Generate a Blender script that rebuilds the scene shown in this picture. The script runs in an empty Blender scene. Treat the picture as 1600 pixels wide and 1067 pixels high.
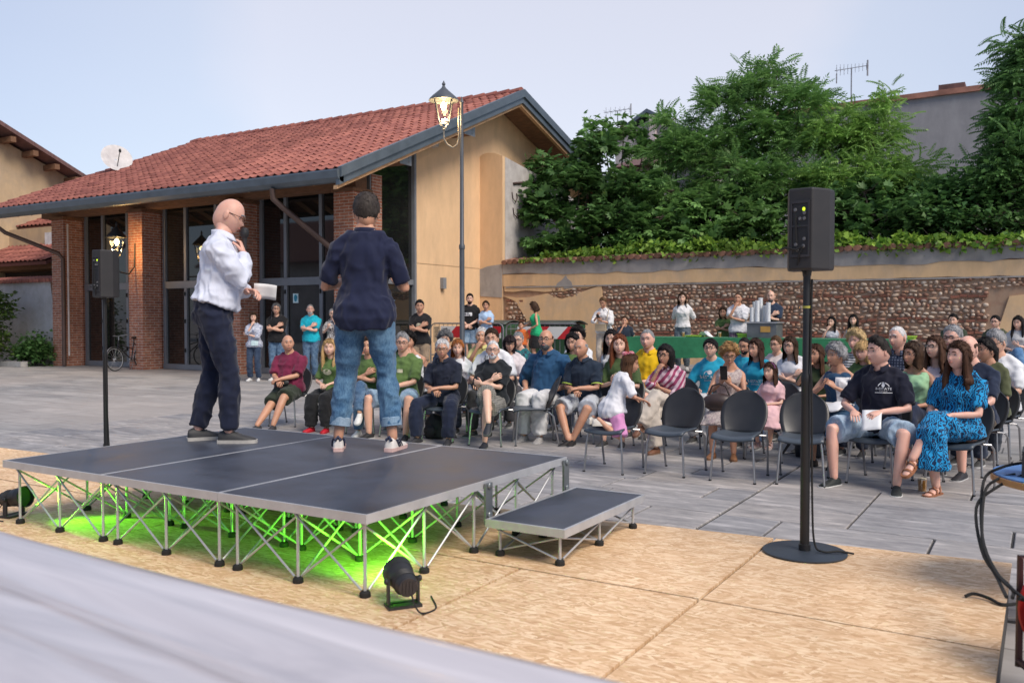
import bpy, bmesh, math, random
import numpy as np
from mathutils import Vector, Matrix, Euler
from mathutils.bvhtree import BVHTree
R_ = math.radians
rnd = random.Random(11)
sc = bpy.context.scene
col = sc.collection

# ------------------------------------------------------------------ camera, sky, sun, exposure
CAM_H, YAW, PITCH, FPX = 1.49, .545, .0265, 1375.0
cam = bpy.data.cameras.new('camera'); camo = bpy.data.objects.new('camera', cam); col.objects.link(camo)
camo.location = (0, 0, CAM_H); camo.rotation_euler = (math.pi/2 - PITCH, 0, YAW)
cam.sensor_width = 36; cam.lens = FPX/1600*36; cam.clip_start = .05; cam.clip_end = 2000
cam.dof.use_dof = True; cam.dof.focus_distance = 8.3; cam.dof.aperture_fstop = 3.5
sc.camera = camo
SUN_AZ, SUN_EL = R_(70), R_(48)          # azimuth from +Y towards +X
w = bpy.data.worlds.new('World'); sc.world = w; w.use_nodes = True
nt = w.node_tree; nt.nodes.clear()
out = nt.nodes.new('ShaderNodeOutputWorld'); bg = nt.nodes.new('ShaderNodeBackground'); bg2 = nt.nodes.new('ShaderNodeBackground')
sky = nt.nodes.new('ShaderNodeTexSky'); sky.sky_type = 'NISHITA'; sky.sun_disc = False
sky.sun_elevation = SUN_EL; sky.sun_rotation = SUN_AZ; sky.air_density = 1.0; sky.dust_density = 1.0
bg.inputs[1].default_value = .05
nt.links.new(sky.outputs[0], bg.inputs[0])
# thin high cloud of a summer dusk: one smooth veil over the whole dome, paler towards the west where the sun went down
tc = nt.nodes.new('ShaderNodeTexCoord'); dp = nt.nodes.new('ShaderNodeVectorMath'); dp.operation = 'DOT_PRODUCT'
dp.inputs[1].default_value = (-.485, .815, .318)
nt.links.new(tc.outputs['Generated'], dp.inputs[0])
nz = nt.nodes.new('ShaderNodeTexNoise'); nz.inputs['Scale'].default_value = 1.6; nz.inputs['Detail'].default_value = 4; nz.inputs['Distortion'].default_value=.6
mpw = nt.nodes.new('ShaderNodeMapping'); mpw.inputs['Scale'].default_value = (1, 1, 2.6)
nt.links.new(tc.outputs['Generated'], mpw.inputs[0]); nt.links.new(mpw.outputs[0], nz.inputs['Vector'])
ad = nt.nodes.new('ShaderNodeMath'); ad.operation = 'MULTIPLY_ADD'; ad.inputs[1].default_value = .07
nt.links.new(nz.outputs[0], ad.inputs[0]); nt.links.new(dp.outputs['Value'], ad.inputs[2])
rp = nt.nodes.new('ShaderNodeValToRGB'); e = rp.color_ramp.elements
e[0].position = .10; e[0].color = (.10, .13, .21, 1); e[1].position = 1.08; e[1].color = (.44, .42, .445, 1)
x = rp.color_ramp.elements.new(.60); x.color = (.22, .245, .32, 1)
x = rp.color_ramp.elements.new(.91); x.color = (.32, .335, .40, 1)
x = rp.color_ramp.elements.new(.98); x.color = (.37, .38, .43, 1)
nt.links.new(ad.outputs[0], rp.inputs[0]); nt.links.new(rp.outputs[0], bg2.inputs[0]); bg2.inputs[1].default_value = 1.0
sm = nt.nodes.new('ShaderNodeAddShader'); nt.links.new(bg.outputs[0], sm.inputs[0]); nt.links.new(bg2.outputs[0], sm.inputs[1])
nt.links.new(sm.outputs[0], out.inputs[0])
sl = bpy.data.lights.new('sun', 'SUN'); slo = bpy.data.objects.new('sun', sl); col.objects.link(slo)
sl.energy = 2.7; sl.angle = R_(28); sl.color = (1, .90, .78)
sd = Vector((math.sin(SUN_AZ)*math.cos(SUN_EL), math.cos(SUN_AZ)*math.cos(SUN_EL)*-1, math.sin(SUN_EL)))
slo.rotation_euler = sd.to_track_quat('Z', 'Y').to_euler(); slo.location = (0, 0, 20)
sky.sun_rotation = math.atan2(sd.x, sd.y)
sc.view_settings.view_transform = 'Standard'; sc.view_settings.look = 'None'
sc.view_settings.exposure = .44; sc.view_settings.gamma = 1; sc.view_settings.use_curve_mapping = False

# ------------------------------------------------------------------ helpers
CF = Vector((-math.sin(YAW)*math.cos(PITCH), math.cos(YAW)*math.cos(PITCH), -math.sin(PITCH)))
CR = Vector((math.cos(YAW), math.sin(YAW), 0)); CU = CR.cross(CF)
HREF = CAM_H
def on(px, py, ax, v):                    # the point of the world plane (axis ax = v) seen at a place in the photograph
    d = CF + CR*((px-800)/FPX) + CU*((533.5-py)/FPX); o = Vector((0, 0, HREF))
    return o + d*((v-o[ax])/d[ax])
def tag(o, label=None, cat=None, group=None, kind=None):
    if label: o['label'] = label
    if cat: o['category'] = cat
    if group: o['group'] = group
    if kind: o['kind'] = kind
    return o
def empty(name, loc=(0, 0, 0), rz=0, label=None, cat=None, group=None):
    o = bpy.data.objects.new(name, None); col.objects.link(o); o.location = loc; o.rotation_euler = (0, 0, rz); o.empty_display_size = .2
    return tag(o, label, cat, group)
def link(name, me, parent=None, loc=None, rot=None):
    o = bpy.data.objects.new(name, me); col.objects.link(o)
    if parent: o.parent = parent
    if loc is not None: o.location = loc
    if rot is not None: o.rotation_euler = rot
    return o
def crv(P, n=5):                            # smooth curve through points
    P = [np.asarray(p, float) for p in P]; P = [2*P[0]-P[1]]+P+[2*P[-1]-P[-2]]; o = []
    for i in range(1, len(P)-2):
        a, b, c, d = P[i-1:i+3]
        for k in range(n): t = k/n; o.append(.5*(2*b+(c-a)*t+(2*a-5*b+4*c-d)*t*t+(3*b-a-3*c+d)*t**3))
    return o+[P[-2]]
def copy_tree(o, parent=None):
    c = o.copy(); col.objects.link(c); c.parent = parent
    for ch in list(o.children): copy_tree(ch, c)
    return c
def unit(v): v = np.asarray(v, float); return v/(np.linalg.norm(v)+1e-12)

class MB:
    def __init__(s): s.v = []; s.f = []; s.m = []
    def add(s, vs, fs, mi=0):
        b = len(s.v); s.v.extend([tuple(map(float, p)) for p in vs]); s.f.extend([tuple(i+b for i in f) for f in fs]); s.m.extend([mi]*len(fs)); return s
    def box(s, c, d, rot=None, mi=0, taper=1.0):
        hx, hy, hz = d[0]/2, d[1]/2, d[2]/2
        vs = [Vector((x*(taper if z > 0 else 1), y*(taper if z > 0 else 1), z)) for z in (-hz, hz) for x, y in ((-hx, -hy), (hx, -hy), (hx, hy), (-hx, hy))]
        if rot is not None:
            M = rot if isinstance(rot, Matrix) else Euler(rot).to_matrix(); vs = [M @ p for p in vs]
        c = Vector(c)
        return s.add([p+c for p in vs], [(3, 2, 1, 0), (4, 5, 6, 7), (0, 1, 5, 4), (1, 2, 6, 5), (2, 3, 7, 6), (3, 0, 4, 7)], mi)
    def bx(s, x0, x1, y0, y1, z0, z1, mi=0): return s.box(((x0+x1)/2, (y0+y1)/2, (z0+z1)/2), (x1-x0, y1-y0, z1-z0), None, mi)
    def tube(s, pts, r, seg=8, mi=0, cap=True, hint=None, roundcap=False):
        P = [np.asarray(p, float) for p in pts]; n = len(P)
        rr = [r]*n if not isinstance(r, (list, tuple)) else list(r)
        rr = [(q, q) if not isinstance(q, (list, tuple)) else q for q in rr]
        if roundcap:
            t0 = unit(P[0]-P[1]); t1 = unit(P[-1]-P[-2])
            A = []; B = []
            for k, q in ((1., .12), (.8, .6), (.45, .88)):
                m = (rr[0][0]+rr[0][1])/2; A.append((P[0]+t0*m*k*.9, (rr[0][0]*q, rr[0][1]*q)))
                m = (rr[-1][0]+rr[-1][1])/2; B.append((P[-1]+t1*m*k*.9, (rr[-1][0]*q, rr[-1][1]*q)))
            P = [a[0] for a in A]+P+[b[0] for b in B[::-1]]; rr = [a[1] for a in A]+rr+[b[1] for b in B[::-1]]; n = len(P)
        T = []
        for i in range(n):
            T.append(unit(P[min(i+1, n-1)]-P[max(i-1, 0)]))
        h = np.asarray(hint if hint is not None else ((0, 0, 1) if abs(T[0][2]) < .9 else (1, 0, 0)), float)
        vs = []; a = unit(h-T[0]*np.dot(h, T[0]))
        for i in range(n):
            if hint is not None and abs(np.dot(unit(h), T[i])) < .97: a = h
            a = unit(a-T[i]*np.dot(a, T[i])); b = np.cross(T[i], a)
            for k in range(seg):
                q = 2*math.pi*k/seg; vs.append(P[i]+a*(rr[i][0]*math.cos(q))+b*(rr[i][1]*math.sin(q)))
        fs = [(i*seg+k, i*seg+(k+1) % seg, (i+1)*seg+(k+1) % seg, (i+1)*seg+k) for i in range(n-1) for k in range(seg)]
        if cap: fs += [tuple(range(seg))[::-1], tuple(range((n-1)*seg, n*seg))]
        return s.add(vs, fs, mi)
    def bar(s, a, b, w, h=None, mi=0):
        return s.tube([a, b], [(w*.7071, (h or w)*.7071)]*2, 4, mi)
    def lathe(s, prof, c=(0, 0, 0), seg=16, mi=0, rot=None, cap=True):
        c = Vector(c); vs = []
        for r, z in prof:
            for k in range(seg):
                p = Vector((r*math.cos(2*math.pi*k/seg), r*math.sin(2*math.pi*k/seg), z))
                if rot is not None: p = rot @ p
                vs.append(p+c)
        n = len(prof); fs = [(i*seg+k, i*seg+(k+1) % seg, (i+1)*seg+(k+1) % seg, (i+1)*seg+k) for i in range(n-1) for k in range(seg)]
        if cap: fs += [tuple(range(seg))[::-1], tuple(range((n-1)*seg, n*seg))]
        return s.add(vs, fs, mi)
    def prism(s, poly, d, mi=0):          # poly: 3D points of one flat outline, d: extrusion vector
        n = len(poly); a = [Vector(p) for p in poly]; b = [p+Vector(d) for p in a]
        return s.add(a+b, [tuple(range(n))[::-1], tuple(range(n, 2*n))]+[(i, (i+1) % n, n+(i+1) % n, n+i) for i in range(n)], mi)
    def ell(s, c, r, seg=10, rings=6, mi=0, M=None):
        vs = []; c = np.asarray(c, float)
        for i in range(rings+1):
            th = math.pi*i/rings; st = max(math.sin(th), .02)
            for k in range(seg):
                q = 2*math.pi*k/seg; p = np.array((r[0]*st*math.cos(q), r[1]*st*math.sin(q), r[2]*math.cos(th)))
                vs.append((M @ p if M is not None else p)+c)
        fs = [(i*seg+k, (i+1)*seg+k, (i+1)*seg+(k+1) % seg, i*seg+(k+1) % seg) for i in range(rings) for k in range(seg)]
        fs += [tuple(range(seg)), tuple(range(rings*seg, (rings+1)*seg))[::-1]]
        return s.add(vs, fs, mi)
    def grid(s, nu, nv, fn, mi=0, closed_u=False):
        vs = [fn(i/(nu-1 if not closed_u else nu), j/(nv-1)) for j in range(nv) for i in range(nu)]
        fs = []
        for j in range(nv-1):
            for i in range(nu if closed_u else nu-1):
                fs.append((j*nu+i, j*nu+(i+1) % nu, (j+1)*nu+(i+1) % nu, (j+1)*nu+i))
        return s.add(vs, fs, mi)
    def mesh(s, name, mats, smooth=True, angle=38):
        me = bpy.data.meshes.new(name); me.from_pydata(s.v, [], s.f)
        for m in (mats if isinstance(mats, (list, tuple)) else [mats]): me.materials.append(m)
        if any(s.m): me.polygons.foreach_set('material_index', s.m)
        if smooth:
            me.polygons.foreach_set('use_smooth', [True]*len(me.polygons)); me.update()
            if angle: me.set_sharp_from_angle(angle=R_(angle))
        me.update(); return me
    def obj(s, name, mats, parent=None, smooth=True, angle=38, loc=None, rot=None):
        return link(name, s.mesh(name, mats, smooth, angle), parent, loc, rot)

def fast_mesh(name, V, Fq, mats, smooth=False, mi=None):
    me = bpy.data.meshes.new(name); V = np.asarray(V, np.float32); Fq = np.asarray(Fq, np.int32); k = Fq.shape[1]
    me.vertices.add(len(V)); me.vertices.foreach_set('co', V.ravel())
    me.loops.add(Fq.size); me.loops.foreach_set('vertex_index', Fq.ravel())
    me.polygons.add(len(Fq)); me.polygons.foreach_set('loop_start', np.arange(len(Fq), dtype=np.int32)*k)
    if mi is not None: me.polygons.foreach_set('material_index', np.asarray(mi, np.int32))
    if smooth: me.polygons.foreach_set('use_smooth', np.ones(len(Fq), bool))
    for m in (mats if isinstance(mats, (list, tuple)) else [mats]): me.materials.append(m)
    me.update(calc_edges=True); me.validate(); return me

def vnoise(P, seed=0):                    # smooth value noise in [-1,1], vectorised
    P = np.asarray(P, float)+seed*17.31; i = np.floor(P).astype(np.int64); f = P-i; f = f*f*(3-2*f); r = 0
    for dx in (0, 1):
        for dy in (0, 1):
            for dz in (0, 1):
                h = (i[:, 0]+dx)*374761393+(i[:, 1]+dy)*668265263+(i[:, 2]+dz)*1274126177
                h = (h ^ (h >> 13))*1103515245 & 0x7fffffff; h = (h ^ (h >> 16)) & 0xffff
                r = r+(h/32767.5-1)*(f[:, 0] if dx else 1-f[:, 0])*(f[:, 1] if dy else 1-f[:, 1])*(f[:, 2] if dz else 1-f[:, 2])
    return r

# ------------------------------------------------------------------ materials
MATS = {}
def N(t, typ, **kw):
    n = t.nodes.new(typ)
    for k, v in kw.items():
        if k in n.inputs: n.inputs[k].default_value = v
        else: setattr(n, k, v)
    return n
def newmat(name):
    m = bpy.data.materials.new(name); m.use_nodes = True; t = m.node_tree; return m, t, t.nodes['Principled BSDF']
def mix(t, fac, a, b, mode='MIX'):
    n = t.nodes.new('ShaderNodeMix'); n.data_type = 'RGBA'; n.blend_type = mode
    for sock, v in ((n.inputs[0], fac), (n.inputs[6], a), (n.inputs[7], b)):
        if isinstance(v, bpy.types.NodeSocket): t.links.new(v, sock)
        elif isinstance(v, (int, float)): sock.default_value = v
        else: sock.default_value = (*v[:3], 1)
    return n.outputs[2]
def ramp(t, fac, stops, interp='LINEAR'):
    n = t.nodes.new('ShaderNodeValToRGB'); n.color_ramp.interpolation = interp; el = n.color_ramp.elements
    while len(el) < len(stops): el.new(.5)
    for q, (p, c) in zip(el, stops): q.position = p; q.color = (*c[:3], 1) if not isinstance(c, (int, float)) else (c, c, c, 1)
    t.links.new(fac, n.inputs[0]); return n.outputs[0]
def coords(t, scale=(1, 1, 1), rot=(0, 0, 0), kind='Object', loc=(0, 0, 0)):
    c = t.nodes.new('ShaderNodeTexCoord'); mp = t.nodes.new('ShaderNodeMapping')
    mp.inputs['Scale'].default_value = scale; mp.inputs['Rotation'].default_value = rot; mp.inputs['Location'].default_value = loc
    t.links.new(c.outputs[kind], mp.inputs[0]); return mp.outputs[0]
def noise(t, vec, scale=5, detail=4, rough=.55, dist=0):
    n = N(t, 'ShaderNodeTexNoise', Scale=scale, Detail=detail, Roughness=rough, Distortion=dist); t.links.new(vec, n.inputs['Vector']); return n.outputs[0]
def bump(t, b, h, strength=.3, dist=.01):
    n = t.nodes.new('ShaderNodeBump'); n.inputs['Strength'].default_value = strength; n.inputs['Distance'].default_value = dist
    t.links.new(h, n.inputs['Height']); t.links.new(n.outputs[0], b.inputs['Normal'])
def sc_(c, k): return tuple(min(1, max(0, q*k)) for q in c[:3])
def M(name, c=(.5, .5, .5), rough=.6, metal=0, var=.18, scale=6, stretch=(1, 1, 1), bmp=.15, bscale=60, bdist=.004, orand=0, isl=0, spec=.5, sheen=0, kind='Object', coat=0):
    if name in MATS: return MATS[name]
    m, t, b = newmat(name); v = coords(t, stretch, kind=kind)
    n = noise(t, v, scale, 5, .6)
    cc = ramp(t, n, [(.3, sc_(c, 1-var)), (.7, sc_(c, 1+var))])
    if orand:
        oi = t.nodes.new('ShaderNodeObjectInfo'); cc = mix(t, 1.0, cc, ramp(t, oi.outputs['Random'], [(0, 1-orand), (1, 1.0)]), 'MULTIPLY')
    if isl:
        g = t.nodes.new('ShaderNodeNewGeometry'); cc = mix(t, 1.0, cc, ramp(t, g.outputs['Random Per Island'], [(0, 1-isl), (1, 1.0)]), 'MULTIPLY')
    t.links.new(cc, b.inputs['Base Color'])
    rv = ramp(t, n, [(.2, max(.02, rough-.08)), (.8, min(1, rough+.08))]); t.links.new(rv, b.inputs['Roughness'])
    b.inputs['Metallic'].default_value = metal; b.inputs['Specular IOR Level'].default_value = spec
    if sheen: b.inputs['Sheen Weight'].default_value = sheen
    if coat: b.inputs['Coat Weight'].default_value = coat; b.inputs['Coat Roughness'].default_value = .15
    if bmp: bump(t, b, noise(t, v, bscale, 3), bmp, bdist)
    MATS[name] = m; return m
def cloth(name, c, pat=None, c2=(.8, .8, .8), scale=1.0):
    if name in MATS: return MATS[name]
    m, t, b = newmat(name); v = coords(t); n = noise(t, v, 9, 4)
    cc = ramp(t, n, [(.3, sc_(c, .86)), (.7, sc_(c, 1.12))])
    if pat == 'stripe':
        wv = N(t, 'ShaderNodeTexWave', Scale=7*scale, Distortion=1.2, Detail=1.0); wv.bands_direction = 'DIAGONAL'; t.links.new(v, wv.inputs[0])
        cc = mix(t, ramp(t, wv.outputs[1], [(.45, 0.), (.55, 1.)]), cc, c2)
    elif pat == 'hstripe':
        wv = N(t, 'ShaderNodeTexWave', Scale=9*scale, Distortion=.6, Detail=1.0); wv.bands_direction = 'Z'; t.links.new(v, wv.inputs[0])
        cc = mix(t, ramp(t, wv.outputs[1], [(.5, 0.), (.6, 1.)]), cc, c2)
    elif pat == 'floral':
        q = noise(t, v, 26*scale, 3, .5, 2.2); cc = mix(t, ramp(t, q, [(.50, 0.), (.54, 1.)]), cc, c2)
    elif pat == 'leafy':
        wv = N(t, 'ShaderNodeTexWave', Scale=11*scale, Distortion=14, Detail=2.0); wv.inputs['Detail Scale'].default_value = 1.4; t.links.new(v, wv.inputs[0])
        cc = mix(t, ramp(t, wv.outputs[1], [(.40, 0.), (.5, 1.)]), cc, c2)
    elif pat == 'plaid':
        a = N(t, 'ShaderNodeTexWave', Scale=8*scale); a.bands_direction = 'X'; t.links.new(v, a.inputs[0])
        d = N(t, 'ShaderNodeTexWave', Scale=8*scale); d.bands_direction = 'Z'; t.links.new(v, d.inputs[0])
        mu = N(t, 'ShaderNodeMath', operation='MULTIPLY'); t.links.new(a.outputs[1], mu.inputs[0]); t.links.new(d.outputs[1], mu.inputs[1])
        cc = mix(t, ramp(t, mu.outputs[0], [(.25, 0.), (.5, 1.)]), cc, c2)
    elif pat == 'denim':
        q = noise(t, v, 7, 5, .7); cc = mix(t, ramp(t, q, [(.42, 0.), (.68, .75)]), cc, c2)
        q = noise(t, coords(t, (1, 1, .25)), 160, 2); cc = mix(t, .25, cc, ramp(t, q, [(.4, sc_(c, .6)), (.6, c2)]))
    t.links.new(cc, b.inputs['Base Color']); b.inputs['Roughness'].default_value = .85; b.inputs['Specular IOR Level'].default_value = .25
    b.inputs['Sheen Weight'].default_value = .15; b.inputs['Sheen Roughness'].default_value = .5
    bump(t, b, noise(t, v, 220, 2), .12, .002); MATS[name] = m; return m
def emit(name, c, s):
    if name in MATS: return MATS[name]
    m, t, b = newmat(name); b.inputs['Base Color'].default_value = (*c, 1); b.inputs['Emission Color'].default_value = (*c, 1); b.inputs['Emission Strength'].default_value = s
    MATS[name] = m; return m
def thinglass(name, refl=.1):
    if name in MATS: return MATS[name]
    m, t, b = newmat(name); tr = t.nodes.new('ShaderNodeBsdfTransparent'); gl = t.nodes.new('ShaderNodeBsdfGlossy'); gl.inputs['Roughness'].default_value = .03; ms = t.nodes.new('ShaderNodeMixShader'); ms.inputs[0].default_value = refl
    t.links.new(tr.outputs[0], ms.inputs[1]); t.links.new(gl.outputs[0], ms.inputs[2]); t.links.new(ms.outputs[0], t.nodes['Material Output'].inputs[0]); MATS[name] = m; return m
def glassmat(name, c=(.9, .95, .95), rough=.02):
    if name in MATS: return MATS[name]
    m, t, b = newmat(name); b.inputs['Base Color'].default_value = (*c, 1); b.inputs['Roughness'].default_value = rough; b.inputs['Transmission Weight'].default_value = 1; b.inputs['IOR'].default_value = 1.2
    MATS[name] = m; return m
# ================================================================== THE SETTING
# The square is laid out in its own unit (camera height 1.33) and brought to metres at the end of this section (x 1.12 about the ground origin).
HREF = 1.33; UNIT = 1.12; OLD = set(bpy.data.objects)
def paving_mat():
    m, t, b = newmat('paving_stone'); v = coords(t, kind='Object')
    g = t.nodes.new('ShaderNodeTexCoord'); oi = t.nodes.new('ShaderNodeObjectInfo')
    av = t.nodes.new('ShaderNodeVectorMath'); av.operation = 'ADD'; t.links.new(v, av.inputs[0])
    cx = t.nodes.new('ShaderNodeCombineXYZ'); mu = N(t, 'ShaderNodeMath', operation='MULTIPLY'); mu.inputs[1].default_value = 37; t.links.new(oi.outputs['Random'], mu.inputs[0]); t.links.new(mu.outputs[0], cx.inputs[1]); t.links.new(cx.outputs[0], av.inputs[1])
    mp = t.nodes.new('ShaderNodeMapping'); mp.inputs['Scale'].default_value = (1, 4.5, 1); t.links.new(av.outputs[0], mp.inputs[0])
    n1 = noise(t, mp.outputs[0], 2.2, 6, .62, .8); n2 = noise(t, mp.outputs[0], 14, 4, .7)
    c = ramp(t, n1, [(.30, (.16, .16, .17)), (.45, (.29, .285, .29)), (.56, (.38, .37, .37)), (.68, (.64, .615, .605))])
    c = mix(t, .35, c, ramp(t, n2, [(.32, (.15, .15, .16)), (.7, (.52, .50, .49))]))
    c = mix(t, 1.0, c, ramp(t, oi.outputs['Random'], [(0, (.66, .67, .70)), (.5, (.90, .89, .89)), (1, (1.0, .95, .90))]), 'MULTIPLY')
    t.links.new(c, b.inputs['Base Color']); t.links.new(ramp(t, n2, [(.2, .42), (.8, .72)]), b.inputs['Roughness'])
    bump(t, b, n2, .25, .004); return m
def ground_mat():
    m, t, b = newmat('paving_far'); v = coords(t, kind='Object')
    br = N(t, 'ShaderNodeTexBrick', Scale=1.0); br.offset = .37; br.offset_frequency = 2
    br.inputs['Color1'].default_value = (.24, .24, .245, 1); br.inputs['Color2'].default_value = (.40, .385, .375, 1); br.inputs['Mortar'].default_value = (.07, .07, .073, 1)
    br.inputs['Mortar Size'].default_value = .008; br.inputs['Brick Width'].default_value = .95; br.inputs['Row Height'].default_value = .45; br.inputs['Mortar Smooth'].default_value = .3
    t.links.new(v, br.inputs['Vector'])
    n1 = noise(t, coords(t, (1, 3.5, 1)), 1.7, 6, .65, .7); n3 = noise(t, v, .22, 3)
    c = mix(t, 1.0, br.outputs[0], ramp(t, n1, [(.25, .62), (.75, 1.32)]), 'MULTIPLY')
    c = mix(t, ramp(t, n3, [(.42, 0.), (.62, .55)]), c, (.40, .355, .325))
    t.links.new(c, b.inputs['Base Color']); b.inputs['Roughness'].default_value = .62; bump(t, b, br.outputs[1], -.3, .004); return m
PAV, GND = paving_mat(), ground_mat()
JOINT = M('joint_sand', (.045, .044, .046), .9)
g = MB(); g.add([(-400, -300, -.004), (400, -300, -.004), (400, 500, -.004), (-400, 500, -.004)], [(0, 1, 2, 3)])
tag(g.obj('ground', GND, smooth=False), kind='structure')
# the slabs of the square nearest to us, one by one (long side along the rows); joints show the dark bed under them
pv = MB(); pv.add([(-10.2, 4.4, .0), (2.2, 4.4, .0), (2.2, 9.35, .0), (-10.2, 9.35, .0)], [(0, 1, 2, 3)])
pave = tag(pv.obj('stone_paving', JOINT, smooth=False), kind='structure')
slabmesh = {}
def slab(L, W):
    k = (round(L, 2), round(W, 2))
    if k not in slabmesh:
        a, b_, h, c = L/2-.008, W/2-.007, .014, .005
        vs = [(-a, -b_, 0), (a, -b_, 0), (a, b_, 0), (-a, b_, 0), (-a, -b_, h-c), (a, -b_, h-c), (a, b_, h-c), (-a, b_, h-c), (-a+c, -b_+c, h), (a-c, -b_+c, h), (a-c, b_-c, h), (-a+c, b_-c, h)]
        fs = [(0, 1, 5, 4), (1, 2, 6, 5), (2, 3, 7, 6), (3, 0, 4, 7), (4, 5, 9, 8), (5, 6, 10, 9), (6, 7, 11, 10), (7, 4, 8, 11), (8, 9, 10, 11)]
        me = bpy.data.meshes.new('slab'); me.from_pydata(vs, [], fs); me.materials.append(PAV); slabmesh[k] = me
    return slabmesh[k]
nsl = 0
for r in range(11):
    W = .45; y = 4.42+W*(r+.5)
    for x0, x1 in ((-10.15, -1.855), (-1.848, 2.15)):
        x = x0
        while x < x1-.05:
            L = rnd.choice((.8, .9, 1.0, 1.1)) if x > x0 else rnd.choice((.4, .6, .8))
            if x+L > x1-.25: L = x1-x
            L = min(L, x1-x); o = link('slab', slab(L, W), pave, (x+L/2, y, rnd.uniform(0, .0025)), (rnd.uniform(-.003, .003), rnd.uniform(-.0015, .0015), 0)); nsl += 1
            x += L
# ---- raised pavement along the garden wall
p = MB(); p.bx(-11.6, 9, 15.35, 19.34, -.05, .27)
tag(p.obj('raised_pavement', PAV, smooth=False), kind='structure')
p = MB(); p.bx(-11.6, 9, 15.2, 15.345, -.05, .274); tag(p.obj('kerb', M('kerb_stone', (.38, .37, .36), .8), smooth=False), kind='structure')

# ---- materials of the houses
BRICK = None
def brick_mat():
    m, t, b = newmat('brick_column'); c = t.nodes.new('ShaderNodeTexCoord'); sx = t.nodes.new('ShaderNodeSeparateXYZ'); t.links.new(c.outputs['Object'], sx.inputs[0])
    s = N(t, 'ShaderNodeMath', operation='ADD'); t.links.new(sx.outputs[0], s.inputs[0]); t.links.new(sx.outputs[1], s.inputs[1])
    k = t.nodes.new('ShaderNodeCombineXYZ'); t.links.new(s.outputs[0], k.inputs[0]); t.links.new(sx.outputs[2], k.inputs[1])
    br = N(t, 'ShaderNodeTexBrick', Scale=1.0); br.inputs['Color1'].default_value = (.30, .105, .062, 1); br.inputs['Color2'].default_value = (.42, .17, .10, 1); br.inputs['Mortar'].default_value = (.46, .40, .35, 1)
    br.inputs['Brick Width'].default_value = .26; br.inputs['Row Height'].default_value = .068; br.inputs['Mortar Size'].default_value = .007; t.links.new(k.outputs[0], br.inputs['Vector'])
    n = noise(t, coords(t), 9, 4); cc = mix(t, 1.0, br.outputs[0], ramp(t, n, [(.3, .7), (.7, 1.2)]), 'MULTIPLY')
    t.links.new(cc, b.inputs['Base Color']); b.inputs['Roughness'].default_value = .85; bump(t, b, br.outputs[1], -.5, .006); return m
BRICK = brick_mat()
def plaster(name, c, c2, s=1.6, amt=.5):
    m, t, b = newmat(name); v = coords(t); n = noise(t, v, s, 6, .65, .3); n2 = noise(t, coords(t, (1, 1, .35)), 3.1, 5, .7)
    cc = mix(t, ramp(t, n, [(.45, 0.), (.75, amt)]), c, c2); cc = mix(t, 1.0, cc, ramp(t, n2, [(.25, .84), (.7, 1.06)]), 'MULTIPLY')
    t.links.new(cc, b.inputs['Base Color']); b.inputs['Roughness'].default_value = .9; bump(t, b, noise(t, v, 45, 5), .3, .006); return m
YEL = plaster('yellow_plaster', (.73, .49, .285), (.62, .43, .27), 1.1, .5)
YEL2 = plaster('weathered_yellow_plaster', (.73, .49, .275), (.52, .40, .29), 2.0, .75)
GREY = plaster('grey_render', (.36, .335, .32), (.20, .19, .19), 2.2, .8)
GREYP = plaster('bare_pier_render', (.50, .47, .45), (.27, .24, .23), 2.6, .7)
TAN = plaster('tan_old_plaster', (.50, .37, .23), (.33, .27, .21), 1.4, .7)
WHT = plaster('stained_white_wall', (.50, .50, .52), (.30, .27, .25), 1.5, .8)
CONC = plaster('grey_factory_wall', (.33, .32, .33), (.24, .235, .25), 1.2, .7)
METAL_G = M('grey_flashing', (.13, .16, .19), .45, .5, .15, 3, bmp=.05)
FRAME = M('grey_window_frame', (.20, .215, .24), .5, .2, .1, 4, bmp=.03)
WOOD = M('brown_timber', (.17, .085, .045), .8, 0, .35, 5, (1, 6, 6), .3, 30)
WOODL = M('pale_timber', (.50, .30, .16), .75, 0, .25, 5, (6, 1, 6), .2, 30)
PIPE = M('brown_downpipe', (.10, .065, .055), .5, .4, .15)
def tilemat(name, a, b_):
    m, t, b = newmat(name); oi = t.nodes.new('ShaderNodeObjectInfo'); g = t.nodes.new('ShaderNodeNewGeometry')
    ad = N(t, 'ShaderNodeMath', operation='ADD'); t.links.new(oi.outputs['Random'], ad.inputs[0]); t.links.new(g.outputs['Random Per Island'], ad.inputs[1])
    fr = N(t, 'ShaderNodeMath', operation='FRACT'); t.links.new(ad.outputs[0], fr.inputs[0])
    cc = mix(t, fr.outputs[0], a, b_); cc = mix(t, 1.0, cc, ramp(t, noise(t, coords(t), 7, 4), [(.25, .75), (.7, 1.15)]), 'MULTIPLY')
    t.links.new(cc, b.inputs['Base Color']); b.inputs['Roughness'].default_value = .8; bump(t, b, noise(t, coords(t), 60, 3), .2, .004); return m
TILE = tilemat('red_roof_tile', (.22, .07, .056), (.37, .132, .098)); TILED = tilemat('old_dark_tile', (.13, .085, .075), (.30, .15, .11))
def darkglass():
    m, t, b = newmat('window_glass'); n = noise(t, coords(t), .8, 2)
    t.links.new(ramp(t, n, [(.3, (.006, .007, .008)), (.7, (.016, .016, .015))]), b.inputs['Base Color']); b.inputs['Roughness'].default_value = .03; b.inputs['Specular IOR Level'].default_value = .5
    b.inputs['IOR'].default_value = 1.75; return m
DGL = darkglass()

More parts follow.
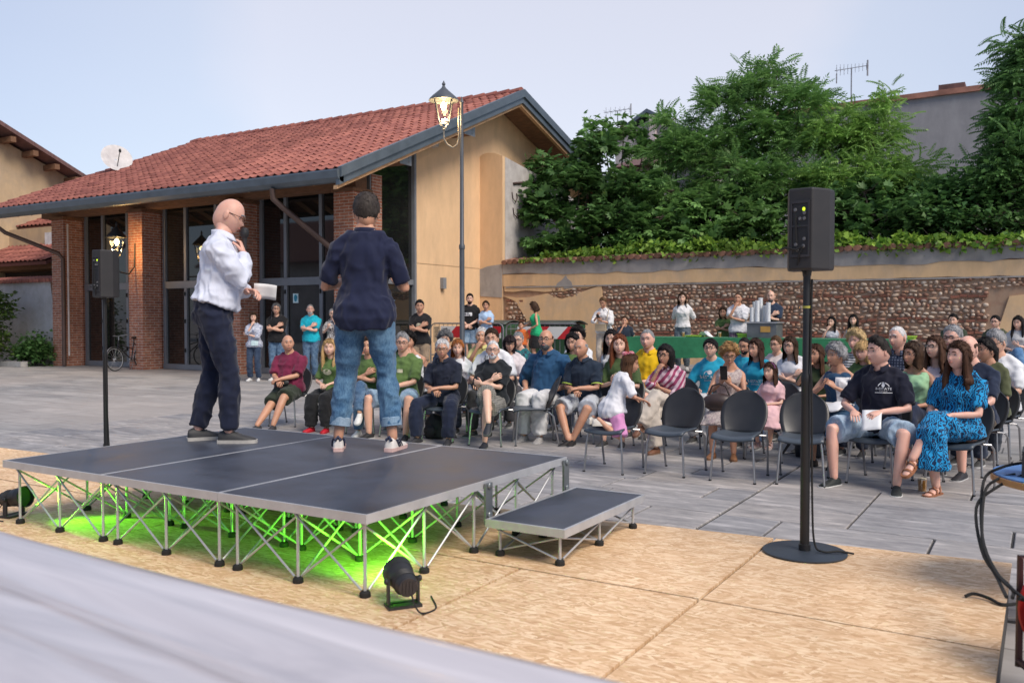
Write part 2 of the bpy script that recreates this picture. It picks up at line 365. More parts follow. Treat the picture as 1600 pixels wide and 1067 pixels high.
# one pan tile with its roll: u across, v down the slope
def tile_verts(w, l):
    prof = [(-.5, .012), (-.30, .0), (-.08, .002), (.08, .022), (.24, .048), (.40, .030), (.54, .010)]
    vs = []
    for (v, dz) in ((0, .0), (1, .028)):
        vs += [(u*w, -v*l*1.12, z+dz) for u, z in prof]
    vs += [(u*w, -l*1.12, z+.028-.016) for u, z in prof]
    n = len(prof); fs = [(i, i+1, n+i+1, n+i)[::-1] for i in range(n-1)]+[(n+i, n+i+1, 2*n+i+1, 2*n+i)[::-1] for i in range(n-1)]
    return vs, fs
def tiled_roof(parent, origin, udir, vdown, W, Ls, nu, nv, mat, near=None, count=300, skip=None):
    """tiles over a slope: origin = top corner, udir along the ridge, vdown down the slope; the `count` nearest to `near` are single parts"""
    u = Vector(udir).normalized(); d = Vector(vdown).normalized(); n = u.cross(-d).normalized()
    if n.z < 0: n = -n
    tw, tl = W/nu, Ls/nv; vs, fs = tile_verts(tw, tl); R = Matrix((u, -d, n)).transposed(); R4 = R.to_4x4(); flip = R.determinant() < 0
    cells = [(i, j) for j in range(nv) for i in range(nu) if not (skip and skip((i+.5)/nu, (j+.5)/nv))]
    P = {c: Vector(origin)+u*(tw*(c[0]+.5))+d*(tl*c[1])+n*.03 for c in cells}
    if near is not None: cells.sort(key=lambda c: (P[c]-Vector(near)).length)
    else: count = 0
    single, rest = cells[:count], cells[count:]
    me = bpy.data.meshes.new('tile'); me.from_pydata(vs, [], fs); me.materials.append(mat); me.polygons.foreach_set('use_smooth', [True]*len(fs)); me.set_sharp_from_angle(angle=R_(50))
    for c in single:
        o = link('tile', me, parent); o.matrix_local = Matrix.Translation(P[c]+n*rnd.uniform(-.006, .006)) @ R4 @ Matrix.Rotation(rnd.uniform(-.012, .012), 4, 'Z')
    if rest:
        V0 = np.array(vs); R3 = np.array(R); V = np.concatenate([(V0 @ R3.T)+np.array(P[c])+np.array(n)*rnd.uniform(-.006, .006) for c in rest])
        F0 = np.array(fs); Fq = np.concatenate([F0+k*len(vs) for k in range(len(rest))])
        o = link('roof_tiles', fast_mesh('roof_tiles', V, Fq, mat, True), parent); o['kind'] = 'stuff'

# ================================================================== the hall with the tiled roof
hall = empty('hall', (-12.7, 14.4, 0), 0, 'long low hall with red tiled roof, brick columns and yellow gable wall', 'building')
HO = Vector((-12.7, 14.4, 0))
def H(mb, name, mat, parent=None, **k):
    mb.v = [tuple(Vector(p)-HO) for p in mb.v] if parent is None else mb.v
    return mb.obj(name, mat, parent or hall, **k)
Y0, Z0, YA, ZA = 13.05, 4.22, 19.95, 7.2; SL = (ZA-Z0)/(YA-Y0); XR, XL = -11.72, -24.7; SR = .33
zf = lambda y: Z0+(y-Y0)*SL if y <= YA else ZA-(y-YA)*SR
# columns
for i, xc in enumerate((-12.7, -16.22, -19.8, -23.2)):
    q = MB(); q.bx(xc-.56, xc, 14.4, 14.96, 0, 4.05); c = H(q, 'brick_column', BRICK, smooth=False)
    q = MB(); q.bx(xc-.60, xc+.04, 14.36, 15.0, 4.055, 4.13); H(q, 'column_cap', WOOD, smooth=False)
# eaves: beam on the columns, rafters, soffit boards, gutter
q = MB(); q.bx(XL+.3, -12.72, 14.5, 14.86, 4.135, 4.42); H(q, 'eaves_beam', WOOD, smooth=False)
for k in range(21):
    x = XL+.3+k*.62
    q = MB(); a = Vector((x, Y0+.05, zf(Y0+.05)-.20)); b_ = Vector((x, 15.4, zf(15.4)-.20)); q.bar(a, b_, .09, .13); H(q, 'rafter', WOODL if k % 3 else WOOD, smooth=False)
for k in range(9):
    y0_ = Y0+.02+k*.26; q = MB(); q.prism([(XL+.1, y0_, zf(y0_)-.115), (XL+.1, y0_+.25, zf(y0_+.25)-.115), (XL+.1, y0_+.25, zf(y0_+.25)-.09), (XL+.1, y0_, zf(y0_)-.09)], (XR-XL-.2, 0, 0)); H(q, 'soffit_board', WOOD, smooth=False)
q = MB()
pr = [(Y0+.0, Z0+.0), (Y0-.19, Z0+.0), (Y0-.20, Z0-.03), (Y0-.17, Z0-.16), (Y0-.08, Z0-.23), (Y0+.0, Z0-.24)]
q.prism([(XL-.15, y, z) for y, z in pr], (XR-XL+.12, 0, 0)); H(q, 'gutter', METAL_G, smooth=False)
# downpipes
def pipe(pts, r=.055, name='downpipe', mat=PIPE):
    q = MB(); q.tube(pts, r, 10); return H(q, name, mat)
pipe([(-23.95, 12.95, 3.98), (-23.95, 12.97, 3.8), (-23.9, 13.2, 3.62), (-23.2, 14.25, 3.1), (-23.12, 14.33, 2.95), (-23.12, 14.33, .02)], .055)
pipe([(-13.6, 12.95, 3.98), (-13.6, 12.97, 3.78), (-13.5, 13.15, 3.60), (-12.95, 14.15, 2.72), (-12.9, 14.3, 2.62), (-12.9, 14.34, 2.4), (-12.9, 14.34, .02)], .06)
pipe([(-22.95, 14.37, 3.9), (-22.95, 14.37, .3)], .025, 'conduit', M('grey_conduit', (.45, .40, .38), .6))
# front glazing behind the columns
YG = 15.05
def pane(x0, x1, z0, z1, y=YG):
    q = MB(); q.bx(x0, x1, y, y+.012, z0, z1); return H(q, 'window_pane', DGL, smooth=False)
def frame_bar(x0, x1, z0, z1, y0=YG-.05, y1=YG+.06):
    q = MB(); q.bx(x0, x1, y0, y1, z0, z1); return H(q, 'window_frame', FRAME, smooth=False)
bays = ((-23.2, -20.36), (-19.8, -16.78), (-16.22, -13.26))
for a, b_ in bays:
    m_ = (a+b_)/2; vs = (a, a+(b_-a)*.26, a+(b_-a)*.30, m_+.28, m_+.36, b_-.02)
    frame_bar(a+.0, b_, 4.30, 4.42); frame_bar(a, b_, 2.10, 2.28); frame_bar(a, b_, .005, .14)
    for x in (a+.02, a+(b_-a)*.28, a+(b_-a)*.66, b_-.06):
        frame_bar(x, x+.10, .145, 2.095); frame_bar(x, x+.09, 2.285, 4.295)
    for x0, x1 in ((a+.125, a+(b_-a)*.28-.005), (a+(b_-a)*.28+.105, a+(b_-a)*.66-.005), (a+(b_-a)*.66+.105, b_-.065)):
        pane(x0, x1, .145, 2.095); pane(x0, x1, 2.285, 4.295)
    for x in (a+(b_-a)*.28+.02, a+(b_-a)*.66+.02):
        for z in (.45, 1.2, 1.9): q = MB(); q.bx(x, x+.04, YG-.085, YG-.052, z, z+.1); H(q, 'hinge', M('black_hinge', (.02, .02, .02), .5), smooth=False)
for x0, x1 in ((-23.2-.56, -23.2), (-20.36, -19.8), (-16.78, -16.22), (-13.26, -12.7)):
    q = MB(); q.bx(x0, x1, YG-.04, YG+.3, .0, 4.5); H(q, 'brick_pier', BRICK, smooth=False)
q = MB(); q.bx(-24.2, -12.9, 17.2, 17.4, 0, 5.2); H(q, 'inner_wall', M('dim_interior', (.10, .04, .03), .9), smooth=False)
# notice on the door glass: white sheet with a blue hand-shaped mark
nx = on(462, 466, 1, YG-.006); s_ = MB(); s_.bx(nx.x-.085, nx.x+.085, YG-.008, YG-.003, nx.z-.11, nx.z+.11)
nt_ = H(s_, 'notice', M('notice_paper', (.62, .78, .80), .6)); s_ = MB()
s_.prism([(nx.x-12.7*0-HO.x+x*.06, YG-.010-HO.y, nx.z+z*.085) for x, z in ((-.5, -.9), (.5, -.9), (.75, -.2), (.95, .35), (.6, .8), (.2, 1), (-.3, 1), (-.75, .75), (-.95, .2), (-.8, -.3))], (0, .001, 0))
s_.obj('notice_mark', M('notice_blue', (.02, .24, .36), .6), nt_, smooth=False)
# gable end (faces +X): glazed strip, yellow wall, purlins, verge
def gprism(poly, x0, x1, name, mat, parent=None): q = MB(); q.prism([(x0, y, z) for y, z in poly], (x1-x0, 0, 0)); return H(q, name, mat, parent, smooth=False)
gprism([(15.02, .14), (16.52, .14), (16.52, 2.10), (15.02, 2.10)], -12.80, -12.78, 'window_pane', DGL)
gprism([(15.02, 2.24), (16.52, 2.24), (16.52, zf(16.52)-.2), (15.02, zf(15.02)-.2)], -12.80, -12.78, 'window_pane', DGL)
gprism([(15.0, 2.11), (16.52, 2.11), (16.52, 2.23), (15.0, 2.23)], -12.86, -12.72, 'window_frame', FRAME)
gprism([(16.525, 0), (16.60, 0), (16.60, zf(16.6)-.2), (16.525, zf(16.52)-.2)], -12.86, -12.69, 'window_frame', FRAME)
gprism([(14.97, 0), (15.015, 0), (15.015, zf(15.0)-.2), (14.97, zf(15.0)-.2)], -12.86, -12.72, 'window_frame', FRAME)
gprism([(16.605, 0), (26.6, 0), (26.6, zf(26.6)-.14), (YA, ZA-.14), (16.605, zf(16.605)-.14)], -13.0, -12.7, 'gable_wall', YEL)
gprism([(16.62, 2.62), (19.30, 2.62), (19.30, 2.635), (16.62, 2.635)], -12.7, -12.694, 'groove_shade_strip', M('groove_shadow_line', (.42, .28, .16), .9))  # raised strip, nothing is cut; the groove's shadow is painted by its darker colour
gprism([(17.55, 2.05), (17.68, 2.05), (17.68, 2.32), (17.55, 2.32)], -12.7, -12.6, 'meter_box', M('grey_box', (.22, .23, .25), .6))
for yp, w_ in ((15.35, .34), (17.85, .40)):
    q = MB(); zt = zf(yp)-.16; q.bx(-13.0, -12.04, yp-w_/2, yp+w_/2, zt-.34, zt-.06); pu = H(q, 'purlin', WOOD, smooth=False)
    q = MB(); q.bx(-12.035-HO.x, -12.02-HO.x, yp-w_/2-.03-HO.y, yp+w_/2+.03-HO.y, zt-.37, zt-.04); pl = q.obj('purlin_plate', M('galvanised_plate', (.34, .35, .37), .45, .7), pu, smooth=False)
    for k in range(3): q = MB(); q.ell((-12.016-HO.x, yp+w_*.3-HO.y, zt-.12-.09*k), (.012, .02, .02), 8, 4); q.obj('bolt', MATS['galvanised_plate'], pl)
# camera lamp under the verge
q = MB(); q.lathe([(.02, -.14), (.12, -.10), (.15, 0), (.13, .08), (.05, .1)], (-12.45, 16.95, zf(16.95)-.42), 14); H(q, 'dome_camera', M('dome_grey', (.40, .39, .38), .4))
# verge boards: two stepped metal strips and a pale timber below, on both slopes
for y0_, y1_ in ((Y0-.12, YA), (YA, 27.2)):
    up = (y1_ <= YA)
    for dz0, dz1, x1, mat, nm in ((.10, -.10, XR+.02, METAL_G, 'verge_flashing'), (-.105, -.25, XR-.03, METAL_G, 'verge_flashing'), (-.255, -.33, XR-.09, WOODL, 'verge_board')):
        gprism([(y0_, zf(y0_)+dz0), (y1_, zf(y1_)+dz0), (y1_, zf(y1_)+dz1), (y0_, zf(y0_)+dz1)], x1-.10, x1, nm, mat)
for k in range(28):
    y0_ = YA+.02+k*.24; gprism([(y0_, zf(y0_)-.12), (y0_+.23, zf(y0_+.23)-.12), (y0_+.23, zf(y0_+.23)-.15), (y0_, zf(y0_)-.15)], -12.69, XR-.14, 'soffit_board', WOOD)
for k in range(9):
    y0_ = Y0+2.4+k*.5; gprism([(y0_, zf(y0_)-.12), (y0_+.48, zf(y0_+.48)-.12), (y0_+.48, zf(y0_+.48)-.15), (y0_, zf(y0_)-.15)], -12.69, XR-.14, 'soffit_board', WOOD)
# roof deck and tiles
roof = MB(); roof.prism([(XL, Y0, Z0-.085), (XL, YA, ZA-.085), (XL, 27.2, zf(27.2)-.085), (XL, 27.2, zf(27.2)), (XL, YA, ZA), (XL, Y0, Z0)], (XR-XL-.06, 0, 0))
roof_o = H(roof, 'roof', M('roof_underlay', (.16, .06, .05), .9), smooth=False)
tiled_roof(roof_o, Vector((XL, YA, ZA))-HO, (1, 0, 0), (0, -(YA-Y0), -(ZA-Z0)), XR-XL-.12, math.hypot(YA-Y0, ZA-Z0), 54, 21, TILE, near=Vector((XR, 15, 5.2))-HO, count=300)
for k in range(33):
    q = MB(); x0_ = XL+k*.39; q.tube([(x0_-HO.x, YA-HO.y, ZA+.03), (x0_+.43-HO.x, YA-HO.y, ZA+.055)], [(.10, .13), (.115, .145)], 8); q.obj('ridge_tile', TILE, roof_o)
# satellite dish on the far end of the roof
d0 = on(181, 257, 1, 16.4)
dish = empty('satellite_dish', (d0.x, 16.4, d0.z-.62), 0, 'pale round satellite dish on the far left end of the hall roof', 'dish')
q = MB(); Rm = Euler((R_(66), 0, R_(70))).to_matrix(); q.lathe([(.02, .0), (.2, .02), (.36, .07), (.44, .12), (.445, .125), (.43, .128), (.2, .035), (.02, .012)], (0, 0, .75), 24, rot=Rm, cap=False); q.obj('reflector', M('dish_grey', (.52, .50, .50), .5), dish)
q = MB(); q.tube([(0, .0, -.35), (0, 0, .72)], .025, 8); q.obj('mast', M('galvanised_pipe', (.3, .3, .31), .5, .6), dish)
q = MB(); q.tube([(0, 0, .34), tuple(Vector((0, 0, .75))+Rm @ Vector((0, 0, .5)))], .012, 6); q.ell(tuple(Vector((0, 0, .75))+Rm @ Vector((0, 0, .5))), (.04, .04, .06)); q.obj('feed_arm', MATS['black_hinge'], dish)
# wall lantern on the second column
def lantern_mesh(parent, c, r0, r1, h, dark, lit, roofed=True):
    c = Vector(c); cs = [Vector((math.cos(a), math.sin(a), 0)) for a in (math.pi/4+k*math.pi/2 for k in range(4))]
    q = MB()
    for k in range(4):
        q.bar(c+cs[k]*r0, c+cs[k]*r1+Vector((0, 0, h)), .018); q.bar(c+cs[k]*r0, c+cs[(k+1) % 4]*r0, .018); q.bar(c+cs[k]*r1+Vector((0, 0, h)), c+cs[(k+1) % 4]*r1+Vector((0, 0, h)), .02)
        q.bar(c+cs[k]*r0, c+Vector((0, 0, -r0*.9)), .014)
    q.lathe([(.02, -r0*1.25), (.035, -r0*1.1), (.02, -r0*.9)], c, 8); q.obj('cage', dark, parent)
    for k in range(4):
        q = MB(); a, b_ = cs[k], cs[(k+1) % 4]; m_ = .93; q.add([c+a*r0*m_, c+b_*r0*m_, c+b_*r1*m_+Vector((0, 0, h)), c+a*r1*m_+Vector((0, 0, h))], [(0, 1, 2, 3)]); q.obj('glass_pane', thinglass('lantern_glass', .06), parent, smooth=False)
    q = MB(); q.lathe([(.02, h*.55), (.05, h*.68), (.06, h*.8), (.03, h*.92)], c, 10); q.obj('bulb', lit, parent)
    q = MB(); q.lathe([(r1*1.30, h+.0), (r1*1.26, h+.03), (r1*.95, h+.10), (r1*.45, h+.20), (r1*.18, h+.26), (r1*.10, h+.30), (r1*.16, h+.33), (.005, h+.40)], c, 12); q.obj('lamp_hood', dark, parent)
LIT = emit('lit_bulb', (1, .70, .30), 30); BLKM = M('dark_iron', (.035, .04, .045), .5, .4, .2)
wl = on(182, 367, 1, 13.75)
wlan = empty('wall_lantern', (wl.x, 13.75, 2.9), 0, 'lit lantern on a curved bracket on the second brick column', 'lantern')
lantern_mesh(wlan, (0, 0, .02), .10, .19, .42, BLKM, LIT)
cx_ = -20.08-wl.x; q = MB(); q.tube([(0, 0, -.10), (0, 0, -.30), (.05, .05, -.42), (cx_*.5, .4, -.45), (cx_, .62, -.25), (cx_, .64, .35)], .018, 8); q.obj('bracket', BLKM, wlan)
def point(name, loc, c, e, parent=None, r=.05):
    l = bpy.data.lights.new(name, 'POINT'); l.color = c; l.energy = e; l.shadow_soft_size = r; o = bpy.data.objects.new(name, l); col.objects.link(o); o.location = loc
    if parent: o.parent = parent
    return o
point('lantern_light', (0, 0, .14), (1, .55, .18), 38, wlan, .06)
# pale security lamp head by the gable post
# ================================================================== buttress pier and garden wall
YW = 19.33
pier = empty('buttress_pier', (-12.35, YW, 0), 0, 'yellow pier with bare grey side face between gable and garden wall', 'pier')
q = MB(); q.prism([(-.35, 0, 0), (.345, 0, 0), (.345, 0, 5.50), (.1, 0, 5.60), (-.1, 0, 5.62), (-.25, 0, 5.60), (-.35, 0, 5.54)], (0, .12, 0)); q.obj('front_face', YEL, pier, smooth=False)
q = MB(); q.prism([(.35, .0, 0), (.35, 5, 0), (.35, 5, 4.6), (.35, 2.2, 5.2), (.35, .0, 5.49)], (-.69, 0, 0)); 
q.v = [(x, y+.125, z) for x, y, z in q.v]; q.obj('side_face', GREYP, pier, smooth=False)
q = MB(); q.bar((.37, .5, 4.85), (.40, 2.1, 5.12), .05); q.obj('iron_bar', M('rusty_iron', (.06, .035, .03), .8, .3), pier)
for (yy, zz, s_) in ((.45, 4.5, 1), (.5, 4.1, -1)):
    q = MB(); q.tube([(.36, yy, zz+.12), (.38, yy+.02, zz-.05), (.39, yy+.14, zz-.12), (.38, yy+.24, zz+.0), (.37, yy+.22, zz+.12)], .014, 6); q.obj('iron_hook', MATS['rusty_iron'], pier)
q = MB(); q.prism([(-.33, -.015, 1.9), (.33, -.015, 1.86), (.34, -.015, 2.72), (-.1, -.015, 2.68), (-.36, -.015, 2.6)], (0, .013, 0)); q.obj('bare_patch', GREY, pier, smooth=False)

gw = empty('garden_wall', (-5, YW, 0), 0, 'long weathered garden wall of cobbles, brick bands and flaking yellow plaster', 'wall')
GO = Vector((-5, YW, 0))
def G(mb, name, mat, **k): mb.v = [tuple(Vector(p)-GO) for p in mb.v]; return mb.obj(name, mat, gw, **k)
MORT = plaster('old_mortar', (.42, .28, .19), (.30, .16, .105), 5, .8)
q = MB(); q.bx(-12.0, 9, YW+.045, YW+.42, 0, 2.74); G(q, 'wall_core', MORT, smooth=False)
rw = random.Random(5)
def jag(pts, n=7, a=.035):
    o = []
    for (p, r) in zip(pts, pts[1:]+pts[:1]):
        p = Vector((p[0], p[1])); r = Vector((r[0], r[1])); L = (r-p).length; k = max(1, int(L*n*.5))
        for i in range(k):
            s = p.lerp(r, i/k); o.append((s.x+(rw.uniform(-a, a) if i else 0), s.y+(rw.uniform(-a, a) if i else 0)))
    return o
def patch(poly, name, mat, y0=YW, y1=YW+.044, a=.035, n=7):
    P = jag(poly, n, a); bm = bmesh.new(); f = bm.faces.new([bm.verts.new((x, y1, z)) for x, z in P])
    if f.normal.y > 0 or True: bmesh.ops.recalc_face_normals(bm, faces=[f])
    ex = bmesh.ops.extrude_face_region(bm, geom=[f]); bmesh.ops.translate(bm, verts=[v for v in ex['geom'] if isinstance(v, bmesh.types.BMVert)], vec=(0, y0-y1, 0))
    bmesh.ops.triangulate(bm, faces=[f_ for f_ in bm.faces if len(f_.verts) > 4]); bmesh.ops.recalc_face_normals(bm, faces=bm.faces)
    me = bpy.data.meshes.new(name); bm.to_mesh(me); bm.free(); me.materials.append(mat); me.transform(Matrix.Translation(-GO)); return link(name, me, gw)
patch([(-12.0, 2.46), (-9.4, 2.42), (-6, 2.44), (-3, 2.42), (0, 2.45), (3, 2.44), (9, 2.45), (9, 2.74), (-12.0, 2.74)], 'grey_top_render', GREY, YW-.006, YW+.044, .03)
patch([(-11.99, 2.14), (9, 2.14), (9, 2.45), (-11.99, 2.45)], 'plaster_band', YEL2, YW+.006, YW+.0441, .012)
patch([(-11.98, 1.9), (-11.2, 1.86), (-10.7, 1.95), (-10.3, 1.80), (-9.2, 2.125), (-9.15, 1.2), (-9.2, .62), (-8.6, .5), (-7.6, .62), (-6.6, .45), (-6.6, .2), (-11.3, .2), (-11.3, 1.3), (-11.6, 1.75)], 'left_plaster', YEL2, YW+.0, YW+.0442)
patch([(-10.2, 2.0), (-9.25, 2.13), (-11.95, 2.13), (-11.95, 2.02)], 'plaster_remnant', YEL2, YW+.004, YW+.0443, .03)
patch([(-1.05, .2), (-1.0, .75), (-.75, 1.2), (-.6, 1.75), (-.2, 1.80), (.1, 1.45), (.8, 1.4), (1.2, 1.9), (9, 2.0), (9, .2)], 'right_plaster', YEL2, YW+.0, YW+.0444)
for x, z, s in ((-10.2, 2.22, .26),):
    patch([(x-s, z-.14), (x+s*.9, z-.14), (x+s*.75, z+.0), (x+s*.3, z+.09), (x+s*.15, z+.17), (x-s*.25, z+.06), (x-s*.8, z-.03)], 'grey_filler', GREY, YW-.004, YW+.0445, .03, 22)
q = MB(); q.bx(-11.9, 9, YW-.012, YW+.003, 2.105, 2.135); G(q, 'ledge', GREY, smooth=False)
# cobbles and brick bands between them
def stonemat():
    m, t, b = newmat('river_cobble'); oi = t.nodes.new('ShaderNodeObjectInfo'); g_ = t.nodes.new('ShaderNodeNewGeometry'); ad = N(t, 'ShaderNodeMath', operation='ADD'); t.links.new(oi.outputs['Random'], ad.inputs[0]); t.links.new(g_.outputs['Random Per Island'], ad.inputs[1])
    fr = N(t, 'ShaderNodeMath', operation='FRACT'); t.links.new(ad.outputs[0], fr.inputs[0]); c = ramp(t, fr.outputs[0], [(0, (.22, .11, .075)), (.2, (.36, .19, .125)), (.4, (.46, .30, .205)), (.55, (.30, .235, .20)), (.75, (.53, .40, .30)), (.9, (.60, .51, .42)), (1, (.38, .16, .10))])
    n_ = noise(t, coords(t), 3, 4); c = mix(t, 1.0, c, ramp(t, n_, [(.3, .7), (.7, 1.2)]), 'MULTIPLY'); t.links.new(c, b.inputs['Base Color']); b.inputs['Roughness'].default_value = .75; bump(t, b, n_, .4, .01); return m
STONE = stonemat()
RBR = M('old_wall_brick', (.36, .14, .09), .85, 0, .3, 6, bmp=.3, orand=.4, isl=.4)
def cobble(seg=8):
    vs = []; rj = [rw.uniform(.82, 1.12) for _ in range(seg)]
    for r, y in ((1, .5), (.93, -.25), (.58, -.62)):
        for k in range(seg): a = 2*math.pi*k/seg; q_ = abs(math.cos(a))**.8*math.copysign(1, math.cos(a)); p_ = abs(math.sin(a))**.8*math.copysign(1, math.sin(a)); vs.append((r*rj[k]*q_*.5, y, r*rj[k]*p_*.5))
    vs.append((0, -.74, 0)); fs = [(i*seg+k, i*seg+(k+1) % seg, (i+1)*seg+(k+1) % seg, (i+1)*seg+k) for i in range(2) for k in range(seg)]
    tri = [(2*seg+k, 2*seg+(k+1) % seg, 3*seg) for k in range(seg)]
    return vs, fs+tri
cob = []
for k in range(8):
    vs, fs = cobble(); me = bpy.data.meshes.new('cobble'); me.from_pydata(vs, [], fs); me.materials.append(STONE); me.polygons.foreach_set('use_smooth', [True]*len(fs)); cob.append((me, vs, fs))
bk = MB(); bk.box((0, 0, 0), (1, 1, 1)); bkme = bk.mesh('brick', RBR, smooth=False)
items = []; z = .22; row = 0
def in_wall(x, z):
    if -9.15 < x < -.95:
        if x < -6.5 and z < .65: return False
        if x > -1.35 and z < .9: return False
        return True
    if -.95 <= x < .0: return z > 1.85
    if 0 <= x < 1.1: return z > 1.5
    return (x < -9.15 and (z > 1.88 and abs(x+10.15) < .45)) or (x < -11.3 and z < 1.8)
while z < 2.09:
    isb = row % 6 == 2 or rw.random() < .12; h = .048 if isb else rw.uniform(.05, .088)
    x = -11.95+rw.uniform(0, .1)
    while x < 1.1:
        L = rw.uniform(.10, .22) if isb else rw.uniform(.055, .155)
        if in_wall(x+L/2, z+h/2) and z+h < 2.11: items.append((isb and rw.random() < .72, x+L/2, z+h/2+.030*math.sin(x*1.7+row*.4)+.018*math.sin(x*4.1+row*1.3)+rw.uniform(-.014, .014), L*rw.uniform(.85, 1.08), h*rw.uniform(.8, 1.2)))
        x += L+.012
    z += h+.010; row += 1
items.sort(key=lambda i: (Vector((i[1], YW, i[2]))-Vector((-3.5, 0, 1.9))).length)
rest_v = {0: [], 1: []}; rest_f = {0: [], 1: []}; cnt = [0, 0]
for isb, x, z, L, h in items:
    k = int(isb); y = YW+.035+rw.uniform(-.014, .012); dp = .055 if not isb else .05
    if cnt[k] < (300 if not k else 250):
        o = link('brick' if isb else 'cobble', bkme if isb else rw.choice(cob)[0], gw, Vector((x, y, z))-GO, (0, rw.uniform(-.3, .3) if not isb else rw.uniform(-.06, .06), 0)); o.scale = (L, dp, h*(1.06 if not isb else 1)); cnt[k] += 1
    else:
        vs, fs = (bk.v, bk.f) if isb else rw.choice(cob)[1:]; b0 = len(rest_v[k]); rest_v[k] += [(p[0]*L+x-GO.x, p[1]*dp+y-GO.y, p[2]*h*1.04+z) for p in vs]; rest_f[k] += [tuple(i+b0 for i in f) for f in fs]
for k, nm, mat in ((0, 'cobbles', STONE), (1, 'bricks', RBR)):
    if rest_v[k]:
        q = MB(); q.v = rest_v[k]; q.f = rest_f[k]; q.m = [0]*len(q.f); o = q.obj(nm, mat, gw, smooth=(k == 0), angle=None); o['kind'] = 'stuff'
# coping of old half-round tiles
COP = M('old_coping_tile', (.26, .13, .09), .85, 0, .4, 5, bmp=.3, orand=.5)
cp = MB(); cp.tube([(0, -.10, .03), (0, .5, .10)], [(.06, .085), (.07, .095)], 8); cpme = cp.mesh('coping_tile', COP)
for k in range(124):
    o = link('coping_tile', cpme, gw, Vector((-11.92+k*.168, YW+.02+rw.uniform(-.02, .02), 2.735+rw.uniform(-.006, .01)))-GO, (rw.uniform(-.04, .04), 0, rw.uniform(-.06, .06)))
# ================================================================== houses further off
def lump_house(name, label, x0, x1, y0, y1, zw, zr, axis, wall, roofm, over=.5, tiles=None):
    h = empty(name, ((x0+x1)/2, (y0+y1)/2, 0), 0, label, 'house'); cx, cy = (x0+x1)/2, (y0+y1)/2; a, b_ = (x1-x0)/2, (y1-y0)/2
    q = MB()
    if axis == 'x': q.prism([(-a, -b_, 0), (-a, b_, 0), (-a, b_, zw), (-a, 0, zr-.25), (-a, -b_, zw)], (2*a, 0, 0))
    else: q.prism([(-a, -b_, 0), (a, -b_, 0), (a, -b_, zw), (0, -b_, zr-.25), (-a, -b_, zw)], (0, 2*b_, 0))
    q.obj('wall', wall, h, smooth=False); rr = empty('roof'); rr.parent = h
    for s in (-1, 1):
        q = MB()
        if axis == 'x':
            sl = (zr-zw)/b_; q.prism([(-a-over, 0, zr), (-a-over, s*(b_+over), zw-over*sl), (-a-over, s*(b_+over), zw-over*sl+.14), (-a-over, 0, zr+.14)], (2*(a+over), 0, 0))
        else:
            sl = (zr-zw)/a; q.prism([(0, -b_-over, zr), (s*(a+over), -b_-over, zw-over*sl), (s*(a+over), -b_-over, zw-over*sl+.14), (0, -b_-over, zr+.14)], (0, 2*(b_+over), 0))
        q.obj('roof_slope', roofm, rr, smooth=False)
    return h, rr
RDK = M('dark_old_roof', (.14, .075, .07), .85, 0, .35, 3, (1, 8, 1), .3, 25)
lh, lr = lump_house('farmhouse', 'tall tan plastered house with dark red gable roof at the left edge', -37, -30, 9.6, 19.2, 6.2, 8.4, 'x', TAN, RDK, .75)
for k in range(6):
    for s in (-1, 1):
        y = s*(.6+k*.75); q = MB(); q.bx(3.45, 4.2, y-.09, y+.09, 8.4-abs(y)*.458-.28, 8.4-abs(y)*.458-.10); q.obj('purlin_end', WOOD, lr, smooth=False)
# lower annexe roofs in front of it
an = empty('annexe', (-28.0, 15.8, 0), 0, 'low annexe with red tiled lean-to roofs left of the hall', 'outbuilding')
q = MB(); q.bx(-2.5, 2.2, .9, 3.2, 0, 4.3); q.obj('wall', TAN, an, smooth=False)
q = MB(); q.bx(-2.5, 2.2, .0, .9, 2.85, 3.05); q.obj('lintel', WOOD, an, smooth=False)
q = MB(); q.bx(-2.5, 2.2, .75, .89, 0, 2.84); q.obj('opening_shade_panel', M('painted_deep_shade', (.03, .022, .02), .9), an, smooth=False)  # solid panel; the shade inside the opening is put into its near-black colour
q = MB(); q.bx(.2, 1.2, .82, .89, 3.5, 4.1); q.obj('white_panel', M('white_panel', (.6, .6, .62), .7), an, smooth=False)
for zt, yt, zb, yb in ((4.0, 1.6, 3.05, -.4), (5.3, 3.4, 4.4, 1.2)):
    rf = MB(); rf.prism([(-2.9, yt, zt), (-2.9, yb, zb), (-2.9, yb, zb-.1), (-2.9, yt, zt-.1)], (5.2, 0, 0)); ro = rf.obj('roof', M('roof_underlay'), an, smooth=False)
    tiled_roof(ro, (-2.9, yt, zt), (1, 0, 0), (0, yb-yt, zb-zt), 5.2, math.hypot(yb-yt, zb-zt), 22, 6, TILE)
# white stained yard wall with tile coping
yw = empty('yard_wall', (-25.0, 14.7, 0), 0, 'stained white yard wall with red tile coping beside the first column', 'wall')
q = MB(); q.bx(-3.4, 1.25, -.12, .12, 0, 2.36); q.obj('wall', WHT, yw, smooth=False)
cp2 = MB(); cp2.tube([(0, -.26, .0), (0, .26, .10)], [(.06, .085), (.07, .095)], 8); cpm = cp2.mesh('coping_tile', TILE)
for k in range(27): link('coping_tile', cpm, yw, (-3.3+k*.17, 0, 2.40), (0, 0, rw.uniform(-.04, .04)))
q = MB(); q.bar((1.05, -.2, 2.45), (1.3, -.25, 1.6), .08); q.obj('brace', WOOD, yw)
q = MB(); q.bx(-3.6, 1.2, -1.2, -1.0, 0, .14); q.obj('planting_kerb', M('kerb_stone'), yw, smooth=False)
# houses across the square (behind the camera; the glazing mirrors them)
op, opr = lump_house('opposite_house', 'pale house with red roof across the square behind the viewer', -42, -31, -13, -5, 4.6, 7.0, 'x', WHT, RDK, .6)
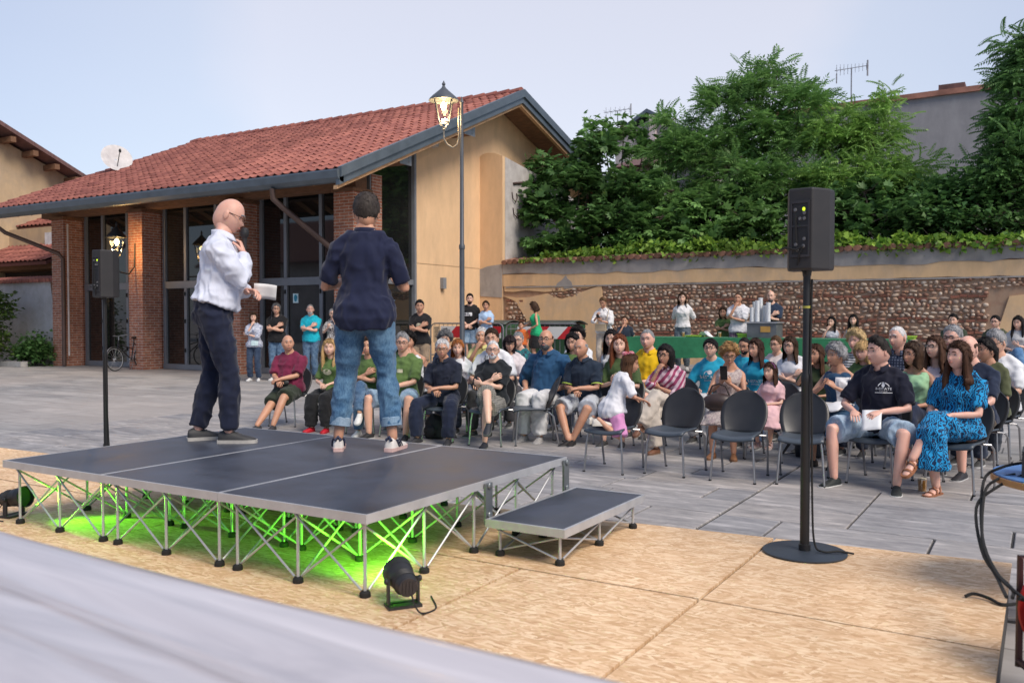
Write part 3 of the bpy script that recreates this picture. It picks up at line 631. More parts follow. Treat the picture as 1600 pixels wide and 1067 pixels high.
# old dark roof behind the hall ridge, grey factory wall, far house
ob = empty('old_barn', (-25.6, 33, 0), 0, 'old dark tiled barn roof just showing behind the hall ridge', 'barn')
q = MB(); q.bx(-1.4, 2.2, -1, 3, 0, 9.6); q.obj('wall', TAN, ob, smooth=False)
q = MB(); q.prism([(-1.6, -1.5, 9.4), (-1.6, 1, 10.75), (-1.6, 3.5, 9.4)], (3.9, 0, 0)); r_ = q.obj('roof', M('dark_old_roof'), ob, smooth=False)
for k in range(16): q = MB(); q.tube([(-1.6+k*.24, 1, 10.77), (-1.6+k*.24+.25, 1, 10.8)], [(.10, .13), (.12, .15)], 7); q.obj('ridge_tile', TILED, r_)
sh = empty('rear_shed', (-12.5, 27.8, 0), 0, 'low dark tiled shed roof behind the right eave of the hall', 'shed')
q = MB(); q.bx(.4, 3.4, -1, 3, 0, 6.3); q.obj('wall', GREYP, sh, smooth=False)
q = MB(); q.prism([(.2, -1.4, 6.25), (.2, 1, 6.95), (.2, 3.4, 6.25)], (3.5, 0, 0)); q.obj('roof', M('dark_old_roof'), sh, smooth=False)
fb = empty('factory', (0, 33, 0), 0, 'plain grey factory wall with brick coping rising behind the trees', 'building')
q = MB(); q.prism([(-8.6, 0, 0), (12, 0, 0), (12, 0, 8.95), (-8.6, 0, 8.75)], (0, 6, 0)); q.obj('wall', CONC, fb, smooth=False)
q = MB(); q.prism([(-8.7, -.1, 8.75), (12, -.1, 8.95), (12, -.1, 9.13), (-8.7, -.1, 8.93)], (0, .5, 0)); q.obj('coping', M('worn_brick_coping', (.32, .15, .11), .9, 0, .4, 2), fb, smooth=False)
c_ = on(1486, 132, 1, 33); q = MB(); q.bx(c_.x-.4, c_.x+.4, .2, .9, 9.0, 9.22); q.obj('chimney', RDK, fb, smooth=False)
def aerial(name, px, py, y, h, label, n=9, tilt=0):
    b_ = on(px, py, 1, y); a = empty(name, (b_.x, y, b_.z), 0, label, 'antenna'); am = M('aerial_metal', (.25, .25, .27), .5, .5)
    q = MB(); q.tube([(0, 0, -.6), (0, 0, h)], .022, 6); q.obj('mast', am, a)
    q = MB(); q.tube([(-.55, -.1, h-.02), (.55, .1, h+.06+tilt)], .012, 6)
    for k in range(n): x = -.5+k/(n-1); l_ = .3-.12*k/(n-1); q.tube([(x+.04, -l_, h+.02), (x-.04, l_, h+.02)], .007, 5); q.tube([(x, 0, h-l_*.7), (x, 0, h+l_*.7)], .007, 5)
    q.obj('boom', am, a)
    q = MB(); q.bar((-.5, 0, h-.45), (-.5, 0, h-.1), .03); q.bar((.52, .1, h-.3), (.52, .1, h+.25), .04); q.obj('reflector', am, a)
aerial('aerial', 1330, 150, 33, .95, 'branching roof aerial on a mast above the grey factory wall')
fh, fr = lump_house('gabled_house', 'small gabled house with dark roof edge among the tree tops', -14.4, -11.6, 31.5, 38, 8.3, 9.1, 'y', GREYP, METAL_G, .25)
q = MB(); q.bx(.1, .35, -3.5, -3.25, 4, 9.0); q.obj('corner_strip', M('pale_corner', (.6, .52, .5), .8), fh, smooth=False)
aerial('aerial', 965, 196, 32, .55, 'thin horizontal roof aerial left of the small gabled house', 6)

# ================================================================== plants
def leafmat(name, a, b_, tr=.38):
    m, t, b = newmat(name); g = t.nodes.new('ShaderNodeNewGeometry'); n = noise(t, coords(t), .9, 3)
    cc = mix(t, g.outputs['Random Per Island'], a, b_); cc = mix(t, 1.0, cc, ramp(t, n, [(.3, .65), (.7, 1.25)]), 'MULTIPLY')
    t.links.new(cc, b.inputs['Base Color']); b.inputs['Roughness'].default_value = .5; b.inputs['Specular IOR Level'].default_value = .35
    tr_ = t.nodes.new('ShaderNodeBsdfTranslucent'); t.links.new(cc, tr_.inputs[0]); ms = t.nodes.new('ShaderNodeMixShader'); ms.inputs[0].default_value = tr
    o = t.nodes['Material Output']; t.links.new(b.outputs[0], ms.inputs[1]); t.links.new(tr_.outputs[0], ms.inputs[2]); t.links.new(ms.outputs[0], o.inputs[0]); return m
BARK = M('bark', (.10, .075, .06), .9, 0, .35, 8, (1, 1, .2), .6, 25)
L_AIL = leafmat('ailanthus_leaf', (.095, .21, .06), (.23, .42, .12)); L_DK = leafmat('dark_leaf', (.06, .145, .045), (.145, .29, .085))
L_LT = leafmat('locust_leaf', (.15, .30, .06), (.30, .50, .12)); L_IVY = leafmat('creeper_leaf', (.08, .19, .03), (.30, .46, .07)); L_SH = leafmat('shrub_leaf', (.035, .075, .02), (.10, .16, .035))
rg = np.random.default_rng(3)
def pinnate(n=8, L=.42, w=.05, l=.11, droop=.35):
    V = []; F = []
    for i in range(n):
        t = (i+.8)/n; y = L*t; z = -droop*L*t*t; s = 1-.45*abs(t-.45)
        for sd in (-1, 1):
            b0 = len(V); dy = .25*l*s
            V += [(0, y, z), (sd*l*s*.5, y+dy-w*.5*s, z-.012), (sd*l*s, y+dy*1.6, z-.035), (sd*l*s*.5, y+dy+w*.5*s, z-.008)]; F.append((b0, b0+1, b0+2, b0+3))
    b0 = len(V); V += [(0, L, -droop*L), (w*.5, L+l*.5, -droop*L-.02), (0, L+l, -droop*L-.05), (-w*.5, L+l*.5, -droop*L-.02)]; F.append((b0, b0+1, b0+2, b0+3))
    return np.array(V), np.array(F)
def single(l=.1, w=.075):
    return np.array([(0, 0, 0), (w*.55, l*.4, .012), (0, l, -.015), (-w*.55, l*.4, .012)]), np.array([(0, 1, 2, 3)])
def palm5(l=.16, w=.06):                   # a lobed leaf (fig, maple-like): five fingers
    V = []; F = []
    for a in (-1.2, -.6, 0, .6, 1.2):
        c, s = math.cos(a), math.sin(a); k = len(V); q = l*(1-.25*abs(a)/1.2)
        for x, y, z in ((0, 0, 0), (w*.5, q*.55, .01), (0, q, -.02), (-w*.5, q*.55, .01)): V.append((x*c+y*s, -x*s+y*c, z))
        F.append((k, k+1, k+2, k+3))
    return np.array(V), np.array(F)
def scatter(tpl, P, D, S, name, mat, parent, up=.4):
    """copies of a leaf template at P pointing along D (its +y), roughly face up, sizes S: one mesh"""
    V0, F0 = tpl; n = len(P); D = D/np.linalg.norm(D, axis=1, keepdims=True)
    U = np.array([0, 0, 1.])+rg.normal(0, up, (n, 3)); X = np.cross(D, U); X /= np.linalg.norm(X, axis=1, keepdims=True)+1e-9; Z = np.cross(X, D)
    V = (V0[None, :, 0, None]*X[:, None]+V0[None, :, 1, None]*D[:, None]+V0[None, :, 2, None]*Z[:, None])*S[:, None, None]+P[:, None]
    F = F0[None]+(np.arange(n)*len(V0))[:, None, None]
    return link(name, fast_mesh(name, V.reshape(-1, 3), F.reshape(-1, F0.shape[1]), mat), parent)
def tree(name, label, base, clumps, mat, tpl, nleaf, leafsize=1.0, group='trees and bushes behind the garden wall', trunk_r=.09, cat='tree'):
    """base: root point; clumps: (x,y,z,rx,ry,rz) in world; each clump is a leafy bough on its own limb"""
    t = empty(name, base, 0, label, cat, group); B = np.array(base); q = MB(); q2 = None
    tot = sum(c[3]*c[4]*c[5] for c in clumps)**1.0; Ps = []; Ds = []; Ss = []
    top = max(c[2] for c in clumps); tx = np.mean([c[0] for c in clumps]); ty = np.mean([c[1] for c in clumps])
    mid = np.array((tx*.5+B[0]*.5, ty*.5+B[1]*.5, B[2]+(top-B[2])*.45)); q.tube([(0, 0, -.1), (mid-B)*.5+np.array((.05, .02, 0)), mid-B], [trunk_r*1.2, trunk_r, trunk_r*.7], 8)
    for c in clumps:
        C = np.array(c[:3]); R3 = np.array(c[3:]); e = C+R3*np.array((0, 0, .3)); q.tube([mid-B, (mid*.45+e*.55)-B+np.array((0, 0, .12)), e-B], [trunk_r*.55, trunk_r*.3, trunk_r*.12], 6)
        n = max(8, int(nleaf*(R3[0]*R3[1]*R3[2])**.75/sum((k[3]*k[4]*k[5])**.75 for k in clumps)))
        nb = max(5, n//14)
        # twigs radiate from the clump; leaves sit in sprays at the twig ends
        d = rg.normal(0, 1, (nb, 3)); d[:, 2] = np.abs(d[:, 2])*.9-.35; d /= np.linalg.norm(d, axis=1, keepdims=True); rr = rg.uniform(.45, 1.05, (nb, 1))**.8; E = C+d*R3*rr
        for k in range(0, nb, 3): q.tube([e-B, (C*.4+E[k]*.6)-B, E[k]-B], [.02, .013, .006], 4)
        k = rg.integers(0, nb, n); Pp = E[k]+rg.normal(0, 1, (n, 3))*.10*leafsize-d[k]*rg.uniform(0, .35, (n, 1))*R3.min()
        Dd = d[k]*1.0+rg.normal(0, .75, (n, 3)); Dd[:, 2] = Dd[:, 2]*.5+rg.uniform(-.3, .3, n)
        Ps.append(Pp-B); Ds.append(Dd); Ss.append(rg.uniform(.7, 1.25, n)*leafsize)
    q.obj('trunk', BARK, t); scatter(tpl, np.concatenate(Ps), np.concatenate(Ds), np.concatenate(Ss), 'crown', mat, t); return t
def pc(px, py, y, rx, ry, rz): p_ = on(px, py, 1, y); return (p_.x, y, p_.z, rx, ry, rz)
PIN = pinnate(8, .40, .045, .11); PINF = pinnate(9, .30, .032, .060, .3); PAL = palm5(.18, .072); SIN = single()
# fig and bushes at the left end of the wall
tree('fig_tree', 'dark broad-leaved fig spilling over the wall beside the bare pier', (-10.6, 20.6, 0), [pc(850, 330, 20.5, .9, .7, .8), pc(905, 290, 20.8, .9, .8, .8), pc(875, 385, 20.2, 1.0, .6, .5), pc(960, 350, 20.3, 1.0, .7, .7), pc(930, 240, 21.2, .7, .7, .5), pc(990, 300, 20.8, .9, .7, .7), pc(850, 270, 21.3, .6, .6, .5)], L_DK, PAL, 3000, 1.15)
tree('sapling', 'slim sapling with tufted shoots standing above the fig', (-10.2, 22.2, 0), [pc(945, 225, 22, .55, .5, .7), pc(925, 205, 22, .3, .3, .4), pc(975, 205, 22.2, .35, .3, .45), pc(1010, 235, 22.2, .8, .6, .7), pc(1000, 290, 21.6, .9, .7, .7)], L_AIL, PAL, 800, 1.0)
tree('ailanthus', 'tall feathery tree left of the speaker reaching the highest point against the sky', (-6.6, 22.6, 0), [pc(1130, 170, 22.4, .9, .7, .6), pc(1200, 140, 22.6, .9, .7, .55), pc(1255, 165, 22.6, .9, .7, .6), pc(1180, 210, 22.2, 1.2, .8, .7), pc(1120, 230, 22, 1.0, .8, .6), pc(1240, 225, 22.2, 1.1, .8, .7), pc(1150, 280, 21.6, 1.3, .8, .8), pc(1225, 290, 21.6, 1.2, .8, .7), pc(1215, 118, 22.8, .45, .4, .3), pc(1150, 130, 22.6, .5, .4, .35)], L_AIL, PIN, 3300, 1.0)
tree('feathery_sapling', 'small feathery sapling in front of the gabled house', (-8.4, 22.3, 0), [pc(1055, 195, 22.3, .5, .5, .55), pc(1040, 240, 22, .8, .7, .7), pc(1085, 250, 22, .8, .6, .6), pc(1060, 310, 21.2, 1.1, .7, .7)], L_AIL, PIN, 800, .95)
tree('elder_bush', 'mid green bush overhanging the wall below the tall feathery tree', (-7.6, 20.7, 0), [pc(1040, 350, 20.5, 1.0, .6, .6), pc(1100, 330, 20.6, 1.0, .6, .6), pc(1075, 375, 20.1, 1.0, .5, .4), pc(1170, 350, 20.4, .9, .6, .55), pc(1000, 375, 20.2, .8, .5, .4)], L_AIL, PAL, 1900, 1.05)
tree('locust_tree', 'soft yellow-green locust tree right of the speaker before the grey wall', (-4.2, 22.2, 0), [pc(1310, 215, 22.4, 1.0, .8, .8), pc(1365, 215, 22.4, .75, .7, .65), pc(1340, 280, 21.8, 1.2, .8, .8), pc(1400, 285, 21.8, .9, .8, .6), pc(1380, 165, 22.6, .4, .4, .4), pc(1300, 300, 21.6, 1.0, .7, .7)], L_LT, PINF, 3000, 1.15)
tree('shade_bush', 'dark leafy bush right behind the speaker box', (-4.3, 20.6, 0), [pc(1320, 340, 20.5, .9, .6, .5), pc(1390, 345, 20.5, 1.0, .6, .5), pc(1350, 310, 20.8, .9, .6, .5), pc(1450, 350, 20.5, .9, .6, .45)], L_DK, PAL, 1000, 1.05)
tree('yew_hedge_bush', 'deep green dense bush below the grey factory wall', (-2.2, 21, 0), [pc(1460, 325, 21, .9, .7, .4), pc(1520, 310, 21, .9, .7, .6), pc(1500, 315, 21.4, .8, .7, .4), pc(1560, 300, 20.8, .8, .7, .7), pc(1480, 340, 20.6, 1.1, .6, .45), pc(1550, 345, 20.5, 1.1, .6, .45)], L_DK, SIN, 6500, 1.3)
tree('robinia', 'tall dark tree at the right edge of the picture', (-.4, 21.2, 0), [pc(1590, 130, 21.3, .4, .5, .5), pc(1585, 190, 21.2, .45, .5, .5), pc(1600, 200, 21.2, .7, .6, .8), pc(1570, 240, 21, .55, .6, .5), pc(1600, 280, 21, .9, .6, .7), pc(1600, 70, 21.4, .4, .5, .5), pc(1640, 120, 21.4, .9, .7, 1.0), pc(1650, 250, 21.2, 1.0, .7, 1.0), pc(1550, 275, 20.9, .5, .5, .4)], L_DK, PINF, 2600, 1.2)
tree('plane_sapling', 'bright leafy sapling hanging over the wall at far right', (.9, 20.9, 0), [(.4, 20.6, 3.6, .9, .6, .6), (1.6, 20.6, 3.8, 1.0, .6, .8), (2.8, 20.7, 4.0, 1.0, .7, .9)], L_AIL, PAL, 700, 1.0)
for k, (x0_, lb) in enumerate(((-9.6, 'dense bramble thicket behind the left end of the creeper'), (-6.6, 'dense bramble thicket behind the creeper left of the speaker'), (-3.6, 'dense bramble thicket behind the creeper right of the speaker'), (-.6, 'dense bramble thicket behind the creeper at the right edge'))):
    tree('bramble', lb, (x0_, 21.3, 0), [(x0_+dx_, 21.2+.2*math.sin(dx_*5), 3.0+dz_, .75, .6, .6) for dx_, dz_ in ((-1.3, 0), (-.6, .5), (0, .1), (.6, .6), (1.2, .1), (-.9, 1.0), (.3, 1.1), (1.4, .9))], L_DK, SIN, 4200, 1.5, 'brambles behind the wall', .04, 'bush')
# creeper along the wall top
cr = empty('creeper', (-4.5, 19.7, 2.7), 0, 'bright green creeper trailing along the top of the garden wall', 'creeper'); n = 11000
xx = rg.uniform(-11.4, 4, n); dens = .55+.45*vnoise(np.stack([xx*.9, xx*0, xx*0], 1), 4); keep = rg.uniform(0, 1, n) < np.clip(dens+.25*(xx > -7.5), .15, 1); xx = xx[keep]; n = len(xx)
hh = .34+.24*vnoise(np.stack([xx*1.3, xx*0+3, xx*0], 1), 9)+.20*vnoise(np.stack([xx*5.3, xx*0+1, xx*0], 1), 5); hh *= np.clip((xx+12)/3.0, .35, 1)
zz = rg.uniform(0, 1, n)**.8*hh; yy = rg.normal(0, .13, n)-.26*(1-zz/.6); zz -= .16*rg.uniform(0, 1, n)*(rg.uniform(0, 1, n) < .45)*np.clip((xx+10.5)/2, 0, 1)
P = np.stack([xx+4.5, yy, zz+.06], 1); D = rg.normal(0, 1, (n, 3)); D[:, 1] -= .7; D[:, 2] -= .1
scatter(single(.115, .10), P, D, rg.uniform(.7, 1.3, n), 'leaves', L_IVY, cr, .8)
q = MB()
for k in range(26):
    x = -11+k*.56+rw.uniform(-.2, .2); q.tube([(x+4.5, .05, -.02), (x+4.62, -.02, .2), (x+4.5+rw.uniform(-.3, .3), -.08, .45)], [.008, .006, .003], 4)
q.obj('stems', BARK, cr)['kind'] = 'stuff'
# dark undergrowth fills the garden behind the wall (earth bank)
q = MB(); q.bx(-12, 8, 20.0, 30, -.5, 2.35); tag(q.obj('garden_bank', M('garden_soil', (.045, .05, .03), .95), smooth=False), kind='structure')
# shrubs left of the first column
tree('shrub', 'tall olive green shrub at the left edge before the white yard wall', (-25.6, 13.6, 0), [(-25.2, 13.4, 1.5, .8, .6, .7), (-25.4, 13.3, .8, .9, .7, .7), (-26.3, 13.3, 1.3, .9, .7, 1.0), (-24.9, 13.3, .4, .6, .5, .35), (-27.2, 13.2, 1.1, .8, .7, .9)], L_SH, SIN, 5200, 1.25, 'shrubs by the yard wall', .05, 'shrub')
tree('shrub', 'low dark shrub at the foot of the white yard wall', (-24.2, 14.1, 0), [(-24.2, 14.1, .45, .42, .35, .42), (-23.85, 14.05, .3, .3, .3, .28), (-24.6, 14.1, .3, .35, .3, .28)], L_DK, SIN, 1700, 1.1, 'shrubs by the yard wall', .03, 'shrub')
for o in set(bpy.data.objects)-OLD:
    if o.parent is None: o.location = o.location*UNIT; o.scale = o.scale*UNIT
HREF = CAM_H
# ---- OSB boards laid under the stage
def osb_mat():
    m, t, b = newmat('osb'); cols = [(.54, .32, .165), (.72, .475, .275), (.88, .67, .44), (.62, .395, .21), (.79, .555, .345)]; c = None; hh = None
    for k, (rz, s) in enumerate(((.15, 1), (-.7, 1.15), (1.25, .9), (.55, 1.1), (-.12, 1.3))):
        v = coords(t, (1/(13*s), 1/(64*s), 1), (0, 0, rz), loc=(k*3.1, k*1.7, 0)); v.node.vector_type = 'TEXTURE'; nd = mix(t, .82, noise(t, coords(t, (1, 1, 1)), 5, 1), (0, 0, 0))
        av = t.nodes.new('ShaderNodeVectorMath'); av.operation = 'ADD'; t.links.new(v, av.inputs[0]); t.links.new(nd, av.inputs[1])
        vo = N(t, 'ShaderNodeTexVoronoi', Scale=1.0, Randomness=1.0); vo.voronoi_dimensions = '2D'; t.links.new(av.outputs[0], vo.inputs['Vector'])
        sp = t.nodes.new('ShaderNodeSeparateColor'); t.links.new(vo.outputs['Color'], sp.inputs[0])
        ck = ramp(t, sp.outputs[0], [(0, cols[0]), (.2, cols[3]), (.5, cols[1]), (.75, cols[4]), (1, cols[2])])
        if c is None: c = ck; hh = sp.outputs[1]
        else: c = mix(t, ramp(t, sp.outputs[2], [(.55, 0.), (.6, .92)]), c, ck)
    n = noise(t, coords(t, (1, 1, 1)), .9, 3); c = mix(t, 1.0, c, ramp(t, n, [(.3, .82), (.7, 1.08)]), 'MULTIPLY')
    sp2 = noise(t, coords(t), 38, 2); c = mix(t, ramp(t, sp2, [(.70, 0.), (.76, .6)]), c, (.25, .13, .06))
    t.links.new(c, b.inputs['Base Color']); b.inputs['Roughness'].default_value = .7; bump(t, b, hh, .25, .002); return m
OSB = osb_mat()
PZ = CAM_H-1.33                          # the boards lie on a low stone platform
q = MB(); q.bx(-10.6, -.14, -1.2, 5.02, -.05, PZ-.019); tag(q.obj('stone_platform', M('darkened_platform_stone', (.05, .047, .045), .8), smooth=False), kind='structure')  # stone coloured near black, so the gaps between the boards look shaded
floor_osb = tag(empty('board_floor'), kind='structure')
def far_y(x): return 5.37+.10*(x+1.2) if x > -1.4 else 5.2+.03*(x+2)
for y0, y1, xs in ((4.0, None, (-9.6, -8.88, -6.38, -3.88, -1.384, -.13)), (2.75, 4.0, (-9.6, -7.36, -4.86, -2.37, -1.384, -.13)), (1.5, 2.75, (-8.9, -6.4, -3.9, -1.384, -.13)), (.25, 1.5, (-5., -2.5, -1.384, -.13))):
    for x0, x1 in zip(xs, xs[1:]):
        g_ = .009; ya = y1-g_ if y1 else None; h = .018+rnd.uniform(-.001, .001)
        q = MB(); q.prism([(x0+g_, y0+g_, .002), (x1-g_, y0+g_+rnd.uniform(-.002, .002), .002), (x1-g_, ya or far_y(x1), .002), (x0+g_, ya or far_y(x0), .002)], (0, 0, h-.002))
        q.v = [(x, y, z+PZ-.018) for x, y, z in q.v]
        c_ = Vector(((x0+x1)/2, (y0+(y1 or 5.2))/2, 0)); o = q.obj('board', OSB, floor_osb, smooth=False)

# ================================================================== PEOPLE
DG = None
TMP = bpy.data.scenes.new('remesh_bench')
def remesh(name, mb, voxel, mats, it=4, wr=0.0, seed=0, wscale=(9, 9, 5)):
    """closed overlapping lofts -> one continuous surface, smoothed, with cloth folds pushed along the normals"""
    me = bpy.data.meshes.new('tmp'); me.from_pydata(mb.v, [], mb.f); o = bpy.data.objects.new('tmp', me); TMP.collection.objects.link(o)
    r = o.modifiers.new('r', 'REMESH'); r.mode = 'VOXEL'; r.voxel_size = voxel; r.use_smooth_shade = True
    if it: s = o.modifiers.new('s', 'SMOOTH'); s.iterations = it; s.factor = .5
    with bpy.context.temp_override(scene=TMP, view_layer=TMP.view_layers[0]):
        dg = bpy.context.evaluated_depsgraph_get(); out = bpy.data.meshes.new_from_object(o.evaluated_get(dg))
    bpy.data.objects.remove(o); bpy.data.meshes.remove(me); out.name = name; n = len(out.vertices)
    if wr:
        V = np.empty(n*3, np.float32); out.vertices.foreach_get('co', V); V = V.reshape(-1, 3); Nn = np.empty(n*3, np.float32); out.vertices.foreach_get('normal', Nn); Nn = Nn.reshape(-1, 3)
        ws = np.array(wscale); Q = V*ws; Q = Q+.9*np.stack([vnoise(V*5, seed+3), vnoise(V*5, seed+5), vnoise(V*5, seed+7)], 1)
        f = 1-np.abs(vnoise(Q, seed))*3.2; f = np.clip(f, -.5, 1)*.8+.5*(1-2.6*np.abs(vnoise(V*np.array((21, 21, 15)), seed+2)))+.3*vnoise(V*4, seed+9)
        V = V+Nn*(f*wr)[:, None]; out.vertices.foreach_set('co', V.ravel().astype(np.float32))
    out.materials.clear()
    for m in (mats if isinstance(mats, (list, tuple)) else [mats]): out.materials.append(m)
    out.polygons.foreach_set('use_smooth', [True]*len(out.polygons)); out.update(); return out
def skinmat(c):
    k = 'skin_%02d%02d%02d' % tuple(int(q*99) for q in c)
    if k in MATS: return MATS[k]
    m, t, b = newmat(k); v = coords(t); n = noise(t, v, 14, 4); n2 = noise(t, v, 3, 2)
    cc = mix(t, ramp(t, n, [(.35, 0.), (.7, .5)]), c, (c[0]*.96, c[1]*.80, c[2]*.76)); cc = mix(t, 1.0, cc, ramp(t, n2, [(.3, .9), (.7, 1.06)]), 'MULTIPLY')
    t.links.new(cc, b.inputs['Base Color']); b.inputs['Roughness'].default_value = .5; b.inputs['Subsurface Weight'].default_value = .12; b.inputs['Subsurface Radius'].default_value = (.02, .008, .004); b.inputs['Subsurface Scale'].default_value = .5
    bump(t, b, noise(t, v, 120, 3), .1, .002); MATS[k] = m; return m
def hairmat(c):
    k = 'hair_%03d%03d%03d' % tuple(int(q*999) for q in c)
    if k in MATS: return MATS[k]
    m, t, b = newmat(k); n = noise(t, coords(t, (1, 1, .16)), 110, 3, .6); n2 = noise(t, coords(t, (1, 1, .4)), 12, 3)
    cc = ramp(t, n, [(.28, sc_(c, .6)), (.72, sc_(c, 1.5))]); cc = mix(t, 1.0, cc, ramp(t, n2, [(.3, .6), (.7, 1.3)]), 'MULTIPLY')
    t.links.new(cc, b.inputs['Base Color']); b.inputs['Roughness'].default_value = .62; b.inputs['Specular IOR Level'].default_value = .18; bump(t, b, n, .7, .004); MATS[k] = m; return m
SK = dict(light=(.71, .45, .34), mid=(.63, .37, .26), tan=(.53, .285, .185), pink=(.71, .415, .325), dark=(.42, .22, .135))
HC = dict(black=(.012, .010, .010), brown=(.045, .024, .014), lbrown=(.11, .06, .03), blond=(.42, .27, .12), ginger=(.34, .12, .035), red=(.14, .04, .02), grey=(.26, .26, .27), white=(.58, .57, .57), salt=(.12, .12, .125))
EYE_W, IRIS, LIPS, GLASSES = M('eye_white', (.55, .50, .46), .3, bmp=0), M('iris_dark', (.03, .018, .012), .2, bmp=0), M('lips', (.42, .16, .13), .5, bmp=0), M('spectacle_frame', (.012, .012, .014), .35, bmp=0)
LENS = thinglass('spectacle_lens', .08)
NL = 40
TH, PH = np.meshgrid(np.linspace(.02, math.pi-.02, 27), np.linspace(0, 2*math.pi, NL, endpoint=False), indexing='ij')
PH = PH-.5*np.sin(PH)                       # finer over the face
HD = np.stack([np.sin(TH)*np.sin(PH), np.sin(TH)*np.cos(PH), np.cos(TH)], -1).reshape(-1, 3)     # x right, y front, z up; ph=0 is the front
HF = np.array([(i*NL+k, i*NL+(k+1) % NL, (i+1)*NL+(k+1) % NL, (i+1)*NL+k)[::-1] for i in range(26) for k in range(NL)])
def sst(a, b, x): t = np.clip((x-a)/(b-a), 0, 1); return t*t*(3-2*t)
HV = [1., 0., 1., 0.]                       # nose, jaw, width, cheek of the face being built
def headsurf(D, fem=0, fat=0):
    x, y, z = D[:, 0], D[:, 1], D[:, 2]; P = D*np.array((.080, .099, .119))
    low = np.clip(-z, 0, 1); fr = np.clip(y, 0, 1)
    P[:, 0] *= (1-(.30+.06*fem-.16*fat+HV[1])*low**1.6)*HV[2]
    P[:, 1] += .016*low**1.5*fr-.030*low**1.2*np.clip(-y, 0, 1)          # jaw forward, nape in
    P[:, 1] -= .010*sst(.2, .9, fr)*sst(.75, -.2, np.abs(z))              # flatter face
    P[:, 2] *= np.where(z < 0, 1.0, .985)
    g = lambda cx, cz, sx, sz: np.exp(-((x-cx)/sx)**2-((z-cz)/sz)**2)*(y > 0)
    P[:, 1] += HV[0]*.024*g(0, -.25, .10, .085)+.012*g(0, -.10, .075, .15)+.006*(g(.14, -.29, .07, .06)+g(-.14, -.29, .07, .06))        # nose
    P[:, 1] -= .0125*(g(.36, .05, .17, .10)+g(-.36, .05, .17, .10))        # eye sockets
    P[:, 1] += .006*(g(.3, .24, .3, .09)+g(-.3, .24, .3, .09))            # brow
    P[:, 1] += .007*g(0, -.50, .26, .08)-.006*g(0, -.60, .3, .05)+.010*g(0, -.80, .3, .14)   # lips, chin
    P[:, 0] += np.sign(x)*.006*(g(.62, -.18, .2, .2)+g(-.62, -.18, .2, .2))
    return P
def hair_mesh(style, D, fem, seed):
    """shell of hair over the skull; returns verts, faces"""
    x, y, z = D.T; ph = np.degrees(np.arctan2(np.abs(x), y))
    z0 = np.interp(ph, [0, 28, 50, 68, 84, 104, 125, 180], [.70, .68, .52, .26, -.02, -.06, -.30, -.42])
    fa = np.arctan2(x, -(y+.25)); sd_ = vnoise(np.stack([np.abs(fa)*6.5+x*2, z*1.3, x*0+seed*.37], 1), seed); z0 = z0+.07*vnoise(np.stack([ph*.11, x*3, x*0], 1), seed+3)
    nn = vnoise(D*5, seed)*.6+sd_*.9; n2 = vnoise(D*11, seed+1)
    if style == 'fringe': m = sst(z0-.06, z0+.05, z)*sst(.52, .36, z)*sst(62, 80, ph); th = .004+.003*nn
    elif style == 'buzz': m = sst(z0-.10, z0+.10, z); th = .004+.003*nn
    elif style == 'short': m = sst(z0-.10, z0+.10, z); th = .005+.013*sst(z0, z0+.6, z)+.006*sst(.3, 1, z)+.005*nn+.004*n2
    elif style == 'quiff': m = sst(z0-.10, z0+.10, z); th = .006+.028*sst(.3, .95, z)*sst(-.5, .6, y)+.005*nn+.005*n2
    elif style == 'curly': m = sst(z0-.12, z0+.02, z); th = .042+.018*nn+.008*n2
    elif style == 'bob': m = np.maximum(sst(z0-.10, z0+.04, z), sst(58, 72, ph)*sst(-.98, -.8, z)); th = .026+.008*nn
    elif style == 'bangs': m = np.maximum(sst(np.minimum(z0, .30)-.08, np.minimum(z0, .30)+.02, z), sst(58, 70, ph)*sst(-.98, -.8, z)); th = .026+.008*nn
    else: m = sst(z0-.08, z0+.04, z); th = .022+.008*nn
    P = headsurf(D, fem)+D*(th*m-.006*(1-m))[:, None]
    if style in ('bob', 'bangs'):                 # hangs straight to the jaw
        s = sst(.0, -.7, z)*sst(58, 80, ph); P[:, 0] = np.where(s > 0, P[:, 0]*(1-s)+np.sign(x)*np.maximum(np.abs(P[:, 0]), .088*np.abs(np.sin(np.radians(ph))))*s, P[:, 0]); P[:, 1] -= .02*s*(y < 0); P[:, 2] -= .035*s
    F = HF[(m[HF].max(1) > .02)]; return P, F
def place(P, Rm, c): return P @ np.asarray(Rm).T+np.asarray(c)
def rotz(a): c, s = math.cos(a), math.sin(a); return np.array(((c, -s, 0), (s, c, 0), (0, 0, 1.)))
def rotx(a): c, s = math.cos(a), math.sin(a); return np.array(((1, 0, 0), (0, c, -s), (0, s, c)))
def roty(a): c, s = math.cos(a), math.sin(a); return np.array(((c, 0, s), (0, 1, 0), (-s, 0, c)))
def ik(a, c, l1, l2, hint):
    a, c, hint = map(lambda q: np.asarray(q, float), (a, c, hint)); d = c-a; L = np.linalg.norm(d); Lm = (l1+l2)*.998
    if L > Lm: c = a+d/L*Lm; d = c-a; L = Lm
    k = (l1*l1-l2*l2+L*L)/(2*L); h = math.sqrt(max(l1*l1-k*k, 0)); u = d/L; n = hint-u*np.dot(hint, u); n = unit(n); return a+u*k+n*h, c
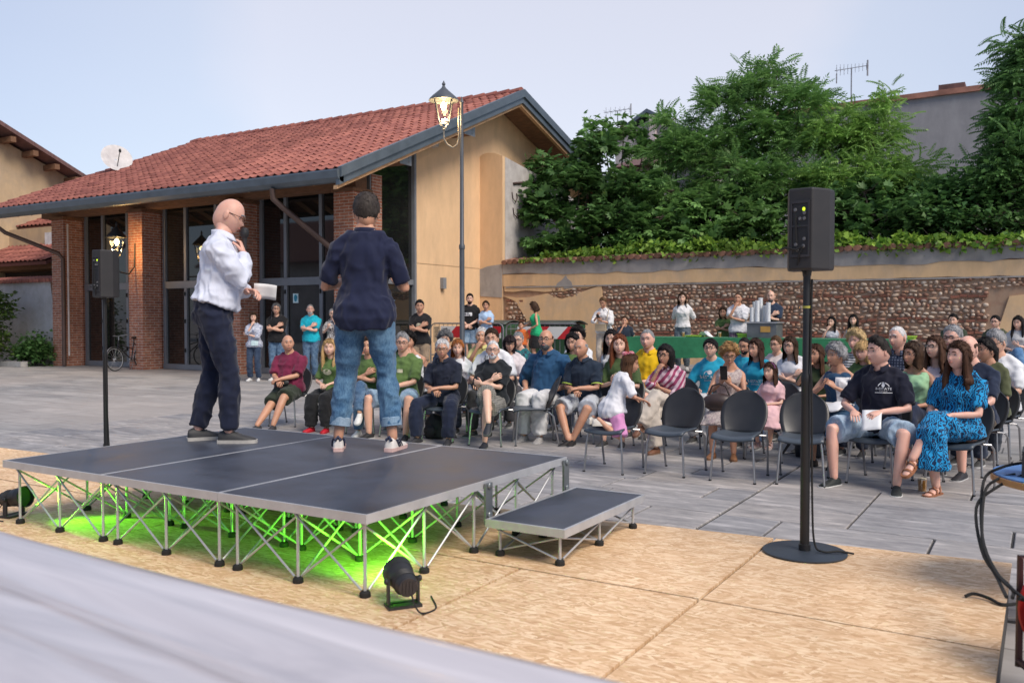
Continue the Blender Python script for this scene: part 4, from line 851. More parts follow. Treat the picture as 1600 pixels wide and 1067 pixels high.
def hand(mb, w, d, palm, side, s=1.0, curl=.5, mi=0, spread=.06, thumb=1.0):
    """wrist w, direction d along the hand, palm = unit normal out of the palm; side +1 right, -1 left"""
    d = unit(d); palm = unit(np.asarray(palm, float)-d*np.dot(palm, d)); lat = np.cross(d, palm)*side     # lat points to the thumb side
    w = np.asarray(w, float); q = lambda a, b, c: w+(d*a+lat*b+palm*c)*s
    mb.tube([q(-.02, 0, 0), q(.02, .002, 0), q(.06, .002, .002), q(.092, .0, .004)], [(.022*s, .016*s), (.034*s, .016*s), (.041*s, .0145*s), (.036*s, .012*s)], 10, mi, hint=lat, roundcap=True)
    for k, (b, l, a0) in enumerate(((.030, .072, .06), (.010, .082, .02), (-.011, .076, -.03), (-.030, .060, -.08))):
        a = q(.088, b, .004); an = .15; p = [a-d*.02*s, a]; f = unit(d+lat*(a0*spread/.06)); cu = curl*(.95+.06*k)
        for seg, fr in ((.44, .55), (.32, .8), (.24, .6)):
            an += cu*fr; v = f*math.cos(an)+palm*math.sin(an); a = a+v*l*seg*s; p.append(a)
        mb.tube(p, [.0088*s, .0088*s, .0082*s, .0074*s, .0062*s], 6, mi, roundcap=True)
    a = q(.018, .030, .006); t1 = q(.052, .052+.008*thumb, .016+.010*curl); t2 = q(.082, .050+.01*thumb, .026+.022*curl); mb.tube([q(.005, .018, .004), a, t1, t2], [.013*s, .0125*s, .0098*s, .008*s], 7, mi, roundcap=True)
def shoe(mb, ank, f, s, style, sc2=1.0):
    """ankle point, forward vector of the foot (any direction), s scale; upper = slot 0, sole = slot 1, extra = slot 2"""
    f = unit(f); up = np.array((0, 0, 1.)); up = unit(up-f*np.dot(up, f)); lat = np.cross(f, up); ank = np.asarray(ank, float)
    q = lambda y, x, z: ank+(f*y+lat*x+up*(z-.088))*s
    prof = [(-.072, .022, .055), (-.066, .031, .078), (-.035, .036, .092), (.0, .037, .092), (.045, .040, .078), (.09, .045, .060), (.135, .046, .048), (.168, .038, .040), (.188, .018, .028)]
    if style == 'sandal': prof = prof[3:]; 
    n = 10; vs = []
    for y, w_, h in prof:
        for k in range(n):
            a = math.pi*k/(n-1); vs.append(q(y, -math.cos(a)*w_*(1.0 if k not in (0, n-1) else .97), .016+(h-.016)*max(math.sin(a), 0)**.75))
    fs = [(i*n+k, (i+1)*n+k, (i+1)*n+k+1, i*n+k+1) for i in range(len(prof)-1) for k in range(n-1)]+[tuple(range(n)), tuple(range((len(prof)-1)*n, len(prof)*n))[::-1]]
    if style != 'sandal': mb.add(vs, fs, 0)
    sp = [(-.08, .012), (-.076, .030), (-.04, .038), (.02, .038), (.08, .046), (.135, .049), (.175, .040), (.195, .018)]; V = []; h0, h1 = 0, (.024 if style != 'flat' else .012)
    if style == 'heel': h1 = .03
    pts = [(y, x) for y, x in sp]+[(y, -x) for y, x in sp[::-1]]
    V = [q(y, x, h0) for y, x in pts]+[q(y, x*1.02, h1) for y, x in pts]; m_ = len(pts)
    mb.add(V, [tuple(range(m_)), tuple(range(m_, 2*m_))[::-1]]+[(i, m_+i, m_+(i+1) % m_, (i+1) % m_) for i in range(m_)], 1)
    if style == 'sandal':
        for y, h in ((.12, .052), (.045, .085), (-.01, .12)): mb.tube([q(y, -.045 if y > .1 else -.038, .02), q(y, -.035, h*.75), q(y, 0, h), q(y, .035, h*.75), q(y, .045 if y > .1 else .038, .02)], [(.012, .004)]*5, 6, 2, hint=f)
    if style == 'sneaker':
        for k in range(4): mb.tube([q(.035+.022*k, -.018, .083-.010*k), q(.035+.022*k, .018, .083-.010*k)], .003, 5, 2)
    if style == 'stripes':
        for sd in (-1, 1):
            for k in range(3): mb.tube([q(.02+.026*k, sd*.0415, .026), q(-.005+.026*k, sd*.0395, .062), q(-.012+.026*k, sd*.030, .076)], [(.006, .003)]*3, 6, 2, hint=lat)
        for k in range(4): mb.tube([q(.035+.022*k, -.018, .083-.010*k), q(.035+.022*k, .018, .083-.010*k)], .003, 5, 0)
        mb.tube([q(-.07, -.02, .075), q(-.055, 0, .098), q(-.07, .02, .075)], .012, 6, 2)

ARM = {  # wrist target (x to the own side, y forward, z above the pelvis), elbow hint, hand direction, palm normal, curl
 'lap': ((.035, .27, .12), (.9, -.5, -.5), (-.55, .8, -.25), (-.35, .1, -1), .7),
 'lap2': ((.02, .30, .15), (.9, -.5, -.5), (-.75, .6, -.1), (-.1, -.3, -1), .6),
 'thigh': ((.12, .29, .13), (.9, -.6, -.3), (-.2, .95, -.25), (0, -.2, -1), .35),
 'knee': ((.13, .40, .10), (.8, -.6, -.3), (0, .9, -.4), (0, 0, -1), .4),
 'cross': ((-.085, .20, .29), (.8, .1, -.9), (-.8, -.25, .45), (-.2, -1, 0), .7),
 'cross2': ((-.07, .235, .235), (.8, .1, -.9), (-.9, -.4, .05), (-.2, -1, .1), .8),
 'under': ((-.10, .20, .24), (.8, .1, -.9), (-.95, .1, .1), (0, -1, .2), .4),
 'side': ((.25, .03, -.07), (.3, -1, 0), (-.05, .15, -1), (-1, 0, 0), .4),
 'behind': ((.03, -.17, .05), (1, -.2, .0), (-.9, -.1, -.3), (0, -1, 0), .4),
 'front': ((.02, .23, .03), (.9, -.4, -.3), (-.7, .5, -.4), (-.2, -1, -.2), .6),
 'phone': ((.05, .30, .33), (.7, -.3, -.8), (-.3, .45, .8), (-.5, -.7, .3), .8),
 'phone_low': ((.04, .28, .22), (.8, -.4, -.7), (-.3, .75, .5), (-.4, -.6, .6), .7),
 'clap': ((.07, .30, .32), (.9, -.3, -.7), (-.25, .55, .75), (-1, .1, .1), .2),
 'gest': ((.20, .34, .16), (.8, -.7, -.3), (-.25, .8, .5), (-.5, -.1, .9), .35),
 'hold': ((.10, .27, .20), (.8, -.6, -.5), (-.5, .8, .1), (-.6, -.2, .7), .8),
 'rest': ((.20, .16, .08), (.7, -.8, -.1), (-.3, .9, -.3), (0, 0, -1), .4),
 'reach': ((.16, .42, .10), (.8, -.6, -.3), (0, .8, -.5), (0, -.3, -1), .4),
}
PEOPLE = []
def person(label, loc, face, pose='sit', top=None, h=1.72, sex='m', fat=0., skin='mid', hair=('short', 'brown'), beard=None, glasses=False,
           shirt=('tee', (.1, .1, .12)), pants=('long', (.03, .04, .07)), shoes=('sneaker', (.05, .05, .05), (.5, .5, .5)), arms=('lap', 'lap'), head=(0, 0), lean=4, slouch=8,
           knees=(0., 0.), feet=None, legx=0, crossed=None, group='people sitting in the audience', seatz=.455, vox=.014, twist=0, sole=None, tilt=0, seed=None, stance=.10, tuck=False, cat='person'):
    """loc: point of the ground under the hips; face: compass heading (radians, 0 looks along +Y); h: standing height"""
    seed = seed if seed is not None else len(PEOPLE)*7+1; k = h/1.75; fem = sex == 'f'; base = empty('person', loc, face, label, cat, group); PEOPLE.append(base); fk = 1+.22*fat
    S = np.array; rv = random.Random(seed*13+5); HV[:] = [rv.uniform(.75, 1.3), rv.uniform(-.08, .06), rv.uniform(.95, 1.06), 0]
    sit = pose == 'sit'
    pz = (seatz+.085*k) if sit else (.965*k if pose == 'stand' else seatz+.2*k)
    pel = S((0, 0, pz)); ang = R_(lean); sp = []; p = pel.copy()
    # spine curve
    L_ = np.linspace(0, .56*k, 15); pts = [p.copy()]
    for i in range(14):
        a = ang+R_(slouch)*(i/13)*1.2-(R_(8) if sit else 0)*(1-i/13); v = S((math.sin(R_(tilt)), math.sin(a), math.cos(a))); p = p+unit(v)*(.56*k/14); pts.append(p.copy())
    def spine(s):
        s = s*1.0
        if s <= 0: return pel+S((0, 0, 1))*s*k
        f = min(s/.56*14, 13.999); i = int(f); return pts[i]*(1-(f-i))+pts[i+1]*(f-i)
    Rt = rotz(R_(twist))
    bust = .028 if fem else 0
    W = [(-.11, .125, .105, 0), (-.05, .165, .122, -.012), (.02, .168, .118, -.006), (.10, .150, .104, .004), (.18, .142, .100, .008), (.26, .152, .106, .012), (.34, .168, .114, .012), (.40, .168, .106, .002), (.445, .150, .090, -.006), (.485, .112, .072, -.010), (.515, .078, .062, -.008), (.54, .064, .056, -.006)]
    if fem: W = [(s, w*(.98 if s < .05 else .87 if s < .3 else .89), d*(.98 if s < .05 else .92), o) for s, w, d, o in W]
    def torso(inf, s0=-.11, s1=.54, flare=0, top=1.):
        P_, r_ = [], []
        for s, w_, d_, o in W:
            if s < s0-.001 or s > s1+.001: continue
            b = fat*math.exp(-((s-.12)/.13)**2); dd = d_+.055*b; ww = w_+.03*b+.012*fat; oo = o+.045*b
            if fem: q_ = math.exp(-((s-.345)/.06)**2); dd += .014*q_; oo += bust*.7*q_
            fl = flare*max(0, (.15-s))/.2
            c = spine(s)+S((0, oo*k, 0)); P_.append(c); r_.append((ww*k+inf+fl, dd*k+inf+fl))
        return P_, r_
    hint = (1, 0, 0)
    neck = spine(.52)+S((0, -.008*k, 0)); nb = spine(.56)
    hy, hp = R_(head[0]), R_(head[1])
    ndir = unit(spine(.56)-spine(.45)); ndir = unit(ndir*.6+S((0, .12, .8)))
    hc = nb+ndir*.114*k+S((0, .022*k, 0))
    Rh = rotz(-hy) @ rotx(hp) @ roty(R_(tilt)*.5)     # head[0] > 0 turns to the person's right
    hs = k*(1.05 if not fem else 1.0); hs = max(hs, .9) if h > 1.4 else hs*1.18
    # arms
    shw = (.182 if not fem else .158)*k+.012*fat; joints = {}
    for sd, nm in ((1, arms[0]), (-1, arms[1])):
        sh = spine(.415)+Rt @ S((sd*shw, -.012*k, 0)); 
        if isinstance(nm, tuple): tgt, eh, hd, pn, cu = nm; tgt = S(tgt)
        elif nm in ('chin', 'mouth', 'mic'):
            fwd = Rh @ S((0, 1, 0)); tgt = hc+Rh @ S((sd*.035, .135 if nm != 'mic' else .20, -.175 if nm != 'mic' else -.215))*k; eh, hd, pn, cu = (.55, .1, -1), (-.35, -.35, .9), (-.3, -.9, .1), 1.0; tgt = ('abs', tgt)
        else: tgt, eh, hd, pn, cu = ARM[nm]
        if isinstance(tgt, tuple) and tgt[0] == 'abs': T = tgt[1]
        else:
            t_ = S(tgt)*k; t_[0] *= sd; T = pel+t_; lf = spine(.3)-pel; T = T+S((0, lf[1]*(t_[2]/(.30*k)) if t_[2] > .18*k else 0, 0)); T = T+S((0, .035*fat if t_[1] > .1 else 0, 0))
        m_ = S((sd, 1, 1)); el, wr = ik(sh, T, .285*k, .255*k, S(eh)*m_); joints[sd] = (sh, el, wr, S(hd)*m_, S(pn)*m_, cu)
    # legs
    hipx = .092*k; legs = {}
    for i, sd in enumerate((1, -1)):
        hp_ = pel+S((sd*hipx, 0, -.03*k))
        if feet and feet[i] is not None: a = S(feet[i]); a = S((a[0]*sd, a[1], a[2]))*S((k, k, k)); kh = S((sd*.25+legx*sd, 1, .6)) if sit else S((sd*.1, 1, 0)); fd = S((sd*.2, 1, 0))
        elif sit:
            a = S((sd*(.11+knees[i]*.6), (.42+(knees[1-i]-knees[i])*.0)*k, .088)); kh = S((sd*knees[i]*1.5, .4, 1)); fd = S((sd*(.15+knees[i]*.5), 1, 0))
        else: a = S((sd*stance, 0.0, .088*k)); kh = S((sd*.05, 1, 0)); fd = S((sd*.22, 1, 0))
        legs[sd] = [hp_, None, a, fd, kh]
    if crossed:          # crossed = +1: right leg over left; ankle of the upper leg hangs in front of the other knee
        sd = crossed; legs[sd][2] = S((-sd*.18*k, .60*k, pz-.22*k)); legs[sd][4] = S((-sd*.15, .4, 1)); legs[sd][3] = S((-sd*.15, .85, -.45)); o_ = legs[-sd]; o_[2] = S((-sd*.05*k, .40*k, .088)); o_[4] = S((-sd*.1, .4, 1))
    for sd in legs:
        kn, an = ik(legs[sd][0], legs[sd][2], .435*k, .425*k, legs[sd][4]); legs[sd][1] = kn; legs[sd][2] = an
    tf = (.92 if fem else 1.0)
    thr = [.088*k*tf*fk+.004, .080*k*tf*fk, .058*k*(1+.12*fat), .056*k*(1+.12*fat), .036*k*(1+.1*fat)]
    def legpts(sd, upto=1.0): hp_, kn, an = legs[sd][:3]; q1 = hp_*.5+kn*.5; q2 = kn*.68+an*.32+unit(np.cross(S((1, 0, 0)), an-kn))*0; return [hp_, q1, kn, q2, an]
    def cut(P_, r_, frac):      # keep the first part of a limb by arc length
        d = [0]
        for a, b in zip(P_, P_[1:]): d.append(d[-1]+np.linalg.norm(b-a))
        T = d[-1]*frac; oP, oR = [P_[0]], [r_[0]]
        for i in range(1, len(P_)):
            if d[i] <= T: oP.append(P_[i]); oR.append(r_[i])
            else: t = (T-d[i-1])/(d[i]-d[i-1]); oP.append(P_[i-1]*(1-t)+P_[i]*t); oR.append(r_[i-1]*(1-t)+r_[i]*t); break
        return oP, oR
    ar = [.050, .046, .037, .037, .0255]; ar = [q_*k*(.86 if fem else 1)*(1+.18*fat) for q_ in ar]
    def armpts(sd): sh, el, wr = joints[sd][:3]; return [sh, sh*.45+el*.55, el, el*.62+wr*.38, wr]
    # ---------- body, one surface
    mb = MB(); P_, r_ = torso(-.012, .0); mb.tube(P_, r_, 18, hint=hint, roundcap=True)
    [mb.tube([nb+S((sd*.02*k, -.012*k, .02)), spine(.50)+S((sd*.07*k, -.014*k, 0)), joints[sd][0]+S((0, 0, .012))], [.036*k, .034*k, .034*k], 10, roundcap=True) for sd in (1, -1)]
    mb.tube([spine(.47), nb+S((0, .004, 0)), hc+Rh @ S((0, -.02, -.05))*hs], [.066*k*(1 if not fem else .86)*(1+.15*fat), .056*k*(1 if not fem else .84)*(1+.2*fat), .055*k*(1 if not fem else .84)*(1+.2*fat)], 12, roundcap=True)
    if fem:
        for sd in (-1, 1): mb.ell(spine(.345)+S((sd*.07*k, .085*k+.02, 0)), (.042*k, .038*k, .042*k))
    for sd in (1, -1):
        mb.tube(armpts(sd), ar, 10, roundcap=True); mb.tube(legpts(sd), [q_*(.82 if pants[0] in ('long', 'rolled') and i_ < 4 else 1) for i_, q_ in enumerate(thr)], 12, roundcap=True)
    sk = skinmat(SK[skin]) if isinstance(skin, str) else skinmat(skin)
    hcol = HC[hair[1]] if isinstance(hair[1], str) else hair[1]; hm = hairmat(hcol)
    bme = remesh('body', mb, max(vox, .013), [sk, hm, EYE_W, IRIS, LIPS], 3)
    hb = MB(); HP = headsurf(HD, fem, fat)*hs; hb.add(place(HP, Rh, hc), HF.tolist(), 0)
    hb2 = lambda d: place(headsurf(unit(S(d))[None], fem, fat)*hs, Rh, hc)[0]; fw = Rh @ S((0, 1, 0)); upv = Rh @ S((0, 0, 1)); rt = Rh @ S((1, 0, 0))
    for sd in (1, -1):
        hb.ell(hc+Rh @ S((sd*.077, -.010, -.004))*hs, (.011*hs, .022*hs, .034*hs), 8, 6, 0, Rh @ rotz(-sd*.35))
        e = hb2((sd*.36, .93, .075)); e = e-fw*.002*hs; hb.ell(e, (.015*hs, .008*hs, .0068*hs), 8, 6, 2, Rh); hb.ell(e+fw*.0045*hs, (.0078*hs, .0045*hs, .0070*hs), 6, 4, 3, Rh); hb.tube([e+(rt*-.016*sd+fw*.002)*hs, e+(fw*.0075+upv*.0065)*hs, e+(rt*.017*sd-fw*.002-upv*.001)*hs], .0024*hs, 5, 3)
        b = [hb2((sd*.16, .95, .27)), hb2((sd*.36, .92, .315)), hb2((sd*.56, .82, .25))]; hb.tube([q_+fw*.001 for q_ in b], [.0048*hs, .0054*hs, .003*hs], 5, 1)
    lp = hb2((0, .86, -.50)); hb.ell(lp-fw*.003*hs, (.022*hs, .0075*hs, .0075*hs), 8, 6, 4, Rh)
    for sd in (1, -1):
        sh, el, wr, hd, pn, cu = joints[sd]; fa = unit(wr-el); hand(hb, wr-fa*.01, unit(fa*.45+unit(hd)*.55), pn, sd, (k if h > 1.4 else k*1.05)*(1 if not fem else .9), cu, 0)
    bm = bmesh.new(); bm.from_mesh(bme); tmp = hb.mesh('t', [sk, hm, EYE_W, IRIS, LIPS], True, None); bm.from_mesh(tmp); bm.to_mesh(bme); bm.free(); bpy.data.meshes.remove(tmp)
    bme.polygons.foreach_set('use_smooth', [True]*len(bme.polygons)); body = link('body', bme, base)
    # ---------- hair, beard, glasses
    st = hair[0]
    if st != 'bald':
        Ph, Fh = hair_mesh(st, HD, fem, seed); hm_ = MB(); hm_.add(place(Ph*hs, Rh, hc), Fh.tolist(), 0)
        if st in ('long', 'longfront', 'pony', 'wavy'):
            L = .30 if st != 'pony' else .22; w0 = 1.0 if st != 'pony' else .35
            if st == 'pony':
                a0 = hc+Rh @ S((0, -.10, .03))*hs; hm_.ell(a0, (.03, .03, .03)); hm_.tube([a0, a0+S((0, -.06, -.03)), a0+S((0, -.055, -.14)), a0+S((0, -.03, -.24))], [.022, .035, .032, .012], 8, roundcap=True)
            else:
                def cur(u, v):       # u along the arc round the back, v down and back up inside
                    vv = v*2 if v < .5 else 2-v*2; inn = v >= .5; a = R_(66)+u*R_(360-132); z = .045-vv*(L+.02); rx, ry = .094+.016*vv, .112-.012*vv
                    if inn: rx, ry = rx-.028, ry-.035
                    sag = -.012*vv; j = vnoise(S([[u*9, vv*5, seed]]))[0]*(.008+.010*vv)*(2.2 if st == 'wavy' else 1); rx, ry = rx+j, ry+j
                    P = S((math.sin(a)*rx, math.cos(a)*ry+sag, z)); q_ = Rh @ (P*S((1, 1, 0)))*hs+hc+(Rh @ S((0, 0, min(z, .045) if vv < .35 else .045-.35*(L+.02))))*hs+S((0, 0, -max(0, vv-.35)*(L+.02)))*hs
                    return q_
                hm_.grid(26, 17, cur)
                if st in ('longfront', 'wavy'):
                    for sd in (1, -1):
                        a0 = hc+Rh @ S((sd*.083, .018, .03))*hs; b0 = spine(.44)+S((sd*.095*k, .10*k, .0)); hm_.tube([a0, hc+Rh @ S((sd*.094, .012, -.06))*hs, (hc+Rh @ S((sd*.095, .02, -.14))*hs)*.6+b0*.4, b0, b0+S((0, .012, -.10))], [(.020, .03), (.024, .036), (.026, .038), (.026, .036), (.01, .016)], 8, hint=(1, 0, 0), roundcap=True)
        if st == 'bun': hm_.ell(hc+Rh @ S((0, -.115, .045))*hs, (.04*hs, .04*hs, .04*hs), 10, 8)
        nt_ = 260 if st != 'fringe' else 60; fi = np.array([rv.randrange(len(Fh)) for _ in range(nt_)]); Pq = Ph[Fh[fi]].mean(1); Dq = HD[Fh[fi]].mean(1); Dq = Dq/np.linalg.norm(Dq, axis=1, keepdims=True)
        dn = np.stack([Dq[:, 0]*.5, Dq[:, 1]*.5-.12, np.full(nt_, -.75)], 1)+np.random.default_rng(seed).normal(0, .35 if st not in ('curly', 'wavy') else .9, (nt_, 3)); dn -= Dq*(dn*Dq).sum(1, keepdims=True); dn /= np.linalg.norm(dn, axis=1, keepdims=True)+1e-9
        Lq = {'fringe': .010, 'buzz': .008, 'short': .022, 'quiff': .026}.get(st, .04); sd2 = np.cross(dn, Dq); tip = Pq+dn*Lq+Dq*Lq*(.22 if st != 'curly' else .5)
        for a_, s_, t_ in zip(Pq, sd2, tip): hm_.add(place(np.array([a_-s_*.0045, a_+s_*.0045, t_])*hs, Rh, hc), [(0, 1, 2)], 0)
        hme = hm_.mesh('hair', hm, True, None); n_ = len(hme.vertices); V = np.empty(n_*3, np.float32); hme.vertices.foreach_get('co', V); V = V.reshape(-1, 3)
        am = .008 if st in ('curly', 'wavy') else .0035; V += np.stack([vnoise(V*55, seed), vnoise(V*55, seed+4), vnoise(V*55, seed+8)], 1)*am; hme.vertices.foreach_set('co', V.ravel().astype(np.float32)); hme.update(); link('hair', hme, base)
    if beard and beard[0] == 'full':
        x, y, z = HD.T; ph = np.degrees(np.arctan2(np.abs(x), y)); m_ = sst(-.36-.14*sst(20, 70, ph), -.56-.1*sst(20, 70, ph), z)*sst(92, 74, ph)*(1-.9*np.exp(-((x)/.16)**2-((z+.47)/.05)**2)); m_ = np.maximum(m_, sst(.3, .2, np.abs(x))*sst(-.31, -.35, z)*sst(-.46, -.41, z)*(y > 0)); m_ = m_*.9
        th = .007+.003*vnoise(HD*12, seed); P = headsurf(HD, fem, fat)+HD*(th*m_-.005*(1-m_))[:, None]; F = HF[m_[HF].max(1) > .08]; q = MB(); q.add(place(P*hs, Rh, hc), F.tolist()); q.obj('beard', hairmat(HC[beard[1]]), base, angle=None)
    if glasses:
        q = MB(); q2 = MB(); ez = .012
        for sd in (1, -1):
            c = hc+Rh @ S((sd*.033, .101, ez))*hs; ring = [c+(rt*math.cos(a)*.0245+upv*math.sin(a)*.0175)*hs for a in np.linspace(0, 2*math.pi, 13)]; q.tube(ring, .0027*hs, 5); q.tube([c+rt*sd*.0245*hs, hc+Rh @ S((sd*.074, .07, ez+.004))*hs, hc+Rh @ S((sd*.082, .0, ez+.004))*hs], .0026*hs, 5)
            q2.add([c]+ring[:12], [(0, 1+i, 1+(i+1) % 12) for i in range(12)])
        q.tube([hc+Rh @ S((-.010, .104, ez+.004))*hs, hc+Rh @ S((.010, .104, ez+.004))*hs], .0025*hs, 5)
        go = q.obj('glasses', GLASSES if glasses is True else M(*glasses), base, angle=None); q2.obj('lens', LENS, go, smooth=False)
    # ---------- clothes
    def cmat(c, nm):
        if isinstance(c, bpy.types.Material): return c
        if isinstance(c[0], str): return cloth('cloth_'+c[0]+'_%d%d%d' % tuple(int(q_*200) for q_ in c[1])+'_%d' % int(c[2][0]*200), c[1], c[0], c[2], c[3] if len(c) > 3 else 1)
        return cloth('cloth_%d_%d_%d' % tuple(int(q_*400) for q_ in c), c)
    parts = {}
    ps, pcol = pants[0], pants[1]; pm = cmat(pcol, 'p') if ps else None; PN = {'long': 'trousers', 'shorts': 'shorts', 'rolled': 'jeans', 'skirt': 'skirt', 'capri': 'trousers'}
    def skirt(hem, inf=.02, fl=.04):
        if sit:
            kn = (legs[1][1]+legs[-1][1])/2 if not crossed else legs[crossed][1]*.62+legs[-crossed][1]*.38+S((0, 0, .005)); hw = abs(legs[1][1][0]-legs[-1][1][0])/2+.075*k; m_ = (pel+kn)/2; an = (legs[1][2]+legs[-1][2])/2 if not crossed else legs[-crossed][2]; dn = unit(S((0, .12, -1)))
            P_ = [pel+S((0, -.06, .03)), pel+S((0, .06, .005)), m_+S((0, 0, .005)), kn+S((0, -.02, .0)), kn+S((0, .045, -.06)), kn+dn*hem*.5+S((0, .03, 0)), kn+dn*hem+S((0, .03, 0))]
            xt = .028 if crossed else 0; r_ = [(.165*k, .10), (.185*k*fk, .105), (max(hw, .17*k), .100+xt), (hw+.02, .085+xt), (hw+.03, .09+xt), (hw+fl, .10), (hw+fl*1.5, .12)]
        else: P_ = [spine(.08), spine(0), spine(-.12), spine(-.12)-S((0, 0, hem*.5)), spine(-.12)-S((0, 0, hem))]; r_ = [(.15*k, .11*k), (.178*k, .135*k), (.19*k+fl*.3, .145*k+fl*.3), (.19*k+fl*.7, .15*k+fl*.7), (.19*k+fl, .15*k+fl)]
        return P_, r_
    if ps == 'skirt':
        mb = MB(); P_, r_ = skirt(pants[2] if len(pants) > 2 else .22); mb.tube(P_, r_, 20, hint=hint); parts['skirt'] = link('skirt', remesh('skirt', mb, vox, pm, 4, .008, seed, (11, 11, 3)), base)
    elif ps:
        mb = MB(); P_, r_ = torso(.012, -.11, .11 if not sit else .10); mb.tube(P_, r_, 18, hint=hint, roundcap=False)
        mb.ell(pel+S((0, -.005, -.02 if sit else -.065)), (.165*k*fk if sit else .15*k*fk, .128*k*fk if sit else .135*k*fk, .085*k if sit else .11*k))
        fr = {'long': .985, 'shorts': .46, 'rolled': .90, 'capri': .8}[ps]; lo = pants[2] if len(pants) > 2 else .0
        for sd in (1, -1):
            r2 = [q_+.012+lo*.5+(.016 if i >= 3 else .004)+(lo if i >= 2 else 0) for i, q_ in enumerate(thr)]; P_, r_ = cut(legpts(sd), r2, fr); r_[-1] = r_[-1]+(.012 if ps == 'shorts' else 0); mb.tube(P_, r_, 14)
        parts['pants'] = link(PN[ps], remesh('trousers', mb, vox, pm, 4, .010, seed+1, (10, 10, 9)), base)
        if ps == 'rolled':
            for sd in (1, -1):
                P_, r_ = cut(legpts(sd), r2, .90); e = P_[-1]; d = unit(e-P_[-2]); q = MB(); q.tube([e-d*.055, e-d*.05, e+d*.005, e+d*.008], [r_[-1]+.004, r_[-1]+.009, r_[-1]+.008, r_[-1]+.002], 14); q.obj('turn_up', cloth('denim_turnup', (.17, .27, .38), 'denim', (.36, .45, .54)), parts['pants'])
    ss, scol = shirt[0], shirt[1]; smt = cmat(scol, 's'); mb = MB()
    hem = .012 if tuck else (-.085 if not sit else -.03); neckz = .525 if ss not in ('tank', 'dress_sl', 'vneck') else .475
    inf = .015+.004*fat
    P_, r_ = torso(inf+.004, hem-.03, neckz, .036); mb.tube(P_, r_, 20, hint=hint)
    if fem:
        for sd in (-1, 1): mb.ell(spine(.345)+S((sd*.07*k, .085*k+.02, 0)), (.062*k, .055*k, .062*k))
    slv = {'tee': .46, 'polo': .44, 'long': .97, 'rolled': .66, 'tank': 0, 'dress': .42, 'dress_sl': 0, 'vneck': .40, 'cap': .24}[ss]
    for sd in (1, -1):
        sh = joints[sd][0]
        if slv:
            lo = shirt[2] if len(shirt) > 2 and isinstance(shirt[2], float) else .014
            r2 = [q_+lo+.006*(i < 2)+(.005 if ss == 'rolled' else 0) for i, q_ in enumerate(ar)]; Pq, rq = cut(armpts(sd), r2, slv); rq[-1] += .004 if ss != 'long' else -.002; mb.tube([spine(.42)*.55+Pq[0]*.45]+Pq, [rq[0]*.95]+rq, 12)
        else: mb.tube([spine(.40)+S((sd*.10*k, 0, -.03)), spine(.47)+S((sd*.10*k, -.005, .012))], [(.035, .085), (.028, .06)], 10, hint=hint)
    [mb.tube([spine(.50)+S((sd*.045*k, -.012*k, .002)), spine(.495)+S((sd*.09*k, -.014*k, 0)), joints[sd][0]+S((-sd*.01, 0, .012))], [.048*k, .056*k*(1 if not fem else .92), .056*k*(1 if not fem else .9)], 10) for sd in (1, -1) if slv]
    if ss in ('dress', 'dress_sl'):
        Pq, rq = skirt(shirt[3] if len(shirt) > 3 else .25, .02, .05); mb.tube(Pq, rq, 20, hint=hint)
    so = link({'tee': 't_shirt', 'polo': 'polo_shirt', 'long': 'shirt', 'rolled': 'shirt', 'tank': 'top', 'dress': 'dress', 'dress_sl': 'dress', 'vneck': 'blouse', 'cap': 'blouse'}[ss], remesh('shirt', mb, vox, smt, 4, .011 if ss not in ('tank',) else .008, seed+2, (10, 10, 8)), base)
    parts['shirt'] = so
    if ss in ('polo', 'long', 'rolled'):       # collar: an open band round the neck, points at the front
        q = MB(); nc = spine(.525)+S((0, .0, .004)); tx = unit(spine(.56)-spine(.48)); out_ = []
        def colr(u, v):
            a = R_(22)+u*R_(316); rx, ry = (.068+.016*(1-v))*k*(1 if not fem else .9)+.01*fat, (.066+.014*(1-v))*k+.008*fat; z = -.016+.052*v-.03*math.exp(-((u-.5)/.5)**2)*0-.035*(math.exp(-(u/.16)**2)+math.exp(-((1-u)/.16)**2))
            return nc+S((math.sin(a)*rx, math.cos(a)*ry+.006, z*k))+S((0, -.25*z, 0))
        q.grid(20, 4, colr); co = q.obj('collar', smt, so, angle=None); md = co.modifiers.new('s', 'SOLIDIFY'); md.thickness = .005
    # ---------- shoes
    if shoes:
        s_, c1, c2 = shoes[:3]; c3 = shoes[3] if len(shoes) > 3 else sc_(c1, 2.2) if s_ == 'sneaker' else (.02, .02, .04)
        ml = [M('shoe_%d_%d_%d' % tuple(int(q_*300) for q_ in c), c, .6, 0, .15, 20) for c in (c1, c2, c3)]
        for sd in (1, -1):
            q = MB(); fd = legs[sd][3].copy(); an = legs[sd][2]
            if crossed and sd == crossed: pass
            shoe(q, an, fd, k*(.95 if fem else 1.02) if h > 1.4 else k*1.1, s_); q.obj('sandal' if s_ == 'sandal' else 'shoe', ml, base, angle=50)
            if s_ in ('sandal', 'flat'):      # bare foot inside
                f_ = unit(fd); u_ = unit(S((0, 0, 1))-f_*f_[2]); foot = MB(); kk = k*.92; foot.tube([an-f_*.045*kk-u_*.04, an-u_*.035, an+f_*.06*kk-u_*.045, an+f_*.12*kk-u_*.055, an+f_*.165*kk-u_*.06], [(.03*kk, .03), (.036*kk, .036*kk), (.034*kk, .028*kk), (.04*kk, .018*kk), (.032*kk, .012)], 10, hint=np.cross(f_, u_), roundcap=True); foot.obj('foot', sk, base, angle=None)
    return dict(base=base, pel=pel, hc=hc, Rh=Rh, joints=joints, legs=legs, spine=spine, parts=parts, k=k, so=so, hs=hs)
